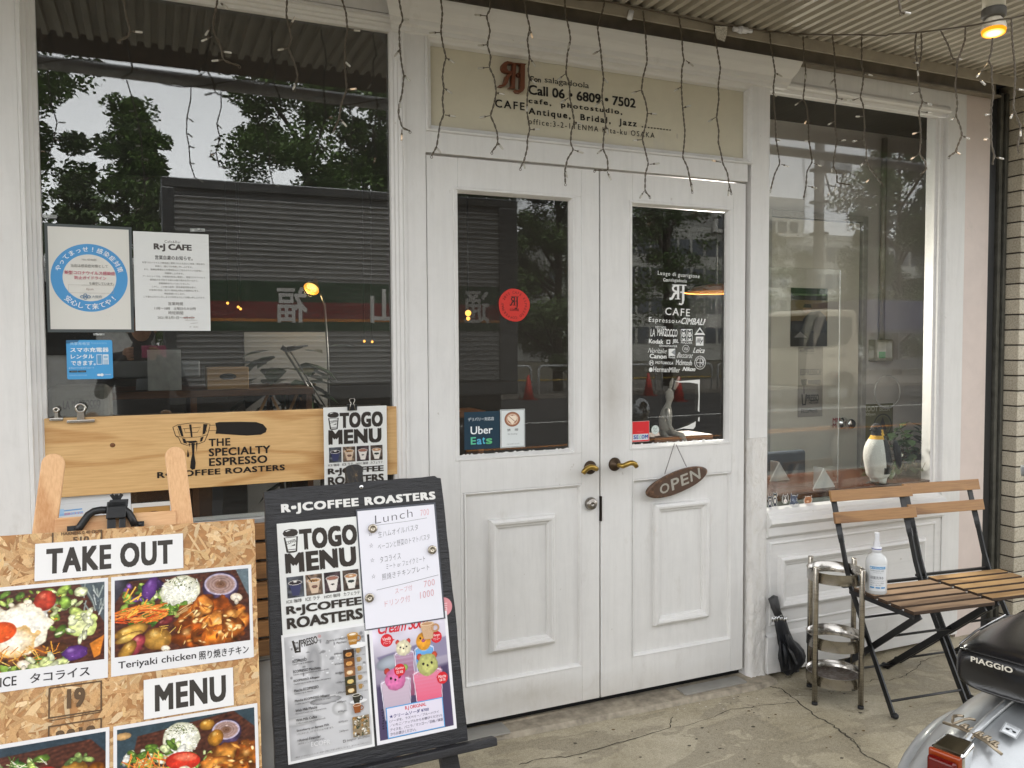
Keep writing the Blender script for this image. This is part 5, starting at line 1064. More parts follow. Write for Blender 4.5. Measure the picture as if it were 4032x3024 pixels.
m = MB(); m.prism([(-0.016,-0.008),(0.016,-0.008),(0.016,0.010),(-0.016,0.010)], Matrix.Rotation(R(90),4,'X'), 0.004); m.box(-0.016,0.016,-0.004,0.012,0.010,0.012); m.build('body', BLACK, bc, bevel=0.0008)
m = MB(); m.tube([(-0.010,-0.0055,-0.008),(-0.006,-0.0055,0.010),(-0.004,-0.005,0.016),(-0.009,-0.004,0.024),(-0.008,-0.004,0.030),(0,-0.004,0.033),(0.008,-0.004,0.030),(0.009,-0.004,0.024),(0.004,-0.005,0.016),(0.006,-0.0055,0.010),(0.010,-0.0055,-0.008)], 0.0011, 6); m.build('wire_handle', SS, bc)

# --- OPEN sign
OR = lambda x, y, Y=-0.012: np.array(hit((2450+x*.19286,1700+y*.19286),1,Y))
oc = OR(1105,1025); op = thing('open_sign', 'brown oval wooden sign reading OPEN hung on a chain on the right door', 'sign', tuple(oc))
tilt = 14.5; rM = Matrix.Rotation(R(-tilt),4,'Y'); a_, b_ = 0.147, 0.0430
m = MB(); ring = [(1.0,-0.002),(1.0,0.004),(0.985,0.009),(0.93,0.0115)]; n = 64; vs = []
for f, y in ring:
    for i in range(n): t = 2*PI*i/n; k_ = 1+0.012*math.sin(3*t+1); vs.append(rM @ Vector((a_*f*k_*math.cos(t)*(1 if f == 1 else 1), -y, b_*f*math.sin(t)*(1+.03*math.sin(2*t)))))
m.add(vs, [(i*n+j,i*n+(j+1)%n,(i+1)*n+(j+1)%n,(i+1)*n+j) for i in range(3) for j in range(n)]+[tuple(3*n+j for j in range(n))], None, 0, False)
k = N('bark_rim'); f = k.noise(k.coord(), 60, 5, 0.7); k.set(k.ramp(f, [(0.3,'#33241a'),(0.55,'#5f4431'),(0.75,'#8d6a50')]), 0.45); k.bump(f,0.4,0.002); BARK = k.m
m.build('board', BARK, op)
m = MB(); vs = []
for i in range(n): t = 2*PI*i/n; vs.append(rM @ Vector((0.010+a_*0.86*math.cos(t), -0.0122, -0.002+b_*0.88*math.sin(t))))
m.add(vs, [tuple(range(n))]); m.build('painted_face', flat('brown_sign_paint','#4f3a2e',0.45,0,0.12,30), op)
LET = flat('speckled_silver_paint', '#a9a69c', 0.4, 0.2, 0.55, 900, 0.3)
for ch, cx, cz, w_, h_, sl_ in (('O',-0.066,-0.002,0.042,0.036,0),('P',-0.014,0.000,0.036,0.043,0),('E',0.032,0.002,0.034,0.041,0),('N',0.084,0.004,0.046,0.041,0)):
    v, f = glyphs(ch, 0.0); lo, hi = v.min(0), v.max(0); v = (v-(lo+hi)/2)/(hi-lo); m = MB()
    for dx, dz, q in ((-.0014,0,0),(.0014,0,1),(0,.0012,2),(0,-.0012,3)): m.add([rM @ Vector((cx+p[0]*w_+dx+0.1*p[1]*w_,-0.0128-q*0.0001,cz+p[1]*h_+dz)) for p in v], f)
    for (ax, az) in ((-.5,.42),(.42,-.42)): m.add([rM @ Vector((cx+ax*w_*.8+.0055*math.cos(2*PI*i/12),-0.0134,cz+az*h_+.0055*math.sin(2*PI*i/12))) for i in range(12)], [tuple(range(12))]) if ch == 'N' else None
    m.build('letter', LET, op)
def chain(A, B, name):
    A, B = np.array(A), np.array(B); L_ = np.linalg.norm(B-A); n = int(L_/0.0046); m = MB(); d = (B-A)/L_
    for i in range(n):
        c_ = A+(B-A)*(i+.5)/n-oc; sdv = np.cross(d,(0,1,0)) if i % 2 else np.array([0,1.0,0]); m.tube([c_+d*0.0034*math.cos(t)+sdv*0.0019*math.sin(t) for t in [2*PI*q/8 for q in range(8)]], 0.0006, 4, closed=True)
    m.build(name, flat('dark_chain','#5b4f4c',0.35,0.7), op)
chain(OR(1065,245,-0.006), OR(868,862,-0.016), 'chain'); chain(OR(1100,262,-0.006), OR(1312,715,-0.016), 'chain')

# --- bistro chairs
TEAK_B = wood('back_slat_wood', '#6d4a2b', '#a47a4b', 0, 22, 0.4, 20)
TEAK_D = wood('weathered_seat_slats', '#674f38', '#a3876a', 0, 26, 0.6, 22, off=1.0)
TEAK_L = wood('tan_seat_slats', '#8d693e', '#bf9a68', 0, 26, 0.55, 22, off=2.0)
EDGE = flat('slat_edge_shade', '#3b2a1c', 0.7, 0, 0.2, 60)  # darker wood on the slat sides paints in the shade between slats
def chair(label, loc, rz, seatmat):
    t = thing('folding_chair', label, 'chair', loc, rz, 'folding slat chairs by the right window'); FR = BLACK
    for i in range(5):
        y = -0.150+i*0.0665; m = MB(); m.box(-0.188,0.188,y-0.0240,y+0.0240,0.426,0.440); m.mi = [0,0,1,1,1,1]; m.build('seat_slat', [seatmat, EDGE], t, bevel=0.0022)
    for i, (z, y) in enumerate(((0.782,0.276),(0.697,0.250))):
        M_ = Matrix.Translation((0,y,z)) @ Matrix.Rotation(R(-14),4,'X'); m = MB(); m.box(-0.204,0.204,-0.016,-0.004,-0.023,0.023,0,M_); m.build('back_slat', TEAK_B, t, bevel=0.002)
    for sx in (-1,1):
        x = 0.172*sx; m = MB()
        P = [(x,0.296,0.800),(x,0.262,0.690),(x,0.232,0.60),(x,0.202,0.50),(x,0.172,0.425),(x,0.118,0.33),(x,0.03,0.175),(x,-0.068,0.004)]
        # flat bar with a half twist below the back slats
        for k_ in range(len(P)-1):
            A, B = Vector(P[k_]), Vector(P[k_+1]); d = (B-A).normalized()
            if k_ < 1: m.bar(A,B,0.024,0.006,(0,1,0))
            elif k_ in (1,): 
                for q in range(6):
                    a0 = R(90*q/6); m.bar(A.lerp(B,q/6),A.lerp(B,(q+1.08)/6),0.022,0.007,(math.sin(a0),math.cos(a0),0))
            else: m.bar(A,B+d*0.003,0.022,0.007,(1,0,0))
        m.build('back_leg', FR, t)
        x2 = 0.150*sx; m = MB(); m.bar((x2,-0.165,0.418),(x2,0.335,0.006),0.024,0.007,(1,0,0)); m.build('front_leg', FR, t)
        m = MB(); m.bar((0.184*sx,-0.17,0.418),(0.184*sx,0.165,0.418),0.010,0.016,(0,0,1)); m.build('seat_rail', FR, t)
        for p_ in ((x,-0.074,0.012),(x2,0.345,0.010)): m = MB(); m.ball(p_,(0.012,0.016,0.012),5); m.build('foot', flat('black_rubber','#1c1c1d',0.7), t)
    for p_ in ((-0.045,0.055),(0.115,0.325)):
        m = MB(); m.tube([(-0.172,p_[0],p_[1]),(0.172,p_[0],p_[1])],0.005,8); m.build('stretcher', FR, t)
    for p_ in ((0.30,0.033),(-0.01,0.29)):
        m = MB(); m.tube([(-0.150,p_[0],p_[1]),(0.150,p_[0],p_[1])],0.005,8); m.build('stretcher', FR, t)
    m = MB(); m.bar((-0.20,0.190,0.432),(0.20,0.190,0.432),0.014,0.010,(0,0,1)); m.build('hinge_bar', FR, t)
    return t
chair('black framed folding chair with weathered grey-brown seat slats, holding the spray bottle', (1.157,-0.447,0), R(-6.5), TEAK_D)
chair('black framed folding chair with lighter tan seat slats beside the tiled pillar', (1.560,-0.455,0), R(-6.5), TEAK_L)
# --- spray bottle on the chair
q = np.array(hit((3100+828*.42191,1860+1118*.42191),2,0.441)); bt = thing('spray_bottle', 'clear plastic spray bottle with white nozzle standing on a chair seat', 'bottle', tuple(q))
k = N('milky_plastic'); k.set('#e8eaea', 0.25); k.b.inputs['Transmission Weight'].default_value = 0.22; k.b.inputs['IOR'].default_value = 1.3; MILK = k.m
m = MB(); m.lathe([(0.0,0.0),(0.036,0.0),(0.039,0.004),(0.0395,0.118),(0.038,0.130),(0.031,0.144),(0.018,0.153),(0.0165,0.158),(0.0165,0.165)], (0,0,0), 32); m.build('body', MILK, bt)
m = MB(); m.lathe([(0.018,0.160),(0.018,0.178),(0.015,0.180)], (0,0,0), 24); m.lathe([(0.0185,0.171),(0.0185,0.174)], (0,0,0), 24, 1); cp = m.build('collar', [flat('white_plastic','#dcdde2',0.35,0,0.03), flat('blue_ring','#3a3f9a',0.4)], bt)
Mz = Matrix.Rotation(R(-38),4,'Z'); m = MB(); m.prism([(-0.012,0.176),(0.012,0.176),(0.011,0.192),(0.0075,0.205),(0.0085,0.236),(-0.0085,0.236),(-0.0075,0.205),(-0.011,0.192)], Mz @ Matrix.Translation((0,-0.008,0)) @ Matrix.Rotation(R(90),4,'X') @ Matrix.Translation((0,0,-0.018)), 0.022); m.build('nozzle', flat('white_plastic','#dcdde2',0.35,0,0.03), bt, bevel=0.003)
# label wrapped round the front of the bottle
s = Sheet(66, 100, '#dadde0', 0.001); [s.rect(2+i*5,5,5.02,10,'#3f8fc4') for i in range(12)]; s.ell(7,10,3,3,'#dfe8ee'); s.text('SHELLPALEX',12,7,58,13,'#dfe8ee',0.01); s.text('Antibacterial water',4,18,56,23,'#6d7276',.008); s.text('次亜塩素酸除菌スプレー',16,27,58,30,'#8a8f93'); s.text('除菌洗浄水',6,42,54,54,'#5d6266'); s.text('Dropcell Kit Recomended',6,60,56,63,'#8a8f93'); s.text('水と塩だけで作った除菌水',6,67,56,71,'#7a7f83',.004); s.text('安心して使えます',6,75,44,79,'#7a7f83',.004)
for i in range(3):
    for j in range(4): s.rect(4+i*20+j*4,84,4.02,5,'#3f8fc4')
v2 = []
for x, y, z in s.mb.v: a = R(-128)+(x-0.033)/0.0400; rr = 0.0400+max(0,z); v2.append((rr*math.cos(a), rr*math.sin(a), 0.115+y))
# cut the big faces finely enough to bend: rebuild the backing as strips
s.mb.v = v2; s.mb.f = [f for f in s.mb.f]; 
bg = MB()
for i in range(16):
    a0, a1 = R(-128)+(-0.033+0.066*i/16)/0.04, R(-128)+(-0.033+0.066*(i+1)/16)/0.04; bg.add([(0.0399*math.cos(a0),0.0399*math.sin(a0),0.015),(0.0399*math.cos(a1),0.0399*math.sin(a1),0.015),(0.0399*math.cos(a1),0.0399*math.sin(a1),0.115),(0.0399*math.cos(a0),0.0399*math.sin(a0),0.115)], [(0,1,2,3)], lin('#dadde0'))
n0 = 6; s.mb.f = s.mb.f[n0:]; s.mb.c = s.mb.c[n0:]; s.mb.mi = s.mb.mi[n0:]; s.mb.sm = s.mb.sm[n0:]
bg.add(s.mb.v, [], None); off = len(bg.v)-len(s.mb.v)
for f, c_ in zip(s.mb.f, s.mb.c): bg.f.append(tuple(i+off for i in f)); bg.c.append(c_); bg.mi.append(0); bg.sm.append(False)
bg.build('paper_label', PRINT, bt)

# --- round steel stand
rk = thing('umbrella_stand', 'round three-tier stainless steel stand on four posts beside the chair', 'umbrella stand', (0.9155,-0.2625,0))
for a in (97,189,277,10):
    a = R(a); x, y = 0.121*math.cos(a), 0.121*math.sin(a); m = MB(); m.lathe([(0.0,0.010),(0.0106,0.010),(0.0106,0.540),(0.0096,0.543),(0.0,0.543)], (x,y,0), 18); lg = m.build('post', STEEL, rk)
    m = MB(); m.lathe([(0.0,0),(0.0112,0),(0.0112,0.012),(0.0,0.012)], (x,y,0), 16); m.build('foot', flat('black_rubber','#1c1c1d',0.7), lg)
POL = flat('polished_steel', '#b3afa9', 0.2, 1.0, 0.05, 20)
def band(z0, z1, floor):
    m = MB(); m.lathe([(0.108,z0),(0.108,z1),(0.1095,z1+0.001),(0.106,z1),(0.106,z0)], (0,0,0), 56, capb=False, capt=False); o = m.build('ring_tier', POL, rk)
    if floor:
        m = MB(); m.lathe([(0.0,z0+0.008),(0.075,z0+0.008),(0.090,z0+0.014),(0.1055,z0+0.016)], (0,0,0), 56, capb=False, capt=False)
        k = N('stained_tray'); f = k.noise(k.coord(), 26, 5, 0.7); k.set(k.ramp(f, [(0.4,'#8f8b88'),(0.55,'#6d625c'),(0.7,'#a9a5a2')]), 0.38, 0.9); m.build('tray', k.m, rk)
band(0.478,0.520,False); band(0.215,0.262,False); band(0.070,0.112,True)
for z in (0.50,0.24,0.09):
    for a in (97,189,277,10):
        m = MB(); x, y = 0.1035*math.cos(R(a)), 0.1035*math.sin(R(a)); m.ball((x,y,z),0.0035,4); m.build('rivet', CHROME, rk)
# --- folded umbrella
um = thing('umbrella', 'small black folding umbrella with grey handle leaning on the white panel', 'umbrella', tuple(AT(9,690,1055,-0.05)))
UP = lambda x, y, Y: np.array(AT(9,x,y,Y))
m = MB(); m.tube([UP(580,548,-0.018),UP(586,556,-0.02),UP(600,610,-0.026),UP(618,665,-0.032)], [0.010,0.021,0.019,0.016], 14); world_part(m, 'handle', flat('rubber_grip','#3b3b3c',0.6,0,0.15,40), um)
k = N('black_nylon'); f = k.noise(k.coord(scale=(1,1,.35)), 60, 4, .6); k.set(k.ramp(f,[(.3,'#0d0e11'),(.7,'#1d1f25')]),.6); k.bump(f,.5,.004)
m = MB(); axis = [(622,680,.022),(634,716,.030),(650,780,.033),(668,840,.034),(684,872,.044),(702,915,.060),(714,955,.062),(716,985,.058),(708,1020,.042),(692,1056,.012)]
n = 40; vs = []
for j, (x, y, r) in enumerate(axis):
    c_ = UP(x,y,-0.034-0.018*j/9)
    for i in range(n): t = 2*PI*i/n; rr = r*(1+0.20*math.sin(7*t+j*.6)*(j > 2)+0.12*math.sin(3*t+j*.9)*(j > 3)+0.06*random.uniform(-1,1)*(j > 3)); vs.append((c_[0]+rr*math.cos(t), c_[1]+rr*.42*math.sin(t), c_[2]+rr*.25*math.cos(t)*(0.5)))
m.add(vs, [(i*n+q,i*n+(q+1)%n,(i+1)*n+(q+1)%n,(i+1)*n+q) for i in range(len(axis)-1) for q in range(n)]+[tuple(range(n))[::-1], tuple((len(axis)-1)*n+q for q in range(n))], None, 0, True)
for q_ in range(11):      # loose folds of the cloth with pointed ends
    x0, y0 = random.uniform(640,700), random.uniform(790,860); x1, y1 = x0+random.uniform(-25,95), random.uniform(930,1045); wd = random.uniform(14,30); Yq = -0.058-random.uniform(0,.035); pts = []
    for t_ in (0,.25,.5,.75,1): pts.append((x0+(x1-x0)*t_+8*math.sin(3*t_+q_), y0+(y1-y0)*t_, wd*(0.35+1.6*t_*(1.15-t_)), Yq-.018*math.sin(PI*t_)))
    vs = []
    for x, y, w_, Y_ in pts: vs += [UP(x-w_,y+w_*.3,Y_+.012),UP(x-w_*.2,y,Y_-.004),UP(x+w_,y-w_*.3,Y_+.010)]
    m.add(vs,[(3*i+j,3*i+j+1,3*i+j+4,3*i+j+3) for i in range(4) for j in (0,1)],None,0,q_ % 2 == 0)
world_part(m, 'canopy', k.m, um)
m = MB()
for i in range(9):
    x = 580+i*11; p_ = UP(x,672+abs(i-4)*2+(i%2)*6,-0.045); m.tube([p_, p_+np.array([0.001,0,-0.020])], 0.0028, 6)
world_part(m, 'rib_tip', CHROME, um)
m = MB(); m.tube([UP(592,600,-0.045),UP(610,628,-0.05),UP(640,655,-0.05),UP(655,690,-0.05)],0.0018,5); world_part(m, 'wrist_strap', BLACK, um)

# --- stickers of dogs and cats on the right window
def sticker(lab, quad, draw, w, h):
    A = AT(6,quad[0],quad[1],0.029); B = AT(6,quad[2],quad[3],0.029); s = Sheet(w, h, None, 0.001); draw(s); o = s.put('animal_sticker', (A[0],0.029,A[2]), UX, VZ, PRINT, lab, 'sticker', 'animal stickers along the right window sill')
    o.matrix_world = Matrix(((abs(B[0]-A[0])/(w*.001),0,0,A[0]),(0,0,-1,0.029),(0,abs(A[2]-B[2])/(h*.001),0,A[2]),(0,0,0,1)))
def dog(s, c1='#3a3f4c', c2='#d8d4cc'):
    for g, col in ((1.25,'#dcdcd6'),(0,None)):
        k_ = g or 0
        for q in ((20,24,13,13),(20,58,13,26),(14,88,6,12),(27,88,6,12)): s.ell(q[0],q[1],q[2]+3*(k_ > 0),q[3]+3*(k_ > 0),col or c1)
        for x in (11,29): s.poly([(x-5-2*(k_>0),18),(x,2-3*(k_>0)),(x+5+2*(k_>0),18)], col or c1)
    s.ell(20,30,7,6,c2); s.ell(20,56,6,14,c2); s.ell(14,92,5,7,c2); s.ell(27,92,5,7,c2); s.ell(16,22,1.6,1.6,'#e8c070'); s.ell(24,22,1.6,1.6,'#e8c070')
sticker('sticker of a sitting dark dog, the lower one of the pair by the door post', (548,1552,582,1642), dog, 40, 102)
sticker('sticker of a taller sitting dark dog, right of its smaller twin', (580,1530,616,1636), lambda s: dog(s,'#30353f','#e3ded4'), 40, 102)
def cat(s):
    for e, col in ((3,'#dcdcd6'),(0,'#5a5552')):
        s.ell(30,36,22+e,20+e,col)
        for x in (14,46): s.poly([(x-8-e,26),(x,4-e),(x+8+e,26)],col)
    s.ell(30,44,13,12,'#e4dfd8'); s.poly([(27,20),(33,20),(31,46),(29,46)],'#e4dfd8'); s.ell(22,33,3,3,'#2a2a2a'); s.ell(38,33,3,3,'#2a2a2a'); s.ell(30,45,3,2,'#c98d84')
sticker('sticker of a grey and white cat face under the acrylic stand', (640,1540,690,1606), cat, 60, 62)
def bat(s):
    for e, col in ((3,'#d8d8d4'),(0,'#4d5566')):
        s.ell(38,40,24+e,24+e,col); s.poly([(14,30-e),(20,2-e),(32,24)],col); s.poly([(44,22),(70+e,14-e),(60,34)],col); s.poly([(60,46),(80+e,62+e),(54,58)],col); s.poly([(16,46),(6-e,62+e),(28,60)],col)
    s.ell(32,38,8,7,'#8d97a8'); s.ell(44,46,9,8,'#6f7a8c'); s.ell(30,36,2,2,'#1c1c1c')
sticker('sticker of a blue-grey furry animal with pointed ears, middle of the row', (686,1536,758,1612), bat, 84, 68)
def fox(s):
    for e, col in ((3,'#dcd8d0'),(0,'#a8714c')):
        s.ell(54,26,24+e,20+e,col); s.poly([(36,20),(38-e,2-e),(52,14)],col); s.poly([(60,12),(76+e,2-e),(74,24)],col); s.line([(44,40),(20,52),(4,58)],10+2*e,col)
    s.ell(46,22,3,2,'#3a2a1c'); s.ell(60,24,3,2,'#3a2a1c'); s.ell(52,32,8,5,'#d8b494'); s.line([(50,14),(52,24)],2,'#6d4224')
sticker('sticker of an orange tabby cat at the right end of the row', (758,1558,840,1622), fox, 82, 62)
# ------------------------------------------------------------------ icicle lights
WIRE = flat('light_cable', '#5a5144', 0.55, 0, 0.2, 200)
k = N('led_plastic'); k.set('#e6e2d8', 0.12); k.b.inputs['Transmission Weight'].default_value = 0.30; k.b.inputs['IOR'].default_value = 1.4; LED = k.m
LEDW = m_emit('warm_led', '#ffc890', 0.35)
def twist(pts, r=0.0017, off=0.0020):
    """two thin cords wound round each other along a line of points"""
    P = [Vector(p) for p in pts]; Q = []
    for a, b in zip(P[:-1], P[1:]):
        n = max(2,int((b-a).length/0.007)); Q += [a.lerp(b,i/n) for i in range(n)]
    Q.append(P[-1]); m = MB()
    # soften the corners a little
    for _ in range(1): Q = [Q[0]]+[(Q[i-1]+Q[i]*2+Q[i+1])/4 for i in range(1,len(Q)-1)]+[Q[-1]]
    for ph in (0, PI):
        T = []
        for i, q in enumerate(Q):
            d = (Q[min(i+1,len(Q)-1)]-Q[max(i-1,0)]); d = d.normalized() if d.length else Vector((0,0,1)); a = d.orthogonal().normalized(); 
            a = Vector((0,1,0))-d*d.y; a.normalize(); b = d.cross(a); t = i*1.15+ph; T.append(q+(a*math.cos(t)+b*math.sin(t))*off)
        m.tube(T, r, 5)
    return m
def strand(th, pts, bulbs, loop=True):
    m = twist(pts); e = Vector(pts[-1]); m.tube([e+Vector((0.004*math.cos(a),0,-0.004+0.004*math.sin(a))) for a in [2*PI*i/8 for i in range(8)]], 0.0011, 4, closed=True)
    st = world_part(m, 'light_strand', WIRE, th)
    for a, b in bulbs:
        a, b = Vector(a), Vector(b); d = (b-a); L_ = d.length; d.normalize(); m = MB(); p0 = b-d*min(L_,0.021)
        m.tube([a, p0], 0.0016, 5, 1); m.tube([p0-d*0.004, p0, p0+d*0.002], [0.0028,0.0036,0.0034], 7, 1); m.tube([p0+d*0.002, b-d*0.003, b], [0.0033,0.0033,0.0022], 8, 0)
        m.tube([p0+d*0.004, b-d*0.004], 0.0012, 5, 2)
        m.build('bulb', [LED, WIRE, LEDW if random.random() < .12 else LED], st)
    return st
S1 = [(1,[(800,-60),(800,0),(820,110),(845,200),(835,235),(770,265)],[(848,203,925,210)]),
(1,[(1410,-60),(1410,0),(1390,100),(1380,185),(1395,240),(1430,290),(1440,350),(1445,390),(1490,408),(1550,425)],[(1430,20,1480,60),(1365,175,1330,230),(1375,235,1305,268),(1445,388,1372,395),(1440,335,1500,342)]),
(1,[(1860,-60),(1860,0),(1855,100),(1875,180),(1890,260),(1865,310),(1890,360),(1915,430),(1930,500),(1905,575)],[(1875,178,1912,108),(1865,312,1800,325),(1920,525,1900,580)]),
(2,[(5,-60),(5,0),(30,80),(40,190),(25,280),(22,400),(35,580),(0,670),(-15,770),(-50,850)],[(40,192,122,200),(25,400,58,432),(35,580,98,575),(-14,765,35,820)]),
(2,[(375,-60),(375,0),(385,60),(400,130),(375,180),(378,300),(388,400),(405,490),(395,600),(375,680),(370,740),(395,830),(445,848)],[(400,130,436,128),(385,310,345,365),(405,485,445,525),(380,650,381,697),(393,840,390,910)]),
(2,[(645,-60),(645,0),(655,80),(645,210),(660,300),(680,375),(665,420),(655,500),(665,570),(655,650),(665,740),(640,800),(630,870),(618,950),(585,1010)],[(645,210,570,213),(680,375,735,408),(665,570,718,605),(670,745,742,755),(618,960,645,990)]),
(2,[(968,-60),(965,0),(965,60),(940,105),(965,200),(945,290),(970,370),(958,435),(990,500),(1005,600),(985,690),(965,750),(990,800),(1010,860),(1015,930),(975,985)],[(940,103,865,95),(942,290,885,297),(955,437,885,443),(1010,603,1058,612),(962,750,895,763),(1018,930,1048,968)]),
(2,[(1180,-50),(1185,0),(1200,90),(1222,180),(1205,260),(1220,370),(1210,460),(1220,520),(1205,620),(1203,730),(1222,840),(1205,900),(1205,960),(1185,1040),(1160,1090)],[(1222,185,1240,250),(1222,375,1258,432),(1222,500,1262,545),(1205,680,1203,722),(1225,840,1288,837),(1180,1055,1190,1092)]),
(2,[(1446,-20),(1455,100),(1480,210),(1485,260),(1465,350),(1455,480),(1480,540),(1480,630),(1495,700),(1510,790),(1490,850),(1485,930),(1505,970),(1465,1030),(1448,1110),(1452,1190)],[(1482,265,1470,312),(1450,480,1400,522),(1470,635,1422,668),(1508,792,1560,805),(1510,972,1570,992),(1452,1110,1465,1150)]),
(2,[(1708,10),(1690,80),(1660,180),(1680,320),(1690,430),(1700,510),(1690,600),(1690,650),(1705,720),(1715,810),(1700,880),(1695,965),(1725,1030),(1728,1105),(1640,1103)],[(1680,325,1630,352),(1700,510,1730,537),(1685,650,1645,690),(1715,812,1730,870),(1692,968,1658,995),(1722,1110,1748,1168)]),
(2,[(1955,70),(1970,200),(1982,400),(1955,500),(1945,585),(1970,650),(1985,730),(1975,800),(1950,900),(1965,960),(1990,1060),(1970,1130),(1968,1240),(2000,1275)],[(1940,585,1880,605),(1985,735,2045,740),(1950,905,1890,910),(1998,1065,2062,1058),(1960,1240,1935,1285)]),
(3,[(-25,110),(-5,230),(0,350),(10,390),(-5,440),(-8,570),(0,700),(15,850),(10,930),(0,1020),(30,1080),(45,1150),(62,1240)],[(22,392,70,430),(0,700,52,683),(-5,560,-55,590),(55,1180,64,1232)]),
(3,[(205,165),(220,300),(245,440),(230,560),(235,640),(220,760),(235,850),(230,920),(250,1000),(260,1060),(290,1120),(300,1190),(315,1250)],[(215,760,165,788),(250,1052,190,1040),(300,1210,295,1270)]),
(3,[(565,208),(570,280),(600,470),(588,560),(590,650),(600,760),(605,900),(630,1060),(595,1130),(570,1230)],[(605,475,645,497),(588,605,610,624),(606,905,635,912),(640,1065,690,1080),(578,1200,568,1250)]),
(3,[(780,225),(785,330),(797,460),(790,560),(780,640),(805,690),(815,790),(815,890),(830,980),(840,1050),(805,1110),(800,1200),(785,1280)],[(797,465,797,512),(778,645,728,682),(810,770,788,805),(817,908,793,916),(850,1058,900,1078),(810,1205,870,1220)])]
YB = -0.112
lt = thing('string_lights', 'grey icicle light string hanging from the steel beam over door and windows', 'string lights', (0.2,YB,2.60), 0, 'icicle light strings')
for n_, pts, bl in S1:
    strand(lt, [AT(n_,x,y,YB-0.004) for x, y in pts], [(AT(n_,a,b,YB-0.004), AT(n_,c_,d,YB-0.012)) for a, b, c_, d in bl])
m = MB(); P = [Vector((-4+i*0.35,YB,2.625-0.012*(i % 2))) for i in range(12)]+[Vector(AT(2,1708,8,YB)), Vector(AT(3,-25,108,YB)), Vector(AT(3,205,160,YB)), Vector(AT(3,560,205,YB)), Vector(AT(3,780,225,YB))]
P.sort(key=lambda p: p.x); m.tube(P, 0.003, 6); world_part(m, 'main_cable', WIRE, lt)
def conn(n, pts, r):
    m = MB(); m.tube([AT(n,x,y,YB-0.006) for x, y in pts], r, 10); return m
m = conn(3,[(330,188),(362,192)],0.009); m.tube([AT(3,360,192,YB-.006),AT(3,415,198,YB-.006)],0.012,12); m.tube([AT(3,372,193,YB-.006),AT(3,384,195,YB-.006)],0.0145,12); m.tube([AT(3,400,197,YB-.006),AT(3,446,202,YB-.006)],0.008,10); world_part(m, 'connector', flat('white_plastic','#dcdde2',0.35,0,0.03), lt)
m = MB(); q = [AT(3,x,y,YB-0.012) for x, y in ((213,168),(290,172),(285,225),(272,270),(222,252),(210,205))]; m.add(q, [tuple(range(6))]); k = N('paper_tag'); f = k.noise(k.coord(scale=(20,20,60)), 9, 3); k.set(k.ramp(f,[(.45,'#d9d6cd'),(.6,'#a5a198')]),.5); world_part(m, 'paper_tag', k.m, lt)
m = conn(2,[(1880,70),(1868,122)],0.010); world_part(m, 'clip', flat('white_plastic','#dcdde2',0.35,0,0.03), lt)
# second string: swings out from the beam to the lamp and on along the canopy edge
def YS(x): return -0.13 if x < 780 else -0.13-0.80*(x-780)/1250
lt2 = thing('string_lights', 'icicle light string stretched from the beam to the lit lamp and past it', 'string lights', (1.6,-0.5,2.5), 0, 'icicle light strings')
A2_ = lambda x, y, Y=None: AT(3,x,y,YS(x) if Y is None else Y)
m = MB(); m.tube([A2_(*p) for p in ((700,222),(780,222),(970,226),(1160,226),(1320,232),(1340,222),(1500,212),(1560,206),(1680,192),(1830,172),(1930,155),(2050,128),(2130,120),(2212,100),(2500,40))], 0.003, 6); world_part(m, 'main_cable', WIRE, lt2)
S2 = [([(970,222),(985,360),(985,510),(1000,635),(985,700),(990,830),(1000,910),(985,1000),(975,1080),(1000,1120),(1000,1185),(1095,1200)],[(980,515,955,548),(1000,635,1062,650),(985,785,942,808),(1000,915,1055,907),(970,1085,966,1118),(995,1190,985,1238)]),
([(1160,222),(1160,320),(1160,430),(1175,470),(1165,560),(1150,630),(1170,680),(1175,750),(1180,850),(1170,900),(1190,960),(1190,1040),(1225,1110),(1290,1190)],[(1180,475,1230,490),(1145,635,1085,655),(1170,755,1123,755),(1165,905,1103,916),(1185,1045,1150,1075),(1210,1160,1188,1182)]),
([(1515,208),(1505,300),(1520,410),(1525,500),(1535,590),(1555,660),(1530,720),(1540,800),(1545,900),(1535,1000),(1575,1050),(1580,1100),(1545,1130)],[(1500,408,1538,408),(1522,450,1527,492),(1530,595,1475,608),(1560,660,1612,680),(1545,725,1615,732),(1538,855,1490,868),(1530,1000,1478,1032)]),
([(1545,208),(1550,290),(1545,370),(1530,430)],[(1545,280,1520,312)]),
([(1670,195),(1720,290),(1750,380),(1780,385),(1775,480),(1765,560),(1778,640),(1780,690),(1770,750),(1800,820),(1810,875),(1780,950),(1770,985),(1725,1015)],[(1770,755,1738,780),(1810,878,1860,902),(1775,985,1802,1000)]),
([(1832,175),(1830,260),(1800,350),(1785,385)],[(1785,385,1812,385)]),
([(2008,245),(2000,340),(1980,400),(2005,430),(2000,510),(2015,600),(2000,700),(1998,820),(2000,930),(2020,1010),(2010,1050)],[(1980,405,1905,500),(1930,520,1962,552),(1998,740,1962,745),(1998,895,1952,906),(2022,1018,2080,1030)]),
([(2130,122),(2135,250),(2150,400),(2155,500),(2148,620),(2140,700),(2190,820),(2170,950),(2175,980)],[(2160,578,2210,585),(2138,735,2124,768),(2190,835,2190,885)])]
for pts, bl in S2:
    Y0 = YS(pts[0][0])
    strand(lt2, [A2_(x,y,Y0) for x, y in pts], [(A2_(a,b,Y0), A2_(c_,d,Y0-0.006)) for a, b, c_, d in bl])
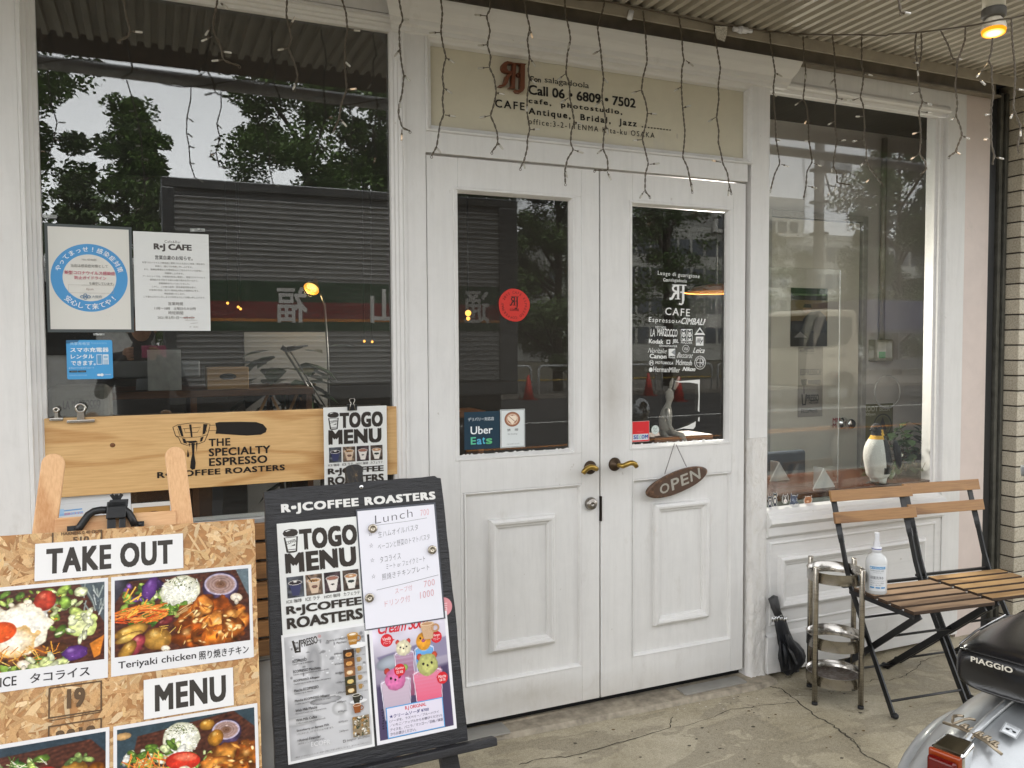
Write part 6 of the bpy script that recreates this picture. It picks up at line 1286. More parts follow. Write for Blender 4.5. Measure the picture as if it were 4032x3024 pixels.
# third string: wound on the rain pipe at the canopy edge, seen mirrored in the panes
lt3 = thing('string_lights', 'dark icicle light string wound round the rain pipe at the canopy edge', 'string lights', (-0.8,-1.30,2.60), 0, 'icicle light strings')
m = MB(); T = [(-4+i*0.02,-1.30+0.034*math.cos(i*.18),2.66-0.06*(i*.02+1)/8.4+0.034*math.sin(i*.18)) for i in range(225)]; m.tube(T,0.003,5); world_part(m,'main_cable',WIRE,lt3)
for x0 in (-2.95,-2.55,-2.2,-1.93,-1.62,-1.35,-1.22,-1.02,-0.62,-0.22,0.02,1.9,2.25,2.6,2.9,3.2,3.5):
    z = 2.60-0.007*(x0+1); P = [(x0,-1.305,z)]; bl = []
    for i in range(random.choice([5,6,7,8]) if x0 < -0.3 else 6):
        p = P[-1]; q = (p[0]+random.uniform(-.022,.022), -1.305+random.uniform(-.006,.006), p[2]-random.uniform(.055,.085)); P.append(q)
        if i: sx = random.choice([-1,1]); bl.append((q,(q[0]+sx*random.uniform(.02,.04),q[1],q[2]-random.uniform(-.005,.02))))
    strand(lt3, P, bl)
# ------------------------------------------------------------------ lit lamp under the canopy
T5 = lambda x, y: (3500+x*.2532, y*.2532)
def m_glow(name, r, c0, c1, s0, s1):
    k = N(name); ln = k.n('ShaderNodeVectorMath', operation='LENGTH'); tc = k.n('ShaderNodeTexCoord'); k.l(tc.outputs['Object'], ln.inputs[0]); q = k_div(k, ln.outputs['Value'], r)
    em = k.n('ShaderNodeEmission'); k.l(k.ramp(q, [(0.25,c0),(0.95,c1)]), em.inputs[0]); st = k.n('ShaderNodeMapRange'); k.l(q, st.inputs[0]); st.inputs[1].default_value = .2; st.inputs[2].default_value = 1; st.inputs[3].default_value = s0; st.inputs[4].default_value = s1
    k.l(st.outputs[0], em.inputs[1]); k.l(em.outputs[0], k.out.inputs[0]); return k.m
GLOW = m_glow('lamp_glow', 0.036, '#ffe6a0', '#ff9a1c', 1.6, 0.24)
lc = DP(T5(1630,470), 2.62); lp = thing('spot_lamp', 'lit reflector bulb in a white round conduit box hanging under the canopy', 'lamp', tuple(lc))
ax = Vector((-0.10,-0.10,-0.99)).normalized(); Mq = ax.to_track_quat('-Z','Y').to_matrix().to_4x4()
m = MB(); m.lathe([(0.0,-0.012),(0.034,-0.010),(0.0355,0.0)], (0,0,0), 32, 0, Mq, capt=False); bulb = m.build('bulb_face', GLOW, lp)
m = MB(); m.lathe([(0.0358,-0.001),(0.037,0.006),(0.034,0.020),(0.025,0.034),(0.018,0.044)], (0,0,0), 32, 0, Mq, capb=False); m.build('reflector', flat('warm_white_glass','#e6ddca',0.3,0,0.03), lp)
m = MB(); m.lathe([(0.030,0.040),(0.036,0.044),(0.036,0.066),(0.034,0.069)], (0.004,0.004,0), 32); m.build('gasket', flat('grey_rubber','#55524c',0.6), lp)
m = MB(); m.lathe([(0.033,0.068),(0.035,0.22)], (0.005,0.005,0), 32); m.lathe([(0.030,0.22),(0.030,0.26)], (0.005,0.005,0), 24); m.build('conduit_box', flat('yellowed_plastic','#cfc8b4',0.4,0,0.08,15), lp)
for sx in (-1,1):
    m = MB(); m.tube([(0.005+sx*0.033*_r0[0],0.005+sx*0.033*_r0[1],0.118),(0.005+sx*0.050*_r0[0],0.005+sx*0.050*_r0[1],0.122)], 0.016 if sx < 0 else 0.010, 12); m.build('knob', flat('grey_rubber','#55524c',0.6), lp, bevel=0.002)
pl = bpy.data.lights.new('lamp_light','SPOT'); pl.energy = 0.35; pl.color = (1.0,0.72,0.36); pl.spot_size = R(100); pl.shadow_soft_size = 0.03
po = bpy.data.objects.new('lamp_light',pl); C.objects.link(po); po.parent = lp; po.location = ax*0.02; po.rotation_euler = ax.to_track_quat('-Z','Y').to_euler()

# ------------------------------------------------------------------ scooter
SCO = DP((3450+800*.3762, 2400+1500*.3762), 1.62); SCO = SCO+0.024*_r+0*_u; th_ = R(13)
sc_ = thing('motor_scooter', 'silver motor scooter with black seat parked in front of the chairs', 'scooter', (SCO[0],SCO[1],0), th_)
def m_silver():
    k = N('silver_car_paint'); k.set('#a8abad', 0.38, 0.5); k.b.inputs['Coat Weight'].default_value = 0.6; k.b.inputs['Coat Roughness'].default_value = 0.08
    f = k.noise(k.coord(), 7, 4); f2 = k.noise(k.coord(), 900, 1); k.l(k.mix(0.25, k.ramp(f,[(.35,'#96999b'),(.65,'#b2b5b7')]), k.ramp(f2,[(.3,'#8d9092'),(.7,'#c6c9ca')])), k.b.inputs['Base Color']); return k.m
SIL = m_silver()
def loft(m, secs, n=28, mi=0, e=2.4, caps=True):
    """secs: (f, half width, z bottom, z widest, z top) cross sections along the scooter"""
    vs = []
    for f, w, zb, zm, zt in secs:
        for j in range(n):
            t = 2*PI*j/n; c_, s_ = math.cos(t), math.sin(t); x = w*abs(c_)**(2/e)*(1 if c_ >= 0 else -1); q = abs(s_)**(2/e); z = zm+(zt-zm)*q if s_ >= 0 else zm-(zm-zb)*q; vs.append((f,x,z))
    k_ = len(secs); m.add(vs, [(i*n+j,i*n+(j+1)%n,(i+1)*n+(j+1)%n,(i+1)*n+j) for i in range(k_-1) for j in range(n)]+([tuple(range(n))[::-1], tuple((k_-1)*n+q for q in range(n))] if caps else []), None, mi, True)
m = MB(); loft(m, [(-0.125,0.015,0.40,0.46,0.50),(-0.115,0.05,0.33,0.44,0.535),(-0.085,0.085,0.26,0.42,0.567),(-0.04,0.118,0.22,0.40,0.590),(0.02,0.142,0.20,0.39,0.606),(0.10,0.160,0.20,0.39,0.620),(0.20,0.170,0.20,0.40,0.632),(0.32,0.175,0.20,0.40,0.640),(0.50,0.165,0.20,0.38,0.640),(0.66,0.14,0.20,0.34,0.60),(0.74,0.11,0.20,0.30,0.50)], 36, 0, 2.1)
m.build('body', SIL, sc_, subd=1)
for sx in (-1,1):
    m = MB(); secs = [(0.0,0.01),(0.03,0.05),(0.10,0.085),(0.22,0.105),(0.36,0.10),(0.50,0.07),(0.58,0.02)]; n = 20; vs = []
    for f, w in secs:
        for j in range(n): t = 2*PI*j/n; vs.append((f, sx*(0.135+0.018*f)+w*.72*math.cos(t)*1.0, 0.395-0.02*f+w*1.5*math.sin(t)))
    m.add(vs, [(i*n+j,i*n+(j+1)%n,(i+1)*n+(j+1)%n,(i+1)*n+j) for i in range(len(secs)-1) for j in range(n)]+[tuple(range(n))[::-1], tuple((len(secs)-1)*n+q for q in range(n))], None, 0, True); m.build('side_cowl', SIL, sc_, subd=1)
m = MB(); m.tube([(-0.100,0,0.562),(-0.085,0,0.571),(-0.04,0,0.595),(0.02,0,0.6105),(0.10,0,0.6245),(0.20,0,0.6365),(0.24,0,0.640)], 0.008, 8, flatten=1.0); m.build('seam_rib', SIL, sc_)
# seat
m = MB(); n = 32; LT = flat('wet_black_vinyl', '#141416', 0.22, 0, 0.3, 14, 0.05)
secs = [(0.160,0.066,0.668,0.692,0.708),(0.152,0.080,0.662,0.694,0.722),(0.157,0.092,0.660,0.700,0.740),(0.170,0.098,0.660,0.704,0.751),(0.195,0.103,0.660,0.706,0.757),(0.30,0.122,0.646,0.700,0.757),(0.45,0.134,0.648,0.700,0.752),(0.60,0.130,0.650,0.698,0.745),(0.72,0.10,0.655,0.690,0.735),(0.77,0.05,0.66,0.685,0.715)]
loft(m, secs, n, 0, 3.6); m.v = [(x,y,z+0.010) for x,y,z in m.v]; m.build('seat', LT, sc_, subd=1)
m = MB(); P = [(0.165,0.088,0.738),(0.160,0.06,0.7405),(0.158,0.03,0.7415),(0.158,0,0.742),(0.158,-0.03,0.7415),(0.160,-0.06,0.7405),(0.165,-0.088,0.738),(0.20,-0.104,0.735),(0.32,-0.124,0.733),(0.5,-0.136,0.730)]; m.tube(P,0.0026,6); m.tube([(p[0],-p[1],p[2]) for p in P[7:]][::-1]+[P[0]],0.0026,6); m.v = [(x,y,z+0.010) for x,y,z in m.v]; m.build('seat_piping', LT, sc_)
s = Sheet(0.100, 0.016, None); s.text('PIAGGIO', 0, 0, 0.082, 0.0120, '#cfcabd', 0.03, 1.05)
o = s.put('seat_lettering', (0,0,0), (0,-1,0), (0,0,-1), PRINT); o.parent = sc_; o.matrix_parent_inverse = Matrix.Identity(4)
o.matrix_world = Matrix(((0,0,-1,0.1475),(-1,0,0,0.058),(0,1,0,0.744),(0,0,0,1))); o.matrix_basis = o.matrix_world.copy()
# script badge, glued across the rib
BD = flat('dull_bronze_badge', '#9a8d79', 0.35, 0.7, 0.2, 120)
m = MB(); 
def bz(x, y): return 0.606+0.16*(x-0.02)-1.1*max(0,abs(y)-0.02)**2*3
B = lambda u, w: (0.035+w, 0.060-u, bz(0.035+w,0.060-u)+0.009)      # u along the badge to the right, w up the slope
def stroke(pts, r=0.0030): m.tube([B(*p) for p in pts], r, 6)
stroke([(0.0,0.002),(0.03,-0.004),(0.06,-0.010),(0.09,-0.018),(0.125,-0.030)],0.0034)
stroke([(0.010,0.036),(0.006,0.028),(0.010,0.022),(0.014,0.010),(0.020,0.004),(0.024,0.014),(0.028,0.028),(0.036,0.038),(0.046,0.040)]); stroke([(0.004,0.034),(0.014,0.040),(0.022,0.040)])
for u0, w0 in ((0.034,0.0),(0.050,-0.004),(0.066,-0.008),(0.082,-0.013),(0.098,-0.018)): stroke([(u0,w0),(u0+0.004,w0+0.012),(u0+0.010,w0+0.013),(u0+0.009,w0+0.005),(u0+0.004,w0+0.003),(u0+0.014,w0-0.001)],0.0030)
stroke([(0.066,-0.012),(0.068,-0.024)],0.002)
m.build('script_badge', BD, sc_)
s = Sheet(0.030, 0.036, '#c3c6c8'); s.frame(.0008,.0008,.0284,.0344,.0008,'#3a3d40'); s.text('EMISSION',.004,.003,.026,.007,'#3a3d40',.01); s.ell(.009,.019,.0035,.0035,'#2a2c30',16); s.ell(.021,.019,.0035,.0035,'#2a2c30',16); s.line([(.009,.019),(.014,.013),(.021,.019)],.002,'#2a2c30'); s.rect(.004,.026,.022,.006,'#dfe1e2')
o = s.put('small_sticker', (0,0,0), (1,0,0), (0,1,0), PRINT); o.parent = sc_; a = R(-20)
nn = Vector((-0.16,-0.25,1)).normalized(); uu = Vector((0.15,-1,-0.22)); uu = (uu-nn*uu.dot(nn)).normalized(); vv = nn.cross(uu)
o.matrix_basis = Matrix(((uu.x,vv.x,nn.x,0.105),(uu.y,vv.y,nn.y,-0.030),(uu.z,vv.z,nn.z,0.6275),(0,0,0,1)))
# tail light
m = MB(); vs = [(-0.018,0.028,0.622),(-0.018,-0.028,0.622),(-0.075,-0.032,0.612),(-0.075,0.032,0.612),(-0.05,0.032,0.560),(-0.05,-0.032,0.560),(-0.075,-0.033,0.560),(-0.075,0.033,0.560)]
m.add(vs, [(0,1,2,3),(1,5,6,2),(0,3,7,4),(4,7,6,5),(3,2,6,7),(0,4,5,1)]); m.build('tail_light_housing', CHROME, sc_, bevel=0.006, seg=3)
k = N('red_lens'); k.set('#6a0907', 0.12); k.b.inputs['Transmission Weight'].default_value = 0.3; f = k.n('ShaderNodeTexWave'); f.inputs['Scale'].default_value = 90; k.l(k.coord(), f.inputs[0]); k.bump(f.outputs[1], 0.5, 0.001); RED = k.m
m = MB(); m.box(-0.084,-0.0755,-0.031,0.031,0.535,0.610); tl = m.build('tail_light', flat('orange_lens','#8f3a18',0.15), sc_, bevel=0.006, seg=3)
m = MB(); m.box(-0.098,-0.0845,-0.027,0.027,0.538,0.601); m.build('lens', RED, tl, bevel=0.006, seg=3)
# wheel, floor board, leg shield and bars beyond the picture edge
m = MB(); m.tube([(0.10+0.175*math.cos(a),0,0.21+0.175*math.sin(a)) for a in [2*PI*i/32 for i in range(32)]], 0.042, 12, closed=True); wl = m.build('wheel', flat('tyre_rubber','#1a1a1b',0.8), sc_)
m = MB(); m.lathe([(0.0,-0.03),(0.135,-0.03),(0.14,0),(0.135,0.03),(0.0,0.03)], (0.10,0,0.21), 28, 0, Matrix.Rotation(R(90),4,'X')); m.build('rim', SIL, wl)
m = MB(); m.tube([(1.32+0.175*math.cos(a),0,0.21+0.175*math.sin(a)) for a in [2*PI*i/32 for i in range(32)]], 0.042, 12, closed=True); wl = m.build('wheel', flat('tyre_rubber','#1a1a1b',0.8), sc_)
m = MB(); m.lathe([(0.0,-0.03),(0.135,-0.03),(0.14,0),(0.135,0.03),(0.0,0.03)], (1.32,0,0.21), 28, 0, Matrix.Rotation(R(90),4,'X')); m.build('rim', SIL, wl)
m = MB(); m.box(0.62,1.06,-0.17,0.17,0.235,0.262); m.build('floor_board', SIL, sc_, bevel=0.01)
m = MB(); vs = []
for i in range(9):
    z = 0.25+i*0.0775; f = 1.04+0.10*i/8; w = 0.18+0.04*math.sin(PI*i/8)
    for j in range(9): y = (j/4-1); vs += [(f+0.05*(1-y*y),w*y,z)]
m.add(vs, [(i*9+j,i*9+j+1,i*9+j+10,i*9+j+9) for i in range(8) for j in range(8)], None, 0, True); o = m.build('leg_shield', SIL, sc_); o.modifiers.new('solid','SOLIDIFY').thickness = 0.012
m = MB(); m.tube([(1.30,0,0.22),(1.17,0,0.90),(1.14,0,0.98)], 0.035, 12); m.build('steering_column', SIL, sc_)
m = MB(); m.tube([(1.06,-0.33,1.02),(1.12,-0.2,1.03),(1.15,0,1.02),(1.12,0.2,1.03),(1.06,0.33,1.02)], [0.017,0.017,0.05,0.017,0.017], 12); m.build('handlebar', SIL, sc_)
m = MB(); m.ball((1.20,0,1.03),(0.05,0.07,0.07),8); m.build('headlight', CHROME, sc_)
m = MB(); loft(m, [(1.14,0.02,0.30,0.34,0.38),(1.20,0.06,0.27,0.36,0.43),(1.32,0.075,0.25,0.37,0.445),(1.44,0.06,0.22,0.34,0.42),(1.50,0.02,0.22,0.30,0.36)], 20, 0, 2.2); m.build('front_mudguard', SIL, sc_)

for o in sc_.children:
    if o.name.split('.')[0] in ('body','side_cowl','seam_rib','script_badge','tail_light_housing','tail_light','small_sticker'):
        if o.name.startswith('small_sticker'): o.location.z += 0.018
        else:
            for v in o.data.vertices: v.co.z += 0.018*max(0,min(1,(v.co.z-0.25)/0.15))
            for h in o.children:
                for v in h.data.vertices: v.co.z += 0.018
# ------------------------------------------------------------------ inside the cafe, seen through the panes
def IN(n, x, y, Y): return np.array(AT(n,x,y,Y))
# right window: counter
TOP = wood('counter_wood', '#2f1710', '#4a281b', 0, 18, 0.25, 10)
ct = thing('counter_table', 'reddish brown wooden counter behind the right window glass', 'table', (1.75,0.30,0.03))
m = MB(); m.box(-0.95,0.94,-0.235,0.21,0.700,0.728); m.build('table_top', TOP, ct, bevel=0.004)
m = MB(); m.box(-0.95,0.94,-0.236,-0.2355,0.62,0.699); m.build('front_edge', flat('grey_counter_edge','#7d8079',0.5), ct)
for x in (-0.9,0.9):
    m = MB(); m.box(x-0.02,x+0.02,-0.02,0.02,0,0.70); m.build('leg', BLACK, ct)
CZ = 0.758
# door in the partition
idr = thing('inner_door', 'grey beige inner door with round steel knob and coffee posters behind the right window', 'door', (1.78,0.79,0.03))
m = MB(); m.box(-0.30,0.325,-0.02,0.008,0.0,2.05); m.build('leaf', flat('door_beige','#cdc8bb',0.5,0,0.06,5), idr, bevel=0.003)
m = MB(); m.box(0.335,0.372,-0.035,0.009,0,2.09); m.box(-0.36,-0.31,-0.035,0.009,0,2.09); m.box(-0.309,0.334,-0.035,0.009,2.055,2.09); m.build('door_frame', flat('door_trim','#a9a6a0',0.4), idr, bevel=0.003)
kp = IN(6,1065,1085,0.74)-np.array((1.78,0.79,0.03)); m = MB(); m.lathe([(0.0,0.0),(0.033,0.0),(0.033,0.006),(0.016,0.010),(0.013,0.035),(0.026,0.045),(0.029,0.058),(0.024,0.070),(0.0,0.073)], (kp[0],-0.02,kp[2]), 28, 0, Matrix.Rotation(R(90),4,'X')); m.build('knob', CHROME, idr)
def wallsheet(name, n, x0, y0, x1, y1, Y, bg, w, h, draw, lab, cat):
    A, B = IN(n,x0,y0,Y), IN(n,x1,y1,Y); s = Sheet(w, h, bg, 0.001); draw(s); o = s.put(name, (A[0],Y,A[2]), UX, VZ, PRINT, lab, cat)
    o.matrix_world = Matrix(((abs(B[0]-A[0])/(w*.001),0,0,A[0]),(0,0,-1,Y),(0,abs(A[2]-B[2])/(h*.001),0,A[2]),(0,0,0,1))); return o
def dr(s):
    s.rect(0,0,230,52,'#12301f'); s.text('ECOPRESSO COFFEE BIB',12,38,218,50,'#7d9a6a',.02); s.rect(0,80,230,140,'#6d5a3a'); s.poly([(40,310),(80,200),(120,160),(180,150),(220,190),(225,310)],'#15161c'); s.ell(100,138,26,30,'#8a6d52'); s.poly([(74,130),(84,106),(122,106),(128,132)],'#1c1612'); s.rect(0,300,230,90,'#2d2a26'); s.poly([(20,330),(60,290),(100,330)],'#7d7a78')
wallsheet('photo_poster', 6, 702, 205, 936, 585, 0.766, '#1e1c1a', 230, 390, dr, 'dark photo poster of a man in a black jacket high on the inner door', 'poster')
def dr(s):
    s.text('ecoPRESSO',10,8,120,34,'#2d2c2d',.02); s.text('COFFEE BIBS',42,38,118,46,'#4a4a4a',.004); s.text('ESPRESSO?',16,140,178,182,'#33353c',.03)
    s.poly([(20,208),(68,206),(62,244),(28,244)],'#2c2d33'); s.poly([(72,214),(170,212),(178,228),(168,246),(76,236)],'#3a3c42'); s.line([(44,244),(46,300)],6,'#2c2d33')
    s.poly([(26,302),(34,302),(38,364),(54,364),(58,302),(66,302),(60,374),(32,374)],'#1f2024'); s.text('PRESSO',66,306,160,350,'#1f2024',.03); s.text('ECOPRESS',26,398,150,424,'#33353c',.01); s.text('MAKES YOU HAPPY',84,352,160,366,'#33353c',.01)
wallsheet('coffee_poster', 6, 750, 590, 905, 1038, 0.766, '#8e8880', 190, 450, dr, 'long paper poster reading ESPRESSO? taped low on the inner door', 'poster')
s = Sheet(60,60,None,.001)
def dr(s): s.text('MM',2,2,50,28,'#8f2222',.03); s.text('M',2,32,26,58,'#8f2222',.03)
wallsheet('red_letters', 6, 970, 1048, 1030, 1112, 0.766, None, 60, 60, dr, 'small red letters stuck on the inner door beside the knob', 'sticker')
# switch box and conduit
q = IN(6,1265,612,0.79); sw = thing('switch_box', 'grey electric switch box with a green label on the wall behind the right window', 'switch box', tuple(q))
w = abs(IN(6,1320,612,.79)[0]-IN(6,1208,612,.79)[0])/2; h = abs(IN(6,1265,545,.79)[2]-IN(6,1265,685,.79)[2])/2
m = MB(); m.box(-w,w,-0.05,0.009,-h,h); m.build('case', flat('switch_case','#a5a091',0.5), sw, bevel=0.006)
m = MB(); m.box(-w*.9,w*.05,-0.056,-0.0505,-h*.85,h*.8); m.build('cover', flat('switch_cover','#c3bfb2',0.4), sw, bevel=0.002)
m = MB(); m.box(-w*.8,-w*.05,-0.0585,-0.0565,-h*.7,-h*.1); m.build('green_label', flat('green_label','#2f9a4a',0.5), sw)
m = MB(); m.tube([(w*.1,-0.02,h),(w*.1,-0.02,1.20)], 0.016, 12); m.build('conduit', flat('pipe_cream','#a8a296',0.5), sw)
q = IN(6,1608,612,0.79); m = MB(); m.box(-0.035,0.035,-0.012,0.009,-0.08,0.08); o = m.build('wall_switch', flat('switch_case','#a5a091',0.5), bevel=0.003, loc=tuple(q)); tag(o,'pale wall switch plate at the far right edge of the right window','wall switch')
for i in (-1,0,1): m = MB(); m.box(-0.012,0.016,-0.016,-0.0125,i*0.045-0.016,i*0.045+0.016); m.build('rocker', flat('switch_cover','#c3bfb2',0.4), o, bevel=0.002)
def dr(s):
    s.frame(0,0,190,220,6,'#6d6a4a'); s.text('ROOT BEER',10,14,170,44,'#c9c6b0',.03); s.text('400yen',12,50,80,74,'#c9c6b0',.03); s.ring(126,130,58,70,8,'#4a4a3a'); s.ell(126,130,44,56,'#6d6a48'); s.poly([(100,140),(126,80),(150,150),(140,170)],'#3a3428')
wallsheet('root_beer_sign', 6, 1166, 962, 1360, 1190, 0.795, '#7f7b58', 190, 220, dr, 'olive tin sign reading ROOT BEER 400yen behind the penguin', 'sign')
q = IN(6,1328,880,0.72); m = MB(); m.tube([(0.098*math.cos(a),0,0.092*math.sin(a)) for a in [2*PI*i/48 for i in range(48)]], 0.005, 8, closed=True)
o = m.build('wire_hoop', flat('pale_hoop','#c9c6c2',0.4), loc=tuple(q)); tag(o, 'thin pale hoop on the wall above the root beer sign', 'hoop')
# acrylic screen and stands on the counter
def acr(name, pts, Y, t, lab, cat):
    m = MB(); P = [IN(6,x,y,Y) for x, y in pts]; c_ = sum(P)/len(P); m.prism([(p[0]-c_[0], p[2]-c_[2]) for p in P], Matrix.Rotation(R(90),4,'X'), t); o = m.build(name, CLEAR, loc=(c_[0],Y,c_[2])); tag(o, lab, cat); return o, P, c_
k = N('frosted_acrylic'); k.set('#c9cbc9', 0.3); k.b.inputs['Alpha'].default_value = 0.55; FROST = k.m
for i, (pts, Y, lab) in enumerate((([(623,1330),(690,1440),(560,1456)],0.36,'small triangular acrylic stand beside the door post, far one of two'),([(912,1382),(985,1500),(840,1516)],0.12,'small triangular acrylic stand near the glass, close one of two'))):
    base = IN(6,(pts[1][0]+pts[2][0])/2,(pts[1][1]+pts[2][1])/2,Y); t = thing('acrylic_stand', lab, 'stand', (base[0],Y,CZ), 0, 'acrylic stands on the counter')
    P = [IN(6,x,y,Y)-base for x, y in pts]; dz = min(P[1][2],P[2][2]); m = MB(); m.prism([(p[0], p[2]-dz) if j == 0 else (p[0], 0.0005) for j, p in enumerate(P)], Matrix.Rotation(R(90),4,'X'), 0.005); m.build('triangle', FROST, t, bevel=0.001)
    m = MB(); m.box(-0.002,0.002,0.001,0.06,0.0005,0.09); m.build('fin', FROST, t)
m = MB(); x1 = IN(6,1012,700,0.20)[0]; m.box(0.84,x1,0.198,0.2015,CZ+0.001,1.75); sc1 = m.build('acrylic_screen', CLEAR); tag(sc1,'clear acrylic screen standing on the counter behind the right window','screen')
m = MB(); m.box(x1+0.0002,x1+0.003,0.198,0.2015,CZ+0.001,1.75); m.build('edge', FROST, sc1)
# chair back behind the counter
q = IN(6,660,1330,0.62); ch_ = thing('cafe_chair', 'dark blue-grey chair behind the counter in the right window', 'chair', (q[0]-0.05,0.62,0.03))
m = MB(); z = q[2]-0.03; m.box(-0.22,0.18,-0.02,0.02,z-0.14,z+0.055); m.build('backrest', flat('slate_fabric','#2f363f',0.8), ch_, bevel=0.018, seg=4)
m = MB(); m.box(-0.22,0.18,-0.40,-0.02,0.40,0.45); m.build('seat', flat('slate_fabric','#2f363f',0.8), ch_, bevel=0.012)
for x in (-0.2,0.16):
    for y in (-0.38,-0.0): m = MB(); m.tube([(x,y,0),(x,y,0.40 if y < -.1 else z-0.13)],0.012,8); m.build('leg', BLACK, ch_)
# penguin: one continuous skin, coloured in patches
fp = np.array(hit(cr(6,1275,1478),2,CZ)); pg = thing('penguin_figure', 'furry white and black penguin figure with a yellow neck standing on the counter', 'penguin', (fp[0],max(0.10,fp[1]),CZ))
Hs = (IN(6,1245,1080,max(0.10,fp[1]))[2]-CZ)/1.0
prof = [(0.00,0.10,0.02,0.0),(0.03,0.16,0.16,0.0),(0.10,0.185,0.19,0.02),(0.22,0.205,0.215,0.015),(0.36,0.215,0.225,-0.01),(0.50,0.205,0.215,-0.02),(0.62,0.178,0.185,-0.02),(0.72,0.135,0.140,-0.005),(0.78,0.100,0.105,0.0),(0.83,0.088,0.098,-0.015),(0.88,0.088,0.105,-0.03),(0.93,0.082,0.098,-0.035),(0.97,0.060,0.070,-0.03),(0.995,0.02,0.02,-0.025)]
m = MB(); n = 36; WH, BK, YE = lin('#dcdad4'), lin('#0b0c0e'), lin('#d9a32c'); vs = []
for (z, ry, rx, cx) in prof:
    for j in range(n):
        t = 2*PI*j/n; f = 1+0.018*random.uniform(-1,1)*(z < .8); vs.append(((cx+rx*math.cos(t)*f)*Hs*0.98, ry*math.sin(t)*f*Hs, (0.075+z*0.925)*Hs))
fs = [(i*n+j,i*n+(j+1)%n,(i+1)*n+(j+1)%n,(i+1)*n+j) for i in range(len(prof)-1) for j in range(n)]
for f in fs:
    c_ = sum((Vector(vs[i]) for i in f), Vector())/4; z = (c_.z/Hs-0.075)/0.925; a = math.atan2(c_.y, c_.x-0.0); front = math.cos(a-R(172))
    col = WH if (front > 0.06 and z < .76) else BK
    if .73 < z < .80 and front > -.2: col = YE
    if .78 < z < .90 and -0.6 < front < 0.15: col = YE
    if z < .12: col = WH
    m.add([], [], None); m.f.append(f); m.c.append(col); m.mi.append(0); m.sm.append(True)
m.v = [tuple(v) for v in vs]
k = N('penguin_fur'); at = k.n('ShaderNodeAttribute', attribute_name='Col'); f = k.noise(k.coord(), 160, 4, .7); k.set(k.mix(.02, at.outputs['Color'], k.ramp(f,[(.3,'#000000'),(.7,'#ffffff')])), .8); k.bump(f,.9,.006); FUR = k.m
m.build('body', FUR, pg, subd=1)
hz = (0.075+.90*.925)*Hs
m = MB(); m.tube([(-0.09*Hs,-0.02*Hs,hz),(-0.17*Hs,-0.045*Hs,hz-0.004*Hs),(-0.27*Hs,-0.075*Hs,hz-0.022*Hs)],[0.036*Hs,0.022*Hs,0.006*Hs],10); m.build('beak', flat('beak_dark','#2a2826',0.35), pg)
for q_ in ((-0.095,-0.075),(-0.06,0.05)): m = MB(); m.ball((q_[0]*Hs,q_[1]*Hs,hz+0.02*Hs),0.011*Hs,5); m.build('eye', flat('eye_brown','#4a3020',0.1), pg)
for sy, tx in ((-1,0.14),(1,0.02)):
    m = MB(); secs = []
    for z, w, t in ((0.70,0.02,0.02),(0.62,0.075,0.03),(0.45,0.085,0.028),(0.28,0.07,0.022),(0.18,0.02,0.01)): secs.append((z,w,t))
    vs = []; nn_ = 14
    for z, w, t in secs:
        for j in range(nn_): a = 2*PI*j/nn_; vs.append(((tx+0.03+(0.7-z)*0.10+w*math.cos(a))*Hs, sy*(0.185+0.05*math.sin((0.7-z)*4)+t*math.sin(a))*Hs, (0.075+z*.925)*Hs))
    m.add(vs,[(i*nn_+j,i*nn_+(j+1)%nn_,(i+1)*nn_+(j+1)%nn_,(i+1)*nn_+j) for i in range(4) for j in range(nn_)]+[tuple(range(nn_))[::-1],tuple(4*nn_+q for q in range(nn_))],BK,0,True); m.build('flipper', FUR, pg, subd=1)
for sy in (-1,1):
    m = MB(); m.lathe([(0.0,0.012*Hs),(0.055*Hs,0.02*Hs),(0.062*Hs,0.06*Hs),(0.075*Hs,0.13*Hs),(0.06*Hs,0.17*Hs)],(0.02*Hs,sy*0.085*Hs,0),16); 
    m.v = m.v; lg = m.build('leg', flat('white_fur','#d5d3cc',0.9,0,.06,300,.5), pg)
    m = MB()
    for a in (-.35,0,.35): m.tube([(0.0,sy*0.085*Hs,0.018*Hs),(-0.07*Hs*math.cos(a),(sy*0.085-0.07*math.sin(a))*Hs,0.014*Hs),(-0.12*Hs*math.cos(a),(sy*0.085-0.12*math.sin(a))*Hs,0.006*Hs)],[0.018*Hs,0.014*Hs,0.006*Hs],8)
    m.build('foot', flat('foot_dark','#1d1d1f',0.5), pg)
m = MB(); m.tube([(0.13*Hs,0,0.20*Hs),(0.20*Hs,0.0,0.18*Hs),(0.25*Hs,0,0.215*Hs)],[0.09*Hs,0.06*Hs,0.012*Hs],10); m.build('tail', flat('white_fur','#d5d3cc',0.9,0,.06,300,.5), pg)
# potted creeper beside the penguin
LEAF = flat('dark_leaf', '#2c3d22', 0.4, 0, 0.35, 20); LEAF2 = flat('vine_leaf', '#33452a', 0.45, 0, 0.35, 20)
def leafmesh(m, p, d, up, L_, w, mi=0):
    d = Vector(d).normalized(); s_ = d.cross(Vector(up)); s_ = s_.normalized() if s_.length > 1e-4 else d.orthogonal().normalized(); u = s_.cross(d); p = Vector(p)
    P = [(0,0,0),(.3,.5,.06),(.62,.42,.06),(1,0,-.10),(.62,-.42,.06),(.3,-.5,.06),(.35,0,-.02),(.68,0,-.03)]
    m.add([p+d*(a*L_)+s_*(b*w)+u*(c_*L_) for a,b,c_ in P],[(0,1,6),(1,2,7,6),(2,3,7),(3,4,7),(4,5,6,7),(5,0,6)],None,mi,True)
q = IN(6,1460,1420,0.24); pt_ = thing('creeper_plant', 'dark green trailing pot plant beside the penguin on the counter', 'plant', (q[0],0.24,CZ))
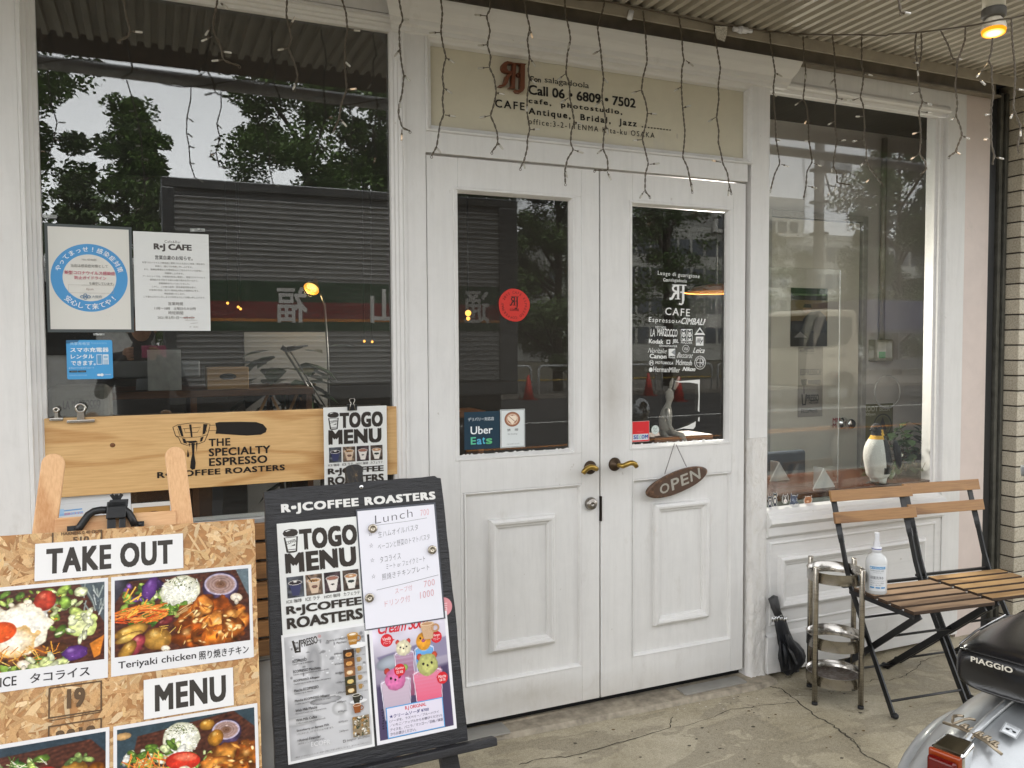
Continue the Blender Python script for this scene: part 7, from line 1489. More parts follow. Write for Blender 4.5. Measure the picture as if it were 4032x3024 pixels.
m = MB(); m.lathe([(0.05,0.0),(0.065,0.09),(0.068,0.10),(0.06,0.10)],(0,0,0),20); m.build('pot', flat('pot_dark','#2c2622',0.6), pt_)
m = MB()
for i in range(150):
    a = random.uniform(0,2*PI); r = abs(random.gauss(0,.085)); z = random.uniform(.03,.27)*(1-r*1.4); p = (r*math.cos(a)*1.25, r*math.sin(a)*.75-.01, z); leafmesh(m,p,(math.cos(a)+random.gauss(0,.4),math.sin(a)+random.gauss(0,.4),random.uniform(-.8,.1)),(0,0,1),random.uniform(.035,.062),random.uniform(.032,.05))
for i in range(26):
    x = -random.uniform(.08,.33); leafmesh(m,(x,random.uniform(-.06,.02),random.uniform(.005,.055)),(random.gauss(0,1),random.gauss(0,1),random.uniform(-.3,.3)),(0,0,1),random.uniform(.03,.045),random.uniform(.025,.036))
m.build('foliage', LEAF, pt_)
m = MB()
for i in range(34):
    a = random.uniform(0,2*PI); P = [(0.03*math.cos(a),0.03*math.sin(a),.10)]
    for k_ in range(5): P.append((P[-1][0]+math.cos(a)*.028+random.gauss(0,.014),P[-1][1]+math.sin(a)*.02+random.gauss(0,.012),max(.003,P[-1][2]+random.uniform(-.035,.05)*(1 if i%2 else -1))))
    m.tube(P,.0013,4)
for x in (-.30,.12): m.tube([(x,0,.03),(x-.01,0,.07),(x-.004,0,.105)],.0016,5)
m.build('stems', flat('stem_brown','#5b4a33',0.7), pt_)

# left window: desk, computer, lamp, screen, plant
G = lambda x, y: (600+x*.45208, 1000+y*.45208)
def IG(x, y, Y): return np.array(hit(G(x,y),1,Y))
dz = IG(300,1185,1.05)[2]
dk = thing('desk', 'wooden desk with shelves inside the left window', 'desk', (-1.05,1.25,0.03))
DW = wood('desk_wood','#3d2413','#6b4426',0,18,0.5,12)
m = MB(); m.box(-0.85,0.16,-0.25,0.30,dz-0.03-0.03,dz-0.03); m.build('desk_top', DW, dk, bevel=0.003)
for x in (-0.84,-0.35,0.13): m = MB(); m.box(x,x+0.025,-0.24,0.29,0,dz-0.061); m.build('side_panel', DW, dk)
m = MB(); m.box(-0.324,0.129,-0.20,0.25,0.45,0.47); m.build('shelf', DW, dk)
q = IG(50,1005,1.10); im = thing('desktop_computer', 'silver desktop computer seen from behind on the desk', 'computer', (q[0]+0.02,1.15,dz))
sw_, sh = 0.27, abs(IG(50,930,1.1)[2]-IG(50,1085,1.1)[2]); z0 = IG(50,1085,1.1)[2]-dz
m = MB(); m.box(-sw_,sw_*.55,-0.02,0.02,z0,z0+sh); scn = m.build('screen', flat('aluminium','#8f9194',0.4,0.5,0.03), im, bevel=0.008)
m = MB(); m.prism([(-0.05,0),(0.05,0),(0.04,z0+0.03),(-0.04,z0+0.03)], Matrix.Translation((-.06,-.01,0)) @ Matrix.Rotation(R(80),4,'X'), 0.008); m.build('stand', flat('aluminium','#8f9194',0.4,0.5,0.03), im)
s = Sheet(40,48,None,.001); s.ell(14,28,13,17,'#2b2b30'); s.ell(25,28,13,17,'#2b2b30'); s.ell(38,24,7,8,'#8f9194'); s.poly([(19,10),(20,3),(27,0),(26,7)],'#2b2b30')
o = s.put('apple_mark',(0,0,0),UX,VZ,PRINT); o.parent = scn; o.matrix_parent_inverse = Matrix.Identity(4); lq = IG(30,975,1.13)-np.array(im.location); o.matrix_basis = Matrix(((1,0,0,lq[0]),(0,0,-1,-0.0215),(0,1,0,lq[2]),(0,0,0,1)))
m = MB(); m.box(-0.11,0.02,0,0.003,0,0.17); o = m.build('paper_card', flat('paper_white','#b9b9b6',0.6), loc=(IG(210,1100,1.02)[0],1.02,dz+0.002)); tag(o,'white printed card leaning against the computer on the desk','card')
q = IG(650,1145,1.05); m = MB(); m.box(-0.085,0.085,-0.06,0.06,0,0.095); o = m.build('wooden_box', wood('box_wood','#8a6a44','#b08a5c',0,20,0.5), bevel=0.003, loc=(q[0],1.05,dz+0.001)); tag(o,'small wooden box with a dark slot on the desk','box')
m = MB(); m.ball((0,-0.061,0.055),(0.035,0.003,0.014),6); m.build('slot', DARK, o)
# pale screen board behind
A, B = IG(800,680,1.70), IG(1540,1500,1.70); m = MB(); m.box(A[0],B[0],1.70,1.72,0.031,A[2]); o = m.build('pale_screen', flat('pale_board','#9c9a97',0.7,0,.05,4)); tag(o,'pale grey partition board inside the left window','partition')
# desk lamp arm
dl_ = thing('desk_lamp', 'thin metal anglepoise desk lamp in front of the pale partition', 'lamp', tuple(IG(1470,1340,1.30)))
m = MB(); a, b = IG(1160,850,1.30), IG(1470,1340,1.30); m.tube([a,b],0.006,8); m.tube([a+np.array([.02,0,.004]),b+np.array([.02,0,.004])],0.004,8); world_part(m,'arm',flat('lamp_metal','#6d6c69',0.3,0.9),dl_)
m = MB(); m.tube([IG(1125,812,1.3),IG(1180,845,1.3)],0.012,10); m.tube([IG(1180,830,1.3),IG(1355,797,1.26)],[0.014,0.004],8); m.tube([IG(1130,830,1.3),IG(1250,800,1.3)],0.005,6); world_part(m,'head',flat('lamp_head','#3a3937',0.4,0.6),dl_)
m = MB(); bq = IG(1470,1340,1.30); m.tube([bq,(bq[0],1.30,0.031)],0.01,8); m.lathe([(0,0),(0.10,0),(0.10,0.015),(0,0.02)],(bq[0],1.30,0.031),24); world_part(m,'base',BLACK,dl_)
# lit lamp
lq = IG(1392,290,1.55); ll = thing('lit_lamp', 'lit lamp with a small cone shade glowing inside the left window', 'lamp', tuple(lq))
ax2 = Vector((-0.45,-0.55,-0.7)).normalized(); Mq = ax2.to_track_quat('-Z','Y').to_matrix().to_4x4()
m = MB(); m.lathe([(0.040,-0.012),(0.032,0.012),(0.015,0.03),(0.012,0.05)],(0,0,0),28,0,Mq,capb=False); m.build('shade', flat('brass_shade','#a9772c',0.35,0.8), ll)
m = MB(); m.lathe([(0.0,0.004),(0.035,0.0)],(0,0,0),24,0,Mq,capb=False,capt=False); m.build('bulb', m_glow('lamp_warm', 0.056, '#ffd070', '#ff9018', 0.5, 0.12), ll)
m = MB(); e0 = IG(1500,440,1.55); e1 = IG(1530,900,1.55); m.tube([lq-np.array(ax2)*.05,e0,e1,(e1[0],1.55,0.031)],0.006,8); world_part(m,'arm',flat('lamp_metal','#6d6c69',0.3,0.9),ll)
m = MB(); m.lathe([(0,0),(0.10,0),(0.10,0.015),(0,0.02)],(e1[0],1.55,0.031),24); world_part(m,'base',BLACK,ll)
pl = bpy.data.lights.new('lit_lamp_light','POINT'); pl.energy = 0.25; pl.color = (1.0,0.68,0.32); pl.shadow_soft_size = 0.03
po = bpy.data.objects.new('lit_lamp_light',pl); C.objects.link(po); po.parent = ll; po.location = ax2*0.03
# small pendant lights deeper in the room
for x, y in ((655,428),(748,462),(768,478),(1846,760),(1915,765)):
    p_ = IG(x,y,3.0); t = thing('pendant_light', 'tiny warm pendant light far back inside the left window', 'lamp', tuple(p_), 0, 'tiny warm lights at the back of the cafe')
    m = MB(); m.ball((0,0,0),0.009,6); m.build('bulb', m_emit('pendant_glow','#ffb050',0.5) if 'pend' not in _mc else _mc['pend'], t); m = MB(); m.tube([(0,0,0.014),(0,0,2.6-p_[2])],0.003,5); m.build('cord', BLACK, t)
for x, y in ((822,370),(822,405)):
    p_ = IN(5,x,y,2.4); t = thing('pendant_light', 'warm lamp glowing inside behind the left door pane', 'lamp', tuple(p_), 0, 'warm lamps behind the left door pane')
    m = MB(); m.ball((0,0,0),0.020 if y < 390 else .013,8); m.build('bulb', m_emit('pendant_glow2','#ffb050',0.5), t); m = MB(); m.tube([(0,0,0.024),(0,0,2.6-p_[2])],0.003,5); m.build('cord', BLACK, t)
# two little easels
for x, lab in ((1015,'tiny wooden easel inside the window, left of the slim metal lamp'),(1268,'tiny wooden easel inside the window, right next to the slim metal lamp')):
    tp = IG(x,1215,1.15); bt_ = IG(x,1420,1.15); t = thing('tiny_easel', lab, 'easel', (tp[0],1.15,bt_[2]), 0, 'tiny easels inside the left window'); h = tp[2]-bt_[2]
    for sx in (-1,1): m = MB(); m.bar((0.004*sx,0,h),(0.055*sx,-0.02,0.0),0.012,0.008,(0,1,0)); m.build('leg', PINE, t)
    m = MB(); m.bar((0,0.004,h),(0,0.06,0),0.014,0.008,(0,1,0)); m.build('rear_leg', DW, t)
    m = MB(); m.ball((0.008,-0.006,h-.01),0.008,5); m.build('wing_nut', BLACK, t)
zb = IG(1015,1420,1.15)[2]; m = MB(); m.box(-0.62,-0.05,1.04,1.26,zb-0.03,zb-0.0005); o = m.build('side_shelf', DW); tag(o,'low dark shelf carrying the tiny easels inside the left window','shelf')
for x in (-0.60,-0.07): m = MB(); m.box(x-.015,x+.015,1.06,1.24,0.031,zb-0.0305); m.build('support', DW, o)
# printed sack by the window
def dr(s): s.text('FINELY CRAFTED',40,22,150,36,'#3a3630',.01); s.text('LA',14,44,60,112,'#3a3630',.03); s.text('MARZOCCO',74,40,270,98,'#3a3630',.03); s.text('Quality',170,92,262,122,'#3a3630',.0,1,.2)
o = wallsheet('printed_sack', 4, 392, 905, 672, 1000, 0.258, None, 290, 130, dr, 'dark old-style lettering printed on the grey sack in the left window', 'lettering'); 
A, B = IN(4,292,845,0.26), IN(4,722,1100,0.26); m = MB(); m.box(A[0],B[0],0.26,0.42,0.031,A[2]); o2 = m.build('grey_sack', flat('sack_grey','#6b675f',0.8,0,.1,6), bevel=0.03, seg=4); tag(o2,'grey sack with old-style lettering behind the clips of the plank sign','sack')
o.parent = o2; o.matrix_parent_inverse = Matrix.Identity(4); [o.__delitem__(k_) for k_ in ('label','category')]; o.name = 'lettering'
# big-leaved plant in front of the pale partition
pl_ = thing('leafy_plant', 'big dark leafy pot plant between the computer and the pale partition', 'plant', (-0.93,1.42,0.03))
m = MB(); m.lathe([(0.12,0),(0.15,0.30),(0.155,0.32)],(0,0,0),24); m.build('pot', flat('pot_dark','#2c2622',0.6), pl_)
m = MB()
for i in range(70):
    a = random.uniform(0,2*PI); z = random.uniform(.7,1.38); r = random.uniform(.02,.20); leafmesh(m,(r*math.cos(a),r*math.sin(a)*.7,z),(math.cos(a),math.sin(a),random.uniform(-.9,.1)),(0,0,1),random.uniform(.10,.18),random.uniform(.08,.14))
m.build('foliage', LEAF2, pl_)
m = MB()
for i in range(7): a = i*.9; m.tube([(0,0,.30),(0.05*math.cos(a),.05*math.sin(a),.7),(0.12*math.cos(a),.09*math.sin(a),1.2)],.008,6)
m.build('stems', flat('stem_brown','#5b4a33',0.7), pl_)
# rabbit figure behind the right door pane
rb0 = np.array(hit((2440+360*.59664,790+1560*.59664),1,0.30)); rb = thing('rabbit_figure', 'pale rabbit figurine sitting inside behind the right door pane', 'figurine', (rb0[0],0.30,rb0[2]-0.04))
DRp = lambda x, y: np.array(hit((2440+x*.59664,790+y*.59664),1,0.30))-np.array(rb.location)
FU = flat('rabbit_white','#8d8983',0.8,0,.1,60,.3)
def blob(pts): m = MB(); m.tube([tuple(DRp(x,y)+np.array([0,dy,0])) for x,y,r,dy in pts],[r*.59664*1.02e-3 for x,y,r,dy in pts],16); return m
m = blob([(330,1240,8,0),(328,1262,28,0),(330,1300,30,0),(325,1330,20,0),(318,1350,22,0),(310,1390,40,0),(300,1450,48,0),(300,1500,44,0),(300,1540,10,0)]); 
m.build('body', FU, rb)
for a in ([(335,1240,8,0),(340,1205,14,0),(350,1170,4,0)],[(362,1245,8,0),(378,1205,16,0),(392,1160,4,0)]): blob(a).build('ear', FU, rb)
blob([(290,1380,18,-.03),(265,1420,15,-.06),(262,1480,14,-.08),(285,1520,15,-.08)]).build('arm', FU, rb); blob([(310,1520,26,0),(360,1545,22,-.06),(385,1590,14,-.06),(350,1600,14,-.08)]).build('leg', FU, rb); blob([(280,1530,24,0),(270,1560,18,-.05),(280,1640,14,-.05)]).build('leg', FU, rb)
m = MB(); zz = rb.location[2]+min(DRp(300,1540)[2],0); m.box(-0.14,0.16,-0.06,0.12,DRp(300,1548)[2]-0.02,DRp(300,1548)[2]); m.build('perch', DW, rb)
m = MB(); m.box(-0.12,0.14,-0.02,0.10,0.031-rb.location[2],DRp(300,1548)[2]-0.0205); m.build('plinth', DW, rb)
# orange lamp shade behind the right door
q = np.array(hit((2440+640*.59664,790+578*.59664),1,0.9)); m = MB(); m.lathe([(0.17,-0.022),(0.12,0.006),(0.03,0.022)],(0,0,0),36,capb=False); m.lathe([(0.0,-0.018),(0.165,-0.021)],(0,0,0),36,1,capb=False,capt=False); t = thing('pendant_lamp','wide flat orange pendant lamp behind the right door pane','lamp',tuple(q)); m.build('shade',[flat('orange_enamel','#a8602c',0.4),m_emit('orange_glow','#e08a3a',0.12)],t); m = MB(); m.tube([(0,0,0.02),(0,0,2.6-q[2])],0.004,6); m.build('cord',BLACK,t)

pl = bpy.data.lights.new('pendant_lamp_light','POINT'); pl.energy = 27.0; pl.color = (1.0,0.92,0.82); pl.shadow_soft_size = 0.12
po = bpy.data.objects.new('pendant_lamp_light',pl); C.objects.link(po); po.parent = t; po.location = (0,0,-0.10)
# ------------------------------------------------------------------ the street behind the camera, mirrored in the panes
TIN = flat('ribbed_aluminium', '#8f9090', 0.35, 0.3, 0.08, 3)
tr = thing('box_truck', 'silver ribbed box truck with green and red stripes parked at the kerb, mirrored', 'truck', (0.4,-6.5,-0.12))
x0, x1, yN, zb, zt = -1.41, 2.12, -5.5, 1.02, 2.90
def tp(mb, name, mat, **kw): return world_part(mb, name, mat, tr, **kw)
m = MB(); m.box(x0,x1,-7.55,yN-0.012,zb,zt); m.box(x0-0.02,x1+0.02,-7.57,yN+0.010,zt,zt+0.09); m.box(x0-0.02,x1+0.02,-7.57,yN+0.010,zb-0.14,zb-0.001); m.box(x0-0.02,x0+0.09,yN-0.0115,yN+0.008,zb,zt-.001); m.box(x1-0.20,x1+0.02,yN-0.0115,yN+0.008,zb,zt-.001); tp(m,'box_body',flat('truck_grey','#56585a',0.4,0.5,0.05,2),bevel=0.01)
m = MB(); z = zb+0.02; vs = []; n = 0
while z < zt-0.05:
    for dz, y in ((0,0.0),(0.006,0.010),(0.016,0.010),(0.022,0.0)): vs += [(x0+.09,yN+y-.0115,z+dz),(x1-.20,yN+y-.0115,z+dz)]; n += 1
    z += 0.052
m.add(vs,[(2*i,2*i+1,2*i+3,2*i+2) for i in range(n-1)]); tp(m,'ribbed_side',TIN)
m = MB(); GRN = flat('truck_green','#163a20',0.4); REDS = flat('truck_red','#6d1613',0.4)
for a, b, q in ((1.57,2.05,0),): m.box(x0+.09,x1-.20,yN-.001,yN+0.004,a,b)
tp(m,'green_stripe',GRN)
m = MB(); m.box(x0+.09,x1-.20,yN+.0045,yN+0.007,1.69,1.85); tp(m,'red_stripe',REDS)
m = MB(); m.box(x0+.09,x1-.20,yN+.0045,yN+0.0068,1.66,1.688); tp(m,'orange_line',flat('truck_orange','#b0702a',0.4))
for ch, cx in (('福',-0.30),('山',0.62),('通',1.62)):
    s = Sheet(0.30,0.36,None); s.text(ch,0,0,0.29,0.35,'#c9c9c6',0.02); s.put('lettering',(cx+0.18,yN+0.010,2.00),(-1,0,0),VZ,PRINT); o = C.objects[-1] if False else sorted([q for q in C.objects if q.name.startswith('lettering') and q.parent is None],key=lambda q:q.name)[-1]
    mw = o.matrix_world.copy(); o.parent = tr; o.matrix_parent_inverse = Matrix.Translation(-Vector(tr.location)); o.matrix_world = mw
m = MB(); m.box(-3.15,-1.50,-7.45,-5.55,0.45,2.25); tp(m,'cab',flat('cab_white','#bfc0be',0.3),bevel=0.12,seg=4)
m = MB(); m.box(-2.9,-2.0,-5.549,-5.54,1.35,2.0); m.box(-3.16,-3.1505,-7.25,-5.75,1.3,2.05); tp(m,'cab_window',flat('dark_window','#15181a',0.05),bevel=0.004)
m = MB(); m.box(-3.0,2.1,-7.3,-5.9,0.55,0.85); tp(m,'chassis',DARK)
def wheel(th, x, y, r, wp=None):
    m = MB(); m.lathe([(0.0,-0.10),(r*.6,-0.10),(r*.95,-0.10),(r,-0.07),(r,0.07),(r*.95,0.10),(0.0,0.10)],(x,y,r-0.12),28,0,Matrix.Rotation(R(90),4,'X')); w = world_part(m,'wheel',flat('tyre_rubber','#1a1a1b',0.8),th)
    m = MB(); m.lathe([(0.0,0.102),(r*.25,0.108),(r*.35,0.104),(r*.58,0.103)],(x,y,r-0.12),24,0,Matrix.Rotation(R(-90),4,'X'),capb=False,capt=False); o = m.build('hub',flat('hub_grey','#9a9a98',0.4,0.5),w)
for x in (-2.4,1.2): wheel(tr,x,-5.75,0.40); wheel(tr,x,-7.3,0.40)
# white light truck on the far lane
wt_ = thing('cab_truck', 'white light truck with a blue container behind its cab, mirrored in the right window', 'truck', (14.2,-14,-0.12))
def wp(mb,name,mat,**kw): return world_part(mb,name,mat,wt_,**kw)
CW = flat('van_cream','#9d9484',0.35)
m = MB(); P = [(13.30,0.35),(15.05,0.35),(15.08,1.0),(14.95,2.2),(14.85,2.28),(14.0,2.30),(13.75,2.22),(13.36,1.25),(13.28,1.0)]; m.prism(P, Matrix.Translation((0,-13.0,0)) @ Matrix.Rotation(R(90),4,'X'), 1.9); wp(m,'cab',CW,bevel=0.05,seg=3)
m = MB(); P = [(13.55,1.30),(14.62,1.42),(14.80,1.62),(14.76,2.10),(13.93,2.12)]; m.prism(P, Matrix.Translation((0,-12.985,0)) @ Matrix.Rotation(R(90),4,'X'), 0.012); P2 = [Vector((13.355,-13.1,1.32)),Vector((13.72,-13.1,2.14)),Vector((13.72,-14.8,2.14)),Vector((13.355,-14.8,1.32))]; m.add([p+Vector((-.014,0,.006)) for p in P2],[(0,1,2,3)]); wp(m,'cab_window',flat('dark_window','#15181a',0.05))
m = MB(); m.prism([(14.55+.43*math.cos(R(a)),0.30+.43*math.sin(R(a))) for a in range(0,181,15)],Matrix.Translation((0,-12.99,0)) @ Matrix.Rotation(R(90),4,'X'),0.01); wp(m,'wheel_arch',DARK)
m = MB(); m.box(14.35,14.55,-12.997,-12.985,1.10,1.16); wp(m,'door_handle',BLACK)
m = MB(); m.box(13.10,13.25,-12.9,-12.7,1.3,1.75); wp(m,'wing_mirror',BLACK,bevel=0.02)
wheel(wt_,14.55,-13.15,0.36); wheel(wt_,18.2,-13.15,0.36)
m = MB(); m.box(15.15,19.2,-14.9,-13.0,0.75,1.0); [m.box(x,x+.06,y,y+.06,1.001,1.749) for x in (15.4,16.5,17.5) for y in (-14.8,-13.16)]; m.box(15.4,17.6,-14.8,-13.1,1.70,1.7495); wp(m,'bed',flat('truck_grey','#56585a',0.4,0.5,0.05,2))
m = MB(); m.box(15.4,17.6,-14.8,-13.1,1.75,2.55); wp(m,'container',flat('container_blue','#2b3358',0.5),bevel=0.02)
# trees
BARK_T = flat('tree_bark','#3d332a',0.9,0,.25,6,.3)
def m_leafy(name, a, b):
    k = N(name); oi = k.n('ShaderNodeObjectInfo'); f = k.noise(k.coord(), 1.3, 4); f2 = k.noise(k.coord(), 12, 2)
    k.set(k.mix(.5, k.ramp(f,[(.3,a),(.7,b)]), k.ramp(f2,[(.3,a),(.7,b)])), .5); k.b.inputs['Transmission Weight'].default_value = 0.0; return k.m
LM = m_leafy('tree_leaves','#2c3d1a','#5a7434')
def tree_mesh(seed, H, W, nl, base):
    g = random.Random(seed); lv = MB(); tk = MB(); limbs = []
    tk.tube([(0,0,-.05),(0.03,0.02,H*.25),(-.05,.04,H*.5),(0.02,0,H*.9)],[.20,.16,.11,.03],10)
    for i in range(16):
        z = H*g.uniform(base+.02,.85); a = g.uniform(0,2*PI); L_ = W*g.uniform(.5,1.0)*(1-.45*z/H); e = (L_*math.cos(a),L_*math.sin(a),z+L_*g.uniform(.2,.8)); tk.tube([(0,0,z*.9),(e[0]*.5,e[1]*.5,(z+e[2])/2),e],[.07,.045,.012],6); limbs.append((e,L_))
    cl = []
    for i in range(120):
        if i < 48: e, L_ = limbs[i % 16]; q = g.uniform(.35,1.1); c = (e[0]*q+g.gauss(0,.15),e[1]*q+g.gauss(0,.15),e[2]*(.8+.2*q)+g.gauss(0,.25))
        else: z = H*g.uniform(base,.97); r = W*max(.02,1-abs((z/H-.5)/.52)**2.2)**.6; a = g.uniform(0,2*PI); r *= g.uniform(.25,.95); c = (r*math.cos(a),r*math.sin(a),z)
        cl.append((c,g.uniform(.28,.62)*(W/1.8)**.6))
    for i in range(nl):
        c, r = g.choice(cl); d = Vector((g.gauss(0,1),g.gauss(0,1),g.gauss(0,1))).normalized()*r*g.random()**.45; p = Vector(c)+Vector((d.x,d.y,d.z*.75)); s_ = g.uniform(.045,.095); a = Vector((g.gauss(0,1),g.gauss(0,1),g.gauss(0,.5))).normalized(); b = a.orthogonal().normalized()*g.uniform(.5,.8); q = a.cross(b)*.15
        lv.add([p-a*s_,p+b*s_*.7+q*s_,p+a*s_,p-b*s_*.7+q*s_],[(0,1,2,3)])
    return tk, lv
protos = []
for i, (H, W, nl, base, lb, x, y) in enumerate(((7.9,1.15,24000,.20,'slim leafy street tree with a pointed top, mirrored left of the sky gap',-1.75,-20.0),(10.2,3.0,56000,.10,'broad dense street tree right of the sky gap, mirrored in the big window',2.55,-20.5),(8.6,1.9,9000,.25,'sparse street tree with open branches mirrored in the right door pane',15.0,-21.5))):
    tk, lv = tree_mesh(31+i,H,W,nl,base); t = thing('street_tree',lb,'tree',(x,y,-.02),0,'street trees across the road'); tk.build('trunk',BARK_T,t); lv.build('crown',LM,t); protos.append(t)
for src, x, y, sc_2, rz, lb in ((1,-5.75,-20.6,1.12,1.1,'dense street tree at the left edge of the big window, mirrored'),(0,-3.35,-23.5,.86,2.6,'slim tree behind the two street trees left of the sky gap, mirrored'),(1,6.2,-21.0,1.15,2.2,'dense street tree mirrored behind the top of the box truck'),(1,10.2,-20.5,.86,4.0,'dark street tree filling the right part of the left door pane'),(2,12.6,-22.5,1.0,2.5,'sparse street tree beside the building, left in the right door pane'),(2,21.0,-23.5,.72,.6,'low sparse tree under the far building in the right window'),(0,24.6,-25.0,.72,1.9,'small leafy tree under the far roofs left of the utility pole'),(1,30.0,-25.0,1.12,3.3,'big leafy street tree right of the utility pole, mirrored in the right window'),(1,36.5,-26.0,1.0,5.0,'leafy street tree beyond the pole at the far right of the mirrored street'),(0,-8.6,-21.0,1.0,.3,'slim street tree beyond the left edge of the big window')):
    t = copy_tree(protos[src]); t.location = (x,y,-.02); t.rotation_euler = (0,0,rz); t.scale = (sc_2,)*3; t['label'] = lb
# office building far behind the trees
bd = thing('office_building','pale office building with rows of windows far behind the trees, mirrored in the right window','building',(56,-62,0))
PALE = flat('pale_facade','#a3a39c',0.8,0,.06,.3); WIN = flat('office_glass','#3d444a',0.15,0,.3,.6)
def ob(mb,name,mat,**kw): return world_part(mb,name,mat,bd,**kw)
m = MB(); m.box(30,78,-74,-62,0,12.1); ob(m,'wall',PALE); m = MB(); m.box(47.5,58.5,-73,-61.6,12.101,15.9); ob(m,'tower_wall',flat('tower_white','#b3b2ac',0.8)); m = MB(); m.box(29.8,78.2,-74.2,-61.8,12.101,12.4) if False else m.box(30,47.4,-62.1,-61.95,12.101,12.6); m.box(58.6,78,-62.1,-61.95,12.101,12.6); ob(m,'parapet',PALE)
for fl in range(4):
    m = MB(); z = 1.6+fl*2.75
    for i in range(32): m.box(30.4+i*1.5,31.6+i*1.5,-62,-61.97,z,z+1.5)
    ob(m,'window_row',WIN)
m = MB()
for i in range(7): m.box(48.0+i*1.45,49.1+i*1.45,-61.6,-61.57,12.5,13.6)
ob(m,'window_row',WIN)
m = MB(); m.box(53,54.6,-66,-64,15.901,16.8); m.tube([(53.8,-65,16.8),(53.8,-65,19.5)],.06,6); ob(m,'roof_plant',flat('roof_red','#8a4438',0.7))
# utility pole
pz = MIR(3,880,1240,-19.4); up = thing('utility_pole','grey concrete utility pole with a transformer box, mirrored in the right window','pole',(pz[0],-19.4,0))
m = MB(); m.tube([(0,0,0),(0,0,11)],[.21,.15],14); m.build('shaft',flat('pole_concrete','#6b6864',0.8,0,.12,2),up)
a, b = MIR(3,925,1000,-19.2), MIR(3,1068,1115,-19.2); m = MB(); m.box(.25,.25+abs(b[0]-a[0]),-.3,.25,b[2],a[2]); m.build('transformer',flat('box_grey','#8f9498',0.5),up,bevel=.03)
m = MB(); 
for z in (5.2,6.3,7.4): m.box(-.23,.23,-.23,.23,z,z+.10)
m.build('band',BLACK,up)
m = MB(); m.tube([(.2,0,b[2]+.1),(.4,.1,b[2]-.7),(.8,.1,b[2]-.9),(1.0,.1,b[2])],.03,6); m.tube([(0,0,7.0),(14,-.5,5.8),(28,-1,7.0)],.025,6); m.build('cable',BLACK,up)
# cones and guard rails along the far kerb
for i, (n_, x, y, lb) in enumerate(((5,1210,915,'red traffic cone at the far kerb, mirrored in the left door pane'),(5,1985,890,'red traffic cone at the far kerb, mirrored left in the right door pane'),(5,2180,1000,'red traffic cone behind the rabbit figure, mirrored in the right door pane'))):
    q = MIR(n_,x,y,-18.6 if i < 2 else -16.0); t = thing('traffic_cone',lb,'traffic cone',(q[0],q[1],-.12),0,'red traffic cones on the far side')
    if i == 0: m = MB(); m.lathe([(.16,.03),(.03,.70),(.0,.70)],(0,0,0),24); m2 = MB(); m2.box(-.19,.19,-.19,.19,0,.03); o1 = m.build('cone',flat('cone_red','#b52a1c',0.5),t); o2 = m2.build('base',flat('cone_base','#7d1f16',0.6),t)
    else:
        for o in (o1,o2): c_ = o.copy(); C.objects.link(c_); c_.parent = t
t0 = None
for i in range(9):
    x = 3.4+i*2.15; lb = 'white pipe guard rail at the far kerb, mirrored low in the door panes'
    if t0 is None:
        t0 = thing('guard_rail',lb,'guard rail',(x,-19.15,0),0,'white guard rails along the far kerb'); m = MB(); m.tube([(-.95,0,0),(-.95,0,.72),(-.90,0,.79),(-.82,0,.82),(.82,0,.82),(.90,0,.79),(.95,0,.72),(.95,0,0)],.032,10); m.build('hoop',flat('rail_white','#b3b5b4',0.4),t0); m = MB(); m.tube([(-.94,0,.40),(.94,0,.40)],.022,8); m.build('cross_pipe',flat('rail_yellow','#a88a2c',0.5),t0)
    else: t = copy_tree(t0); t.location = (x,-19.15,0)
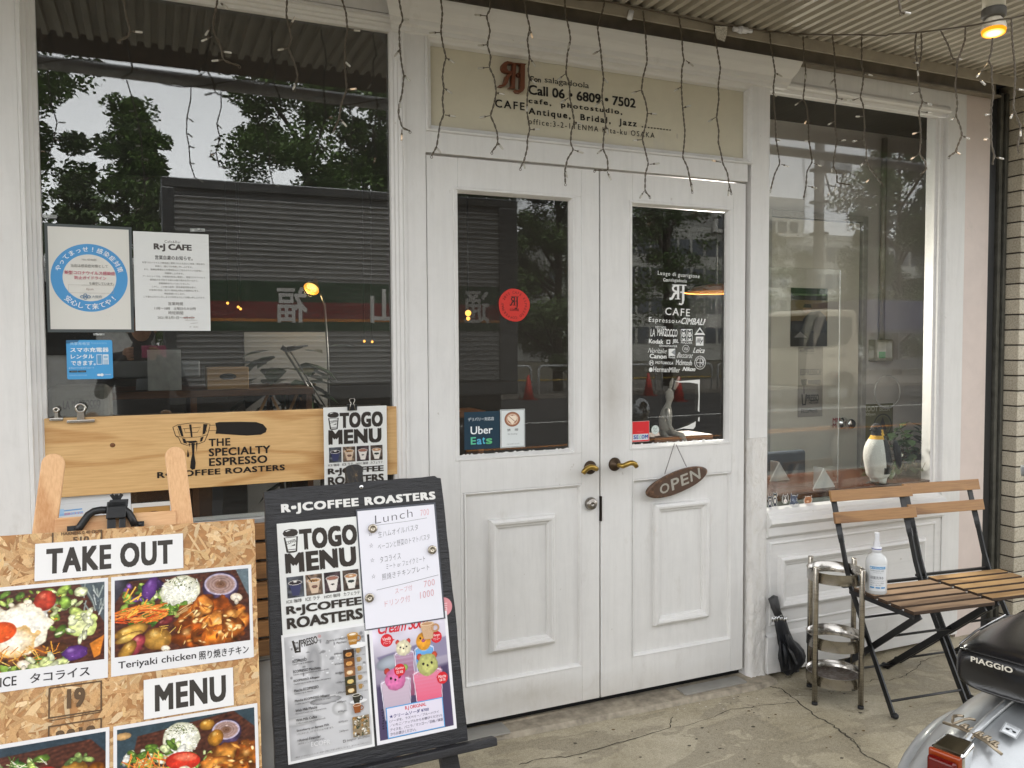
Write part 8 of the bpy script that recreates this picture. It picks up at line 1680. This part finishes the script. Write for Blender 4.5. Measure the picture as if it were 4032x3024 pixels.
# the photographer, seen only as a dark figure in the big window
pr_ = thing('photographer','person in a dark jacket holding up a phone to take the picture','person',(-1.60,-3.06,0))
def skin(name, verts, edges, radii, mat, parent, root=0, sub=2):
    me = bpy.data.meshes.new(name); me.from_pydata(verts, edges, []); me.materials.append(mat); o = bpy.data.objects.new(name, me); C.objects.link(o); o.parent = parent
    sk = o.modifiers.new('skin','SKIN'); sk.use_smooth_shade = True
    for v, r in zip(me.skin_vertices[0].data, radii): v.radius = r if hasattr(r,'__len__') else (r,r)
    me.skin_vertices[0].data[root].use_root = True
    b = o.modifiers.new('sub','SUBSURF'); b.levels = sub; b.render_levels = sub; return o
SK = flat('skin_tone','#b88a6d',0.5,0,.05,20); JK = flat('dark_jacket','#1b1c20',0.8,0,.2,20); TR = flat('dark_trousers','#22242b',0.8,0,.2,20)
def person():
    k = N('photographer_clothes'); tc = k.n('ShaderNodeTexCoord'); sp_ = k.n('ShaderNodeSeparateXYZ'); k.l(tc.outputs['Object'], sp_.inputs[0])
    k.set(k.ramp(sp_.outputs[2],[(0.0,'#26262a'),(0.9,'#1b1c20')]),.8); V = []; E_ = []; Rr = []
    def add(p, r, par=None):
        V.append(p); Rr.append(r)
        if par is not None: E_.append((par,len(V)-1))
        return len(V)-1
    pel = add((0,0,.92),(.15,.12)); ch1 = add((0,.01,1.10),(.14,.10),pel); ch2 = add((0,.02,1.28),(.165,.11),ch1); nk = add((0,.02,1.40),(.07,.07),ch2); nk2 = add((0,.03,1.46),(.05,.05),nk)
    hd = add((0,.045,1.54),(.075,.092),nk2); ht = add((0,.04,1.635),(.055,.07),hd)
    for sx in (-1,1):
        sh = add((sx*.17,.02,1.33),(.062,.062),ch2); el = add((sx*.25,.10,1.10),(.045,.045),sh); wr = add((sx*.11,.30,1.33),(.030,.030),el); add((sx*.085,.325,1.37),(.032,.018),wr)
        hp = add((sx*.09,0,.84),(.085,.085),pel); kn = add((sx*.10,.02,.48),(.058,.058),hp); an = add((sx*.10,-.02,.09),(.038,.042),kn); add((sx*.105,.11,.035),(.036,.028),an)
    return skin('body',V,E_,Rr,k.m,pr_,0,2)
person()
m = MB(); m.ball((0,.115,1.535),(.062,.03,.085),10); m.ball((0,.150,1.53),(.012,.014,.02),6)
for sx in (-1,1): m.ball((sx*.028,.139,1.555),(.012,.008,.008),6); m.ball((sx*.082,.05,1.53),(.012,.02,.03),6)
m.build('face',SK,pr_)
m = MB(); m.ball((0,.025,1.60),(.088,.105,.085),12); m.ball((0,-.02,1.53),(.085,.07,.11),10); m.build('hair',flat('black_hair','#121113',0.5),pr_)
for sx in (-1,1):
    m = MB(); m.ball((sx*.085,.318,1.372),(.022,.012,.038),8)
    for i in range(4): m.tube([(sx*.082,.325,1.352+i*.017),(sx*.062,.345,1.357+i*.017),(sx*.045,.340,1.362+i*.016)],[.008,.0075,.006],6)
    m.tube([(sx*.080,.318,1.345),(sx*.060,.330,1.338),(sx*.045,.330,1.345)],[.009,.008,.006],6); m.build('hand',SK,pr_)
ph_ = thing('phone','phone in a pink case held up in both hands by the photographer','phone',(CAM[0]-_f[0]*.012+0.03*_r[0],CAM[1]-_f[1]*.012+0.03*_r[1],CAM[2]-_f[2]*.012-.02),-YAW)
m = MB(); m.box(-.076,.076,-.012,-.003,-.037,.037); m.build('case',flat('pink_case','#c0487a',0.4),ph_,bevel=.003)
m = MB(); m.box(-.072,.072,-.0135,-.0122,-.034,.034); m.build('screen',flat('phone_screen','#16181c',0.1),ph_)
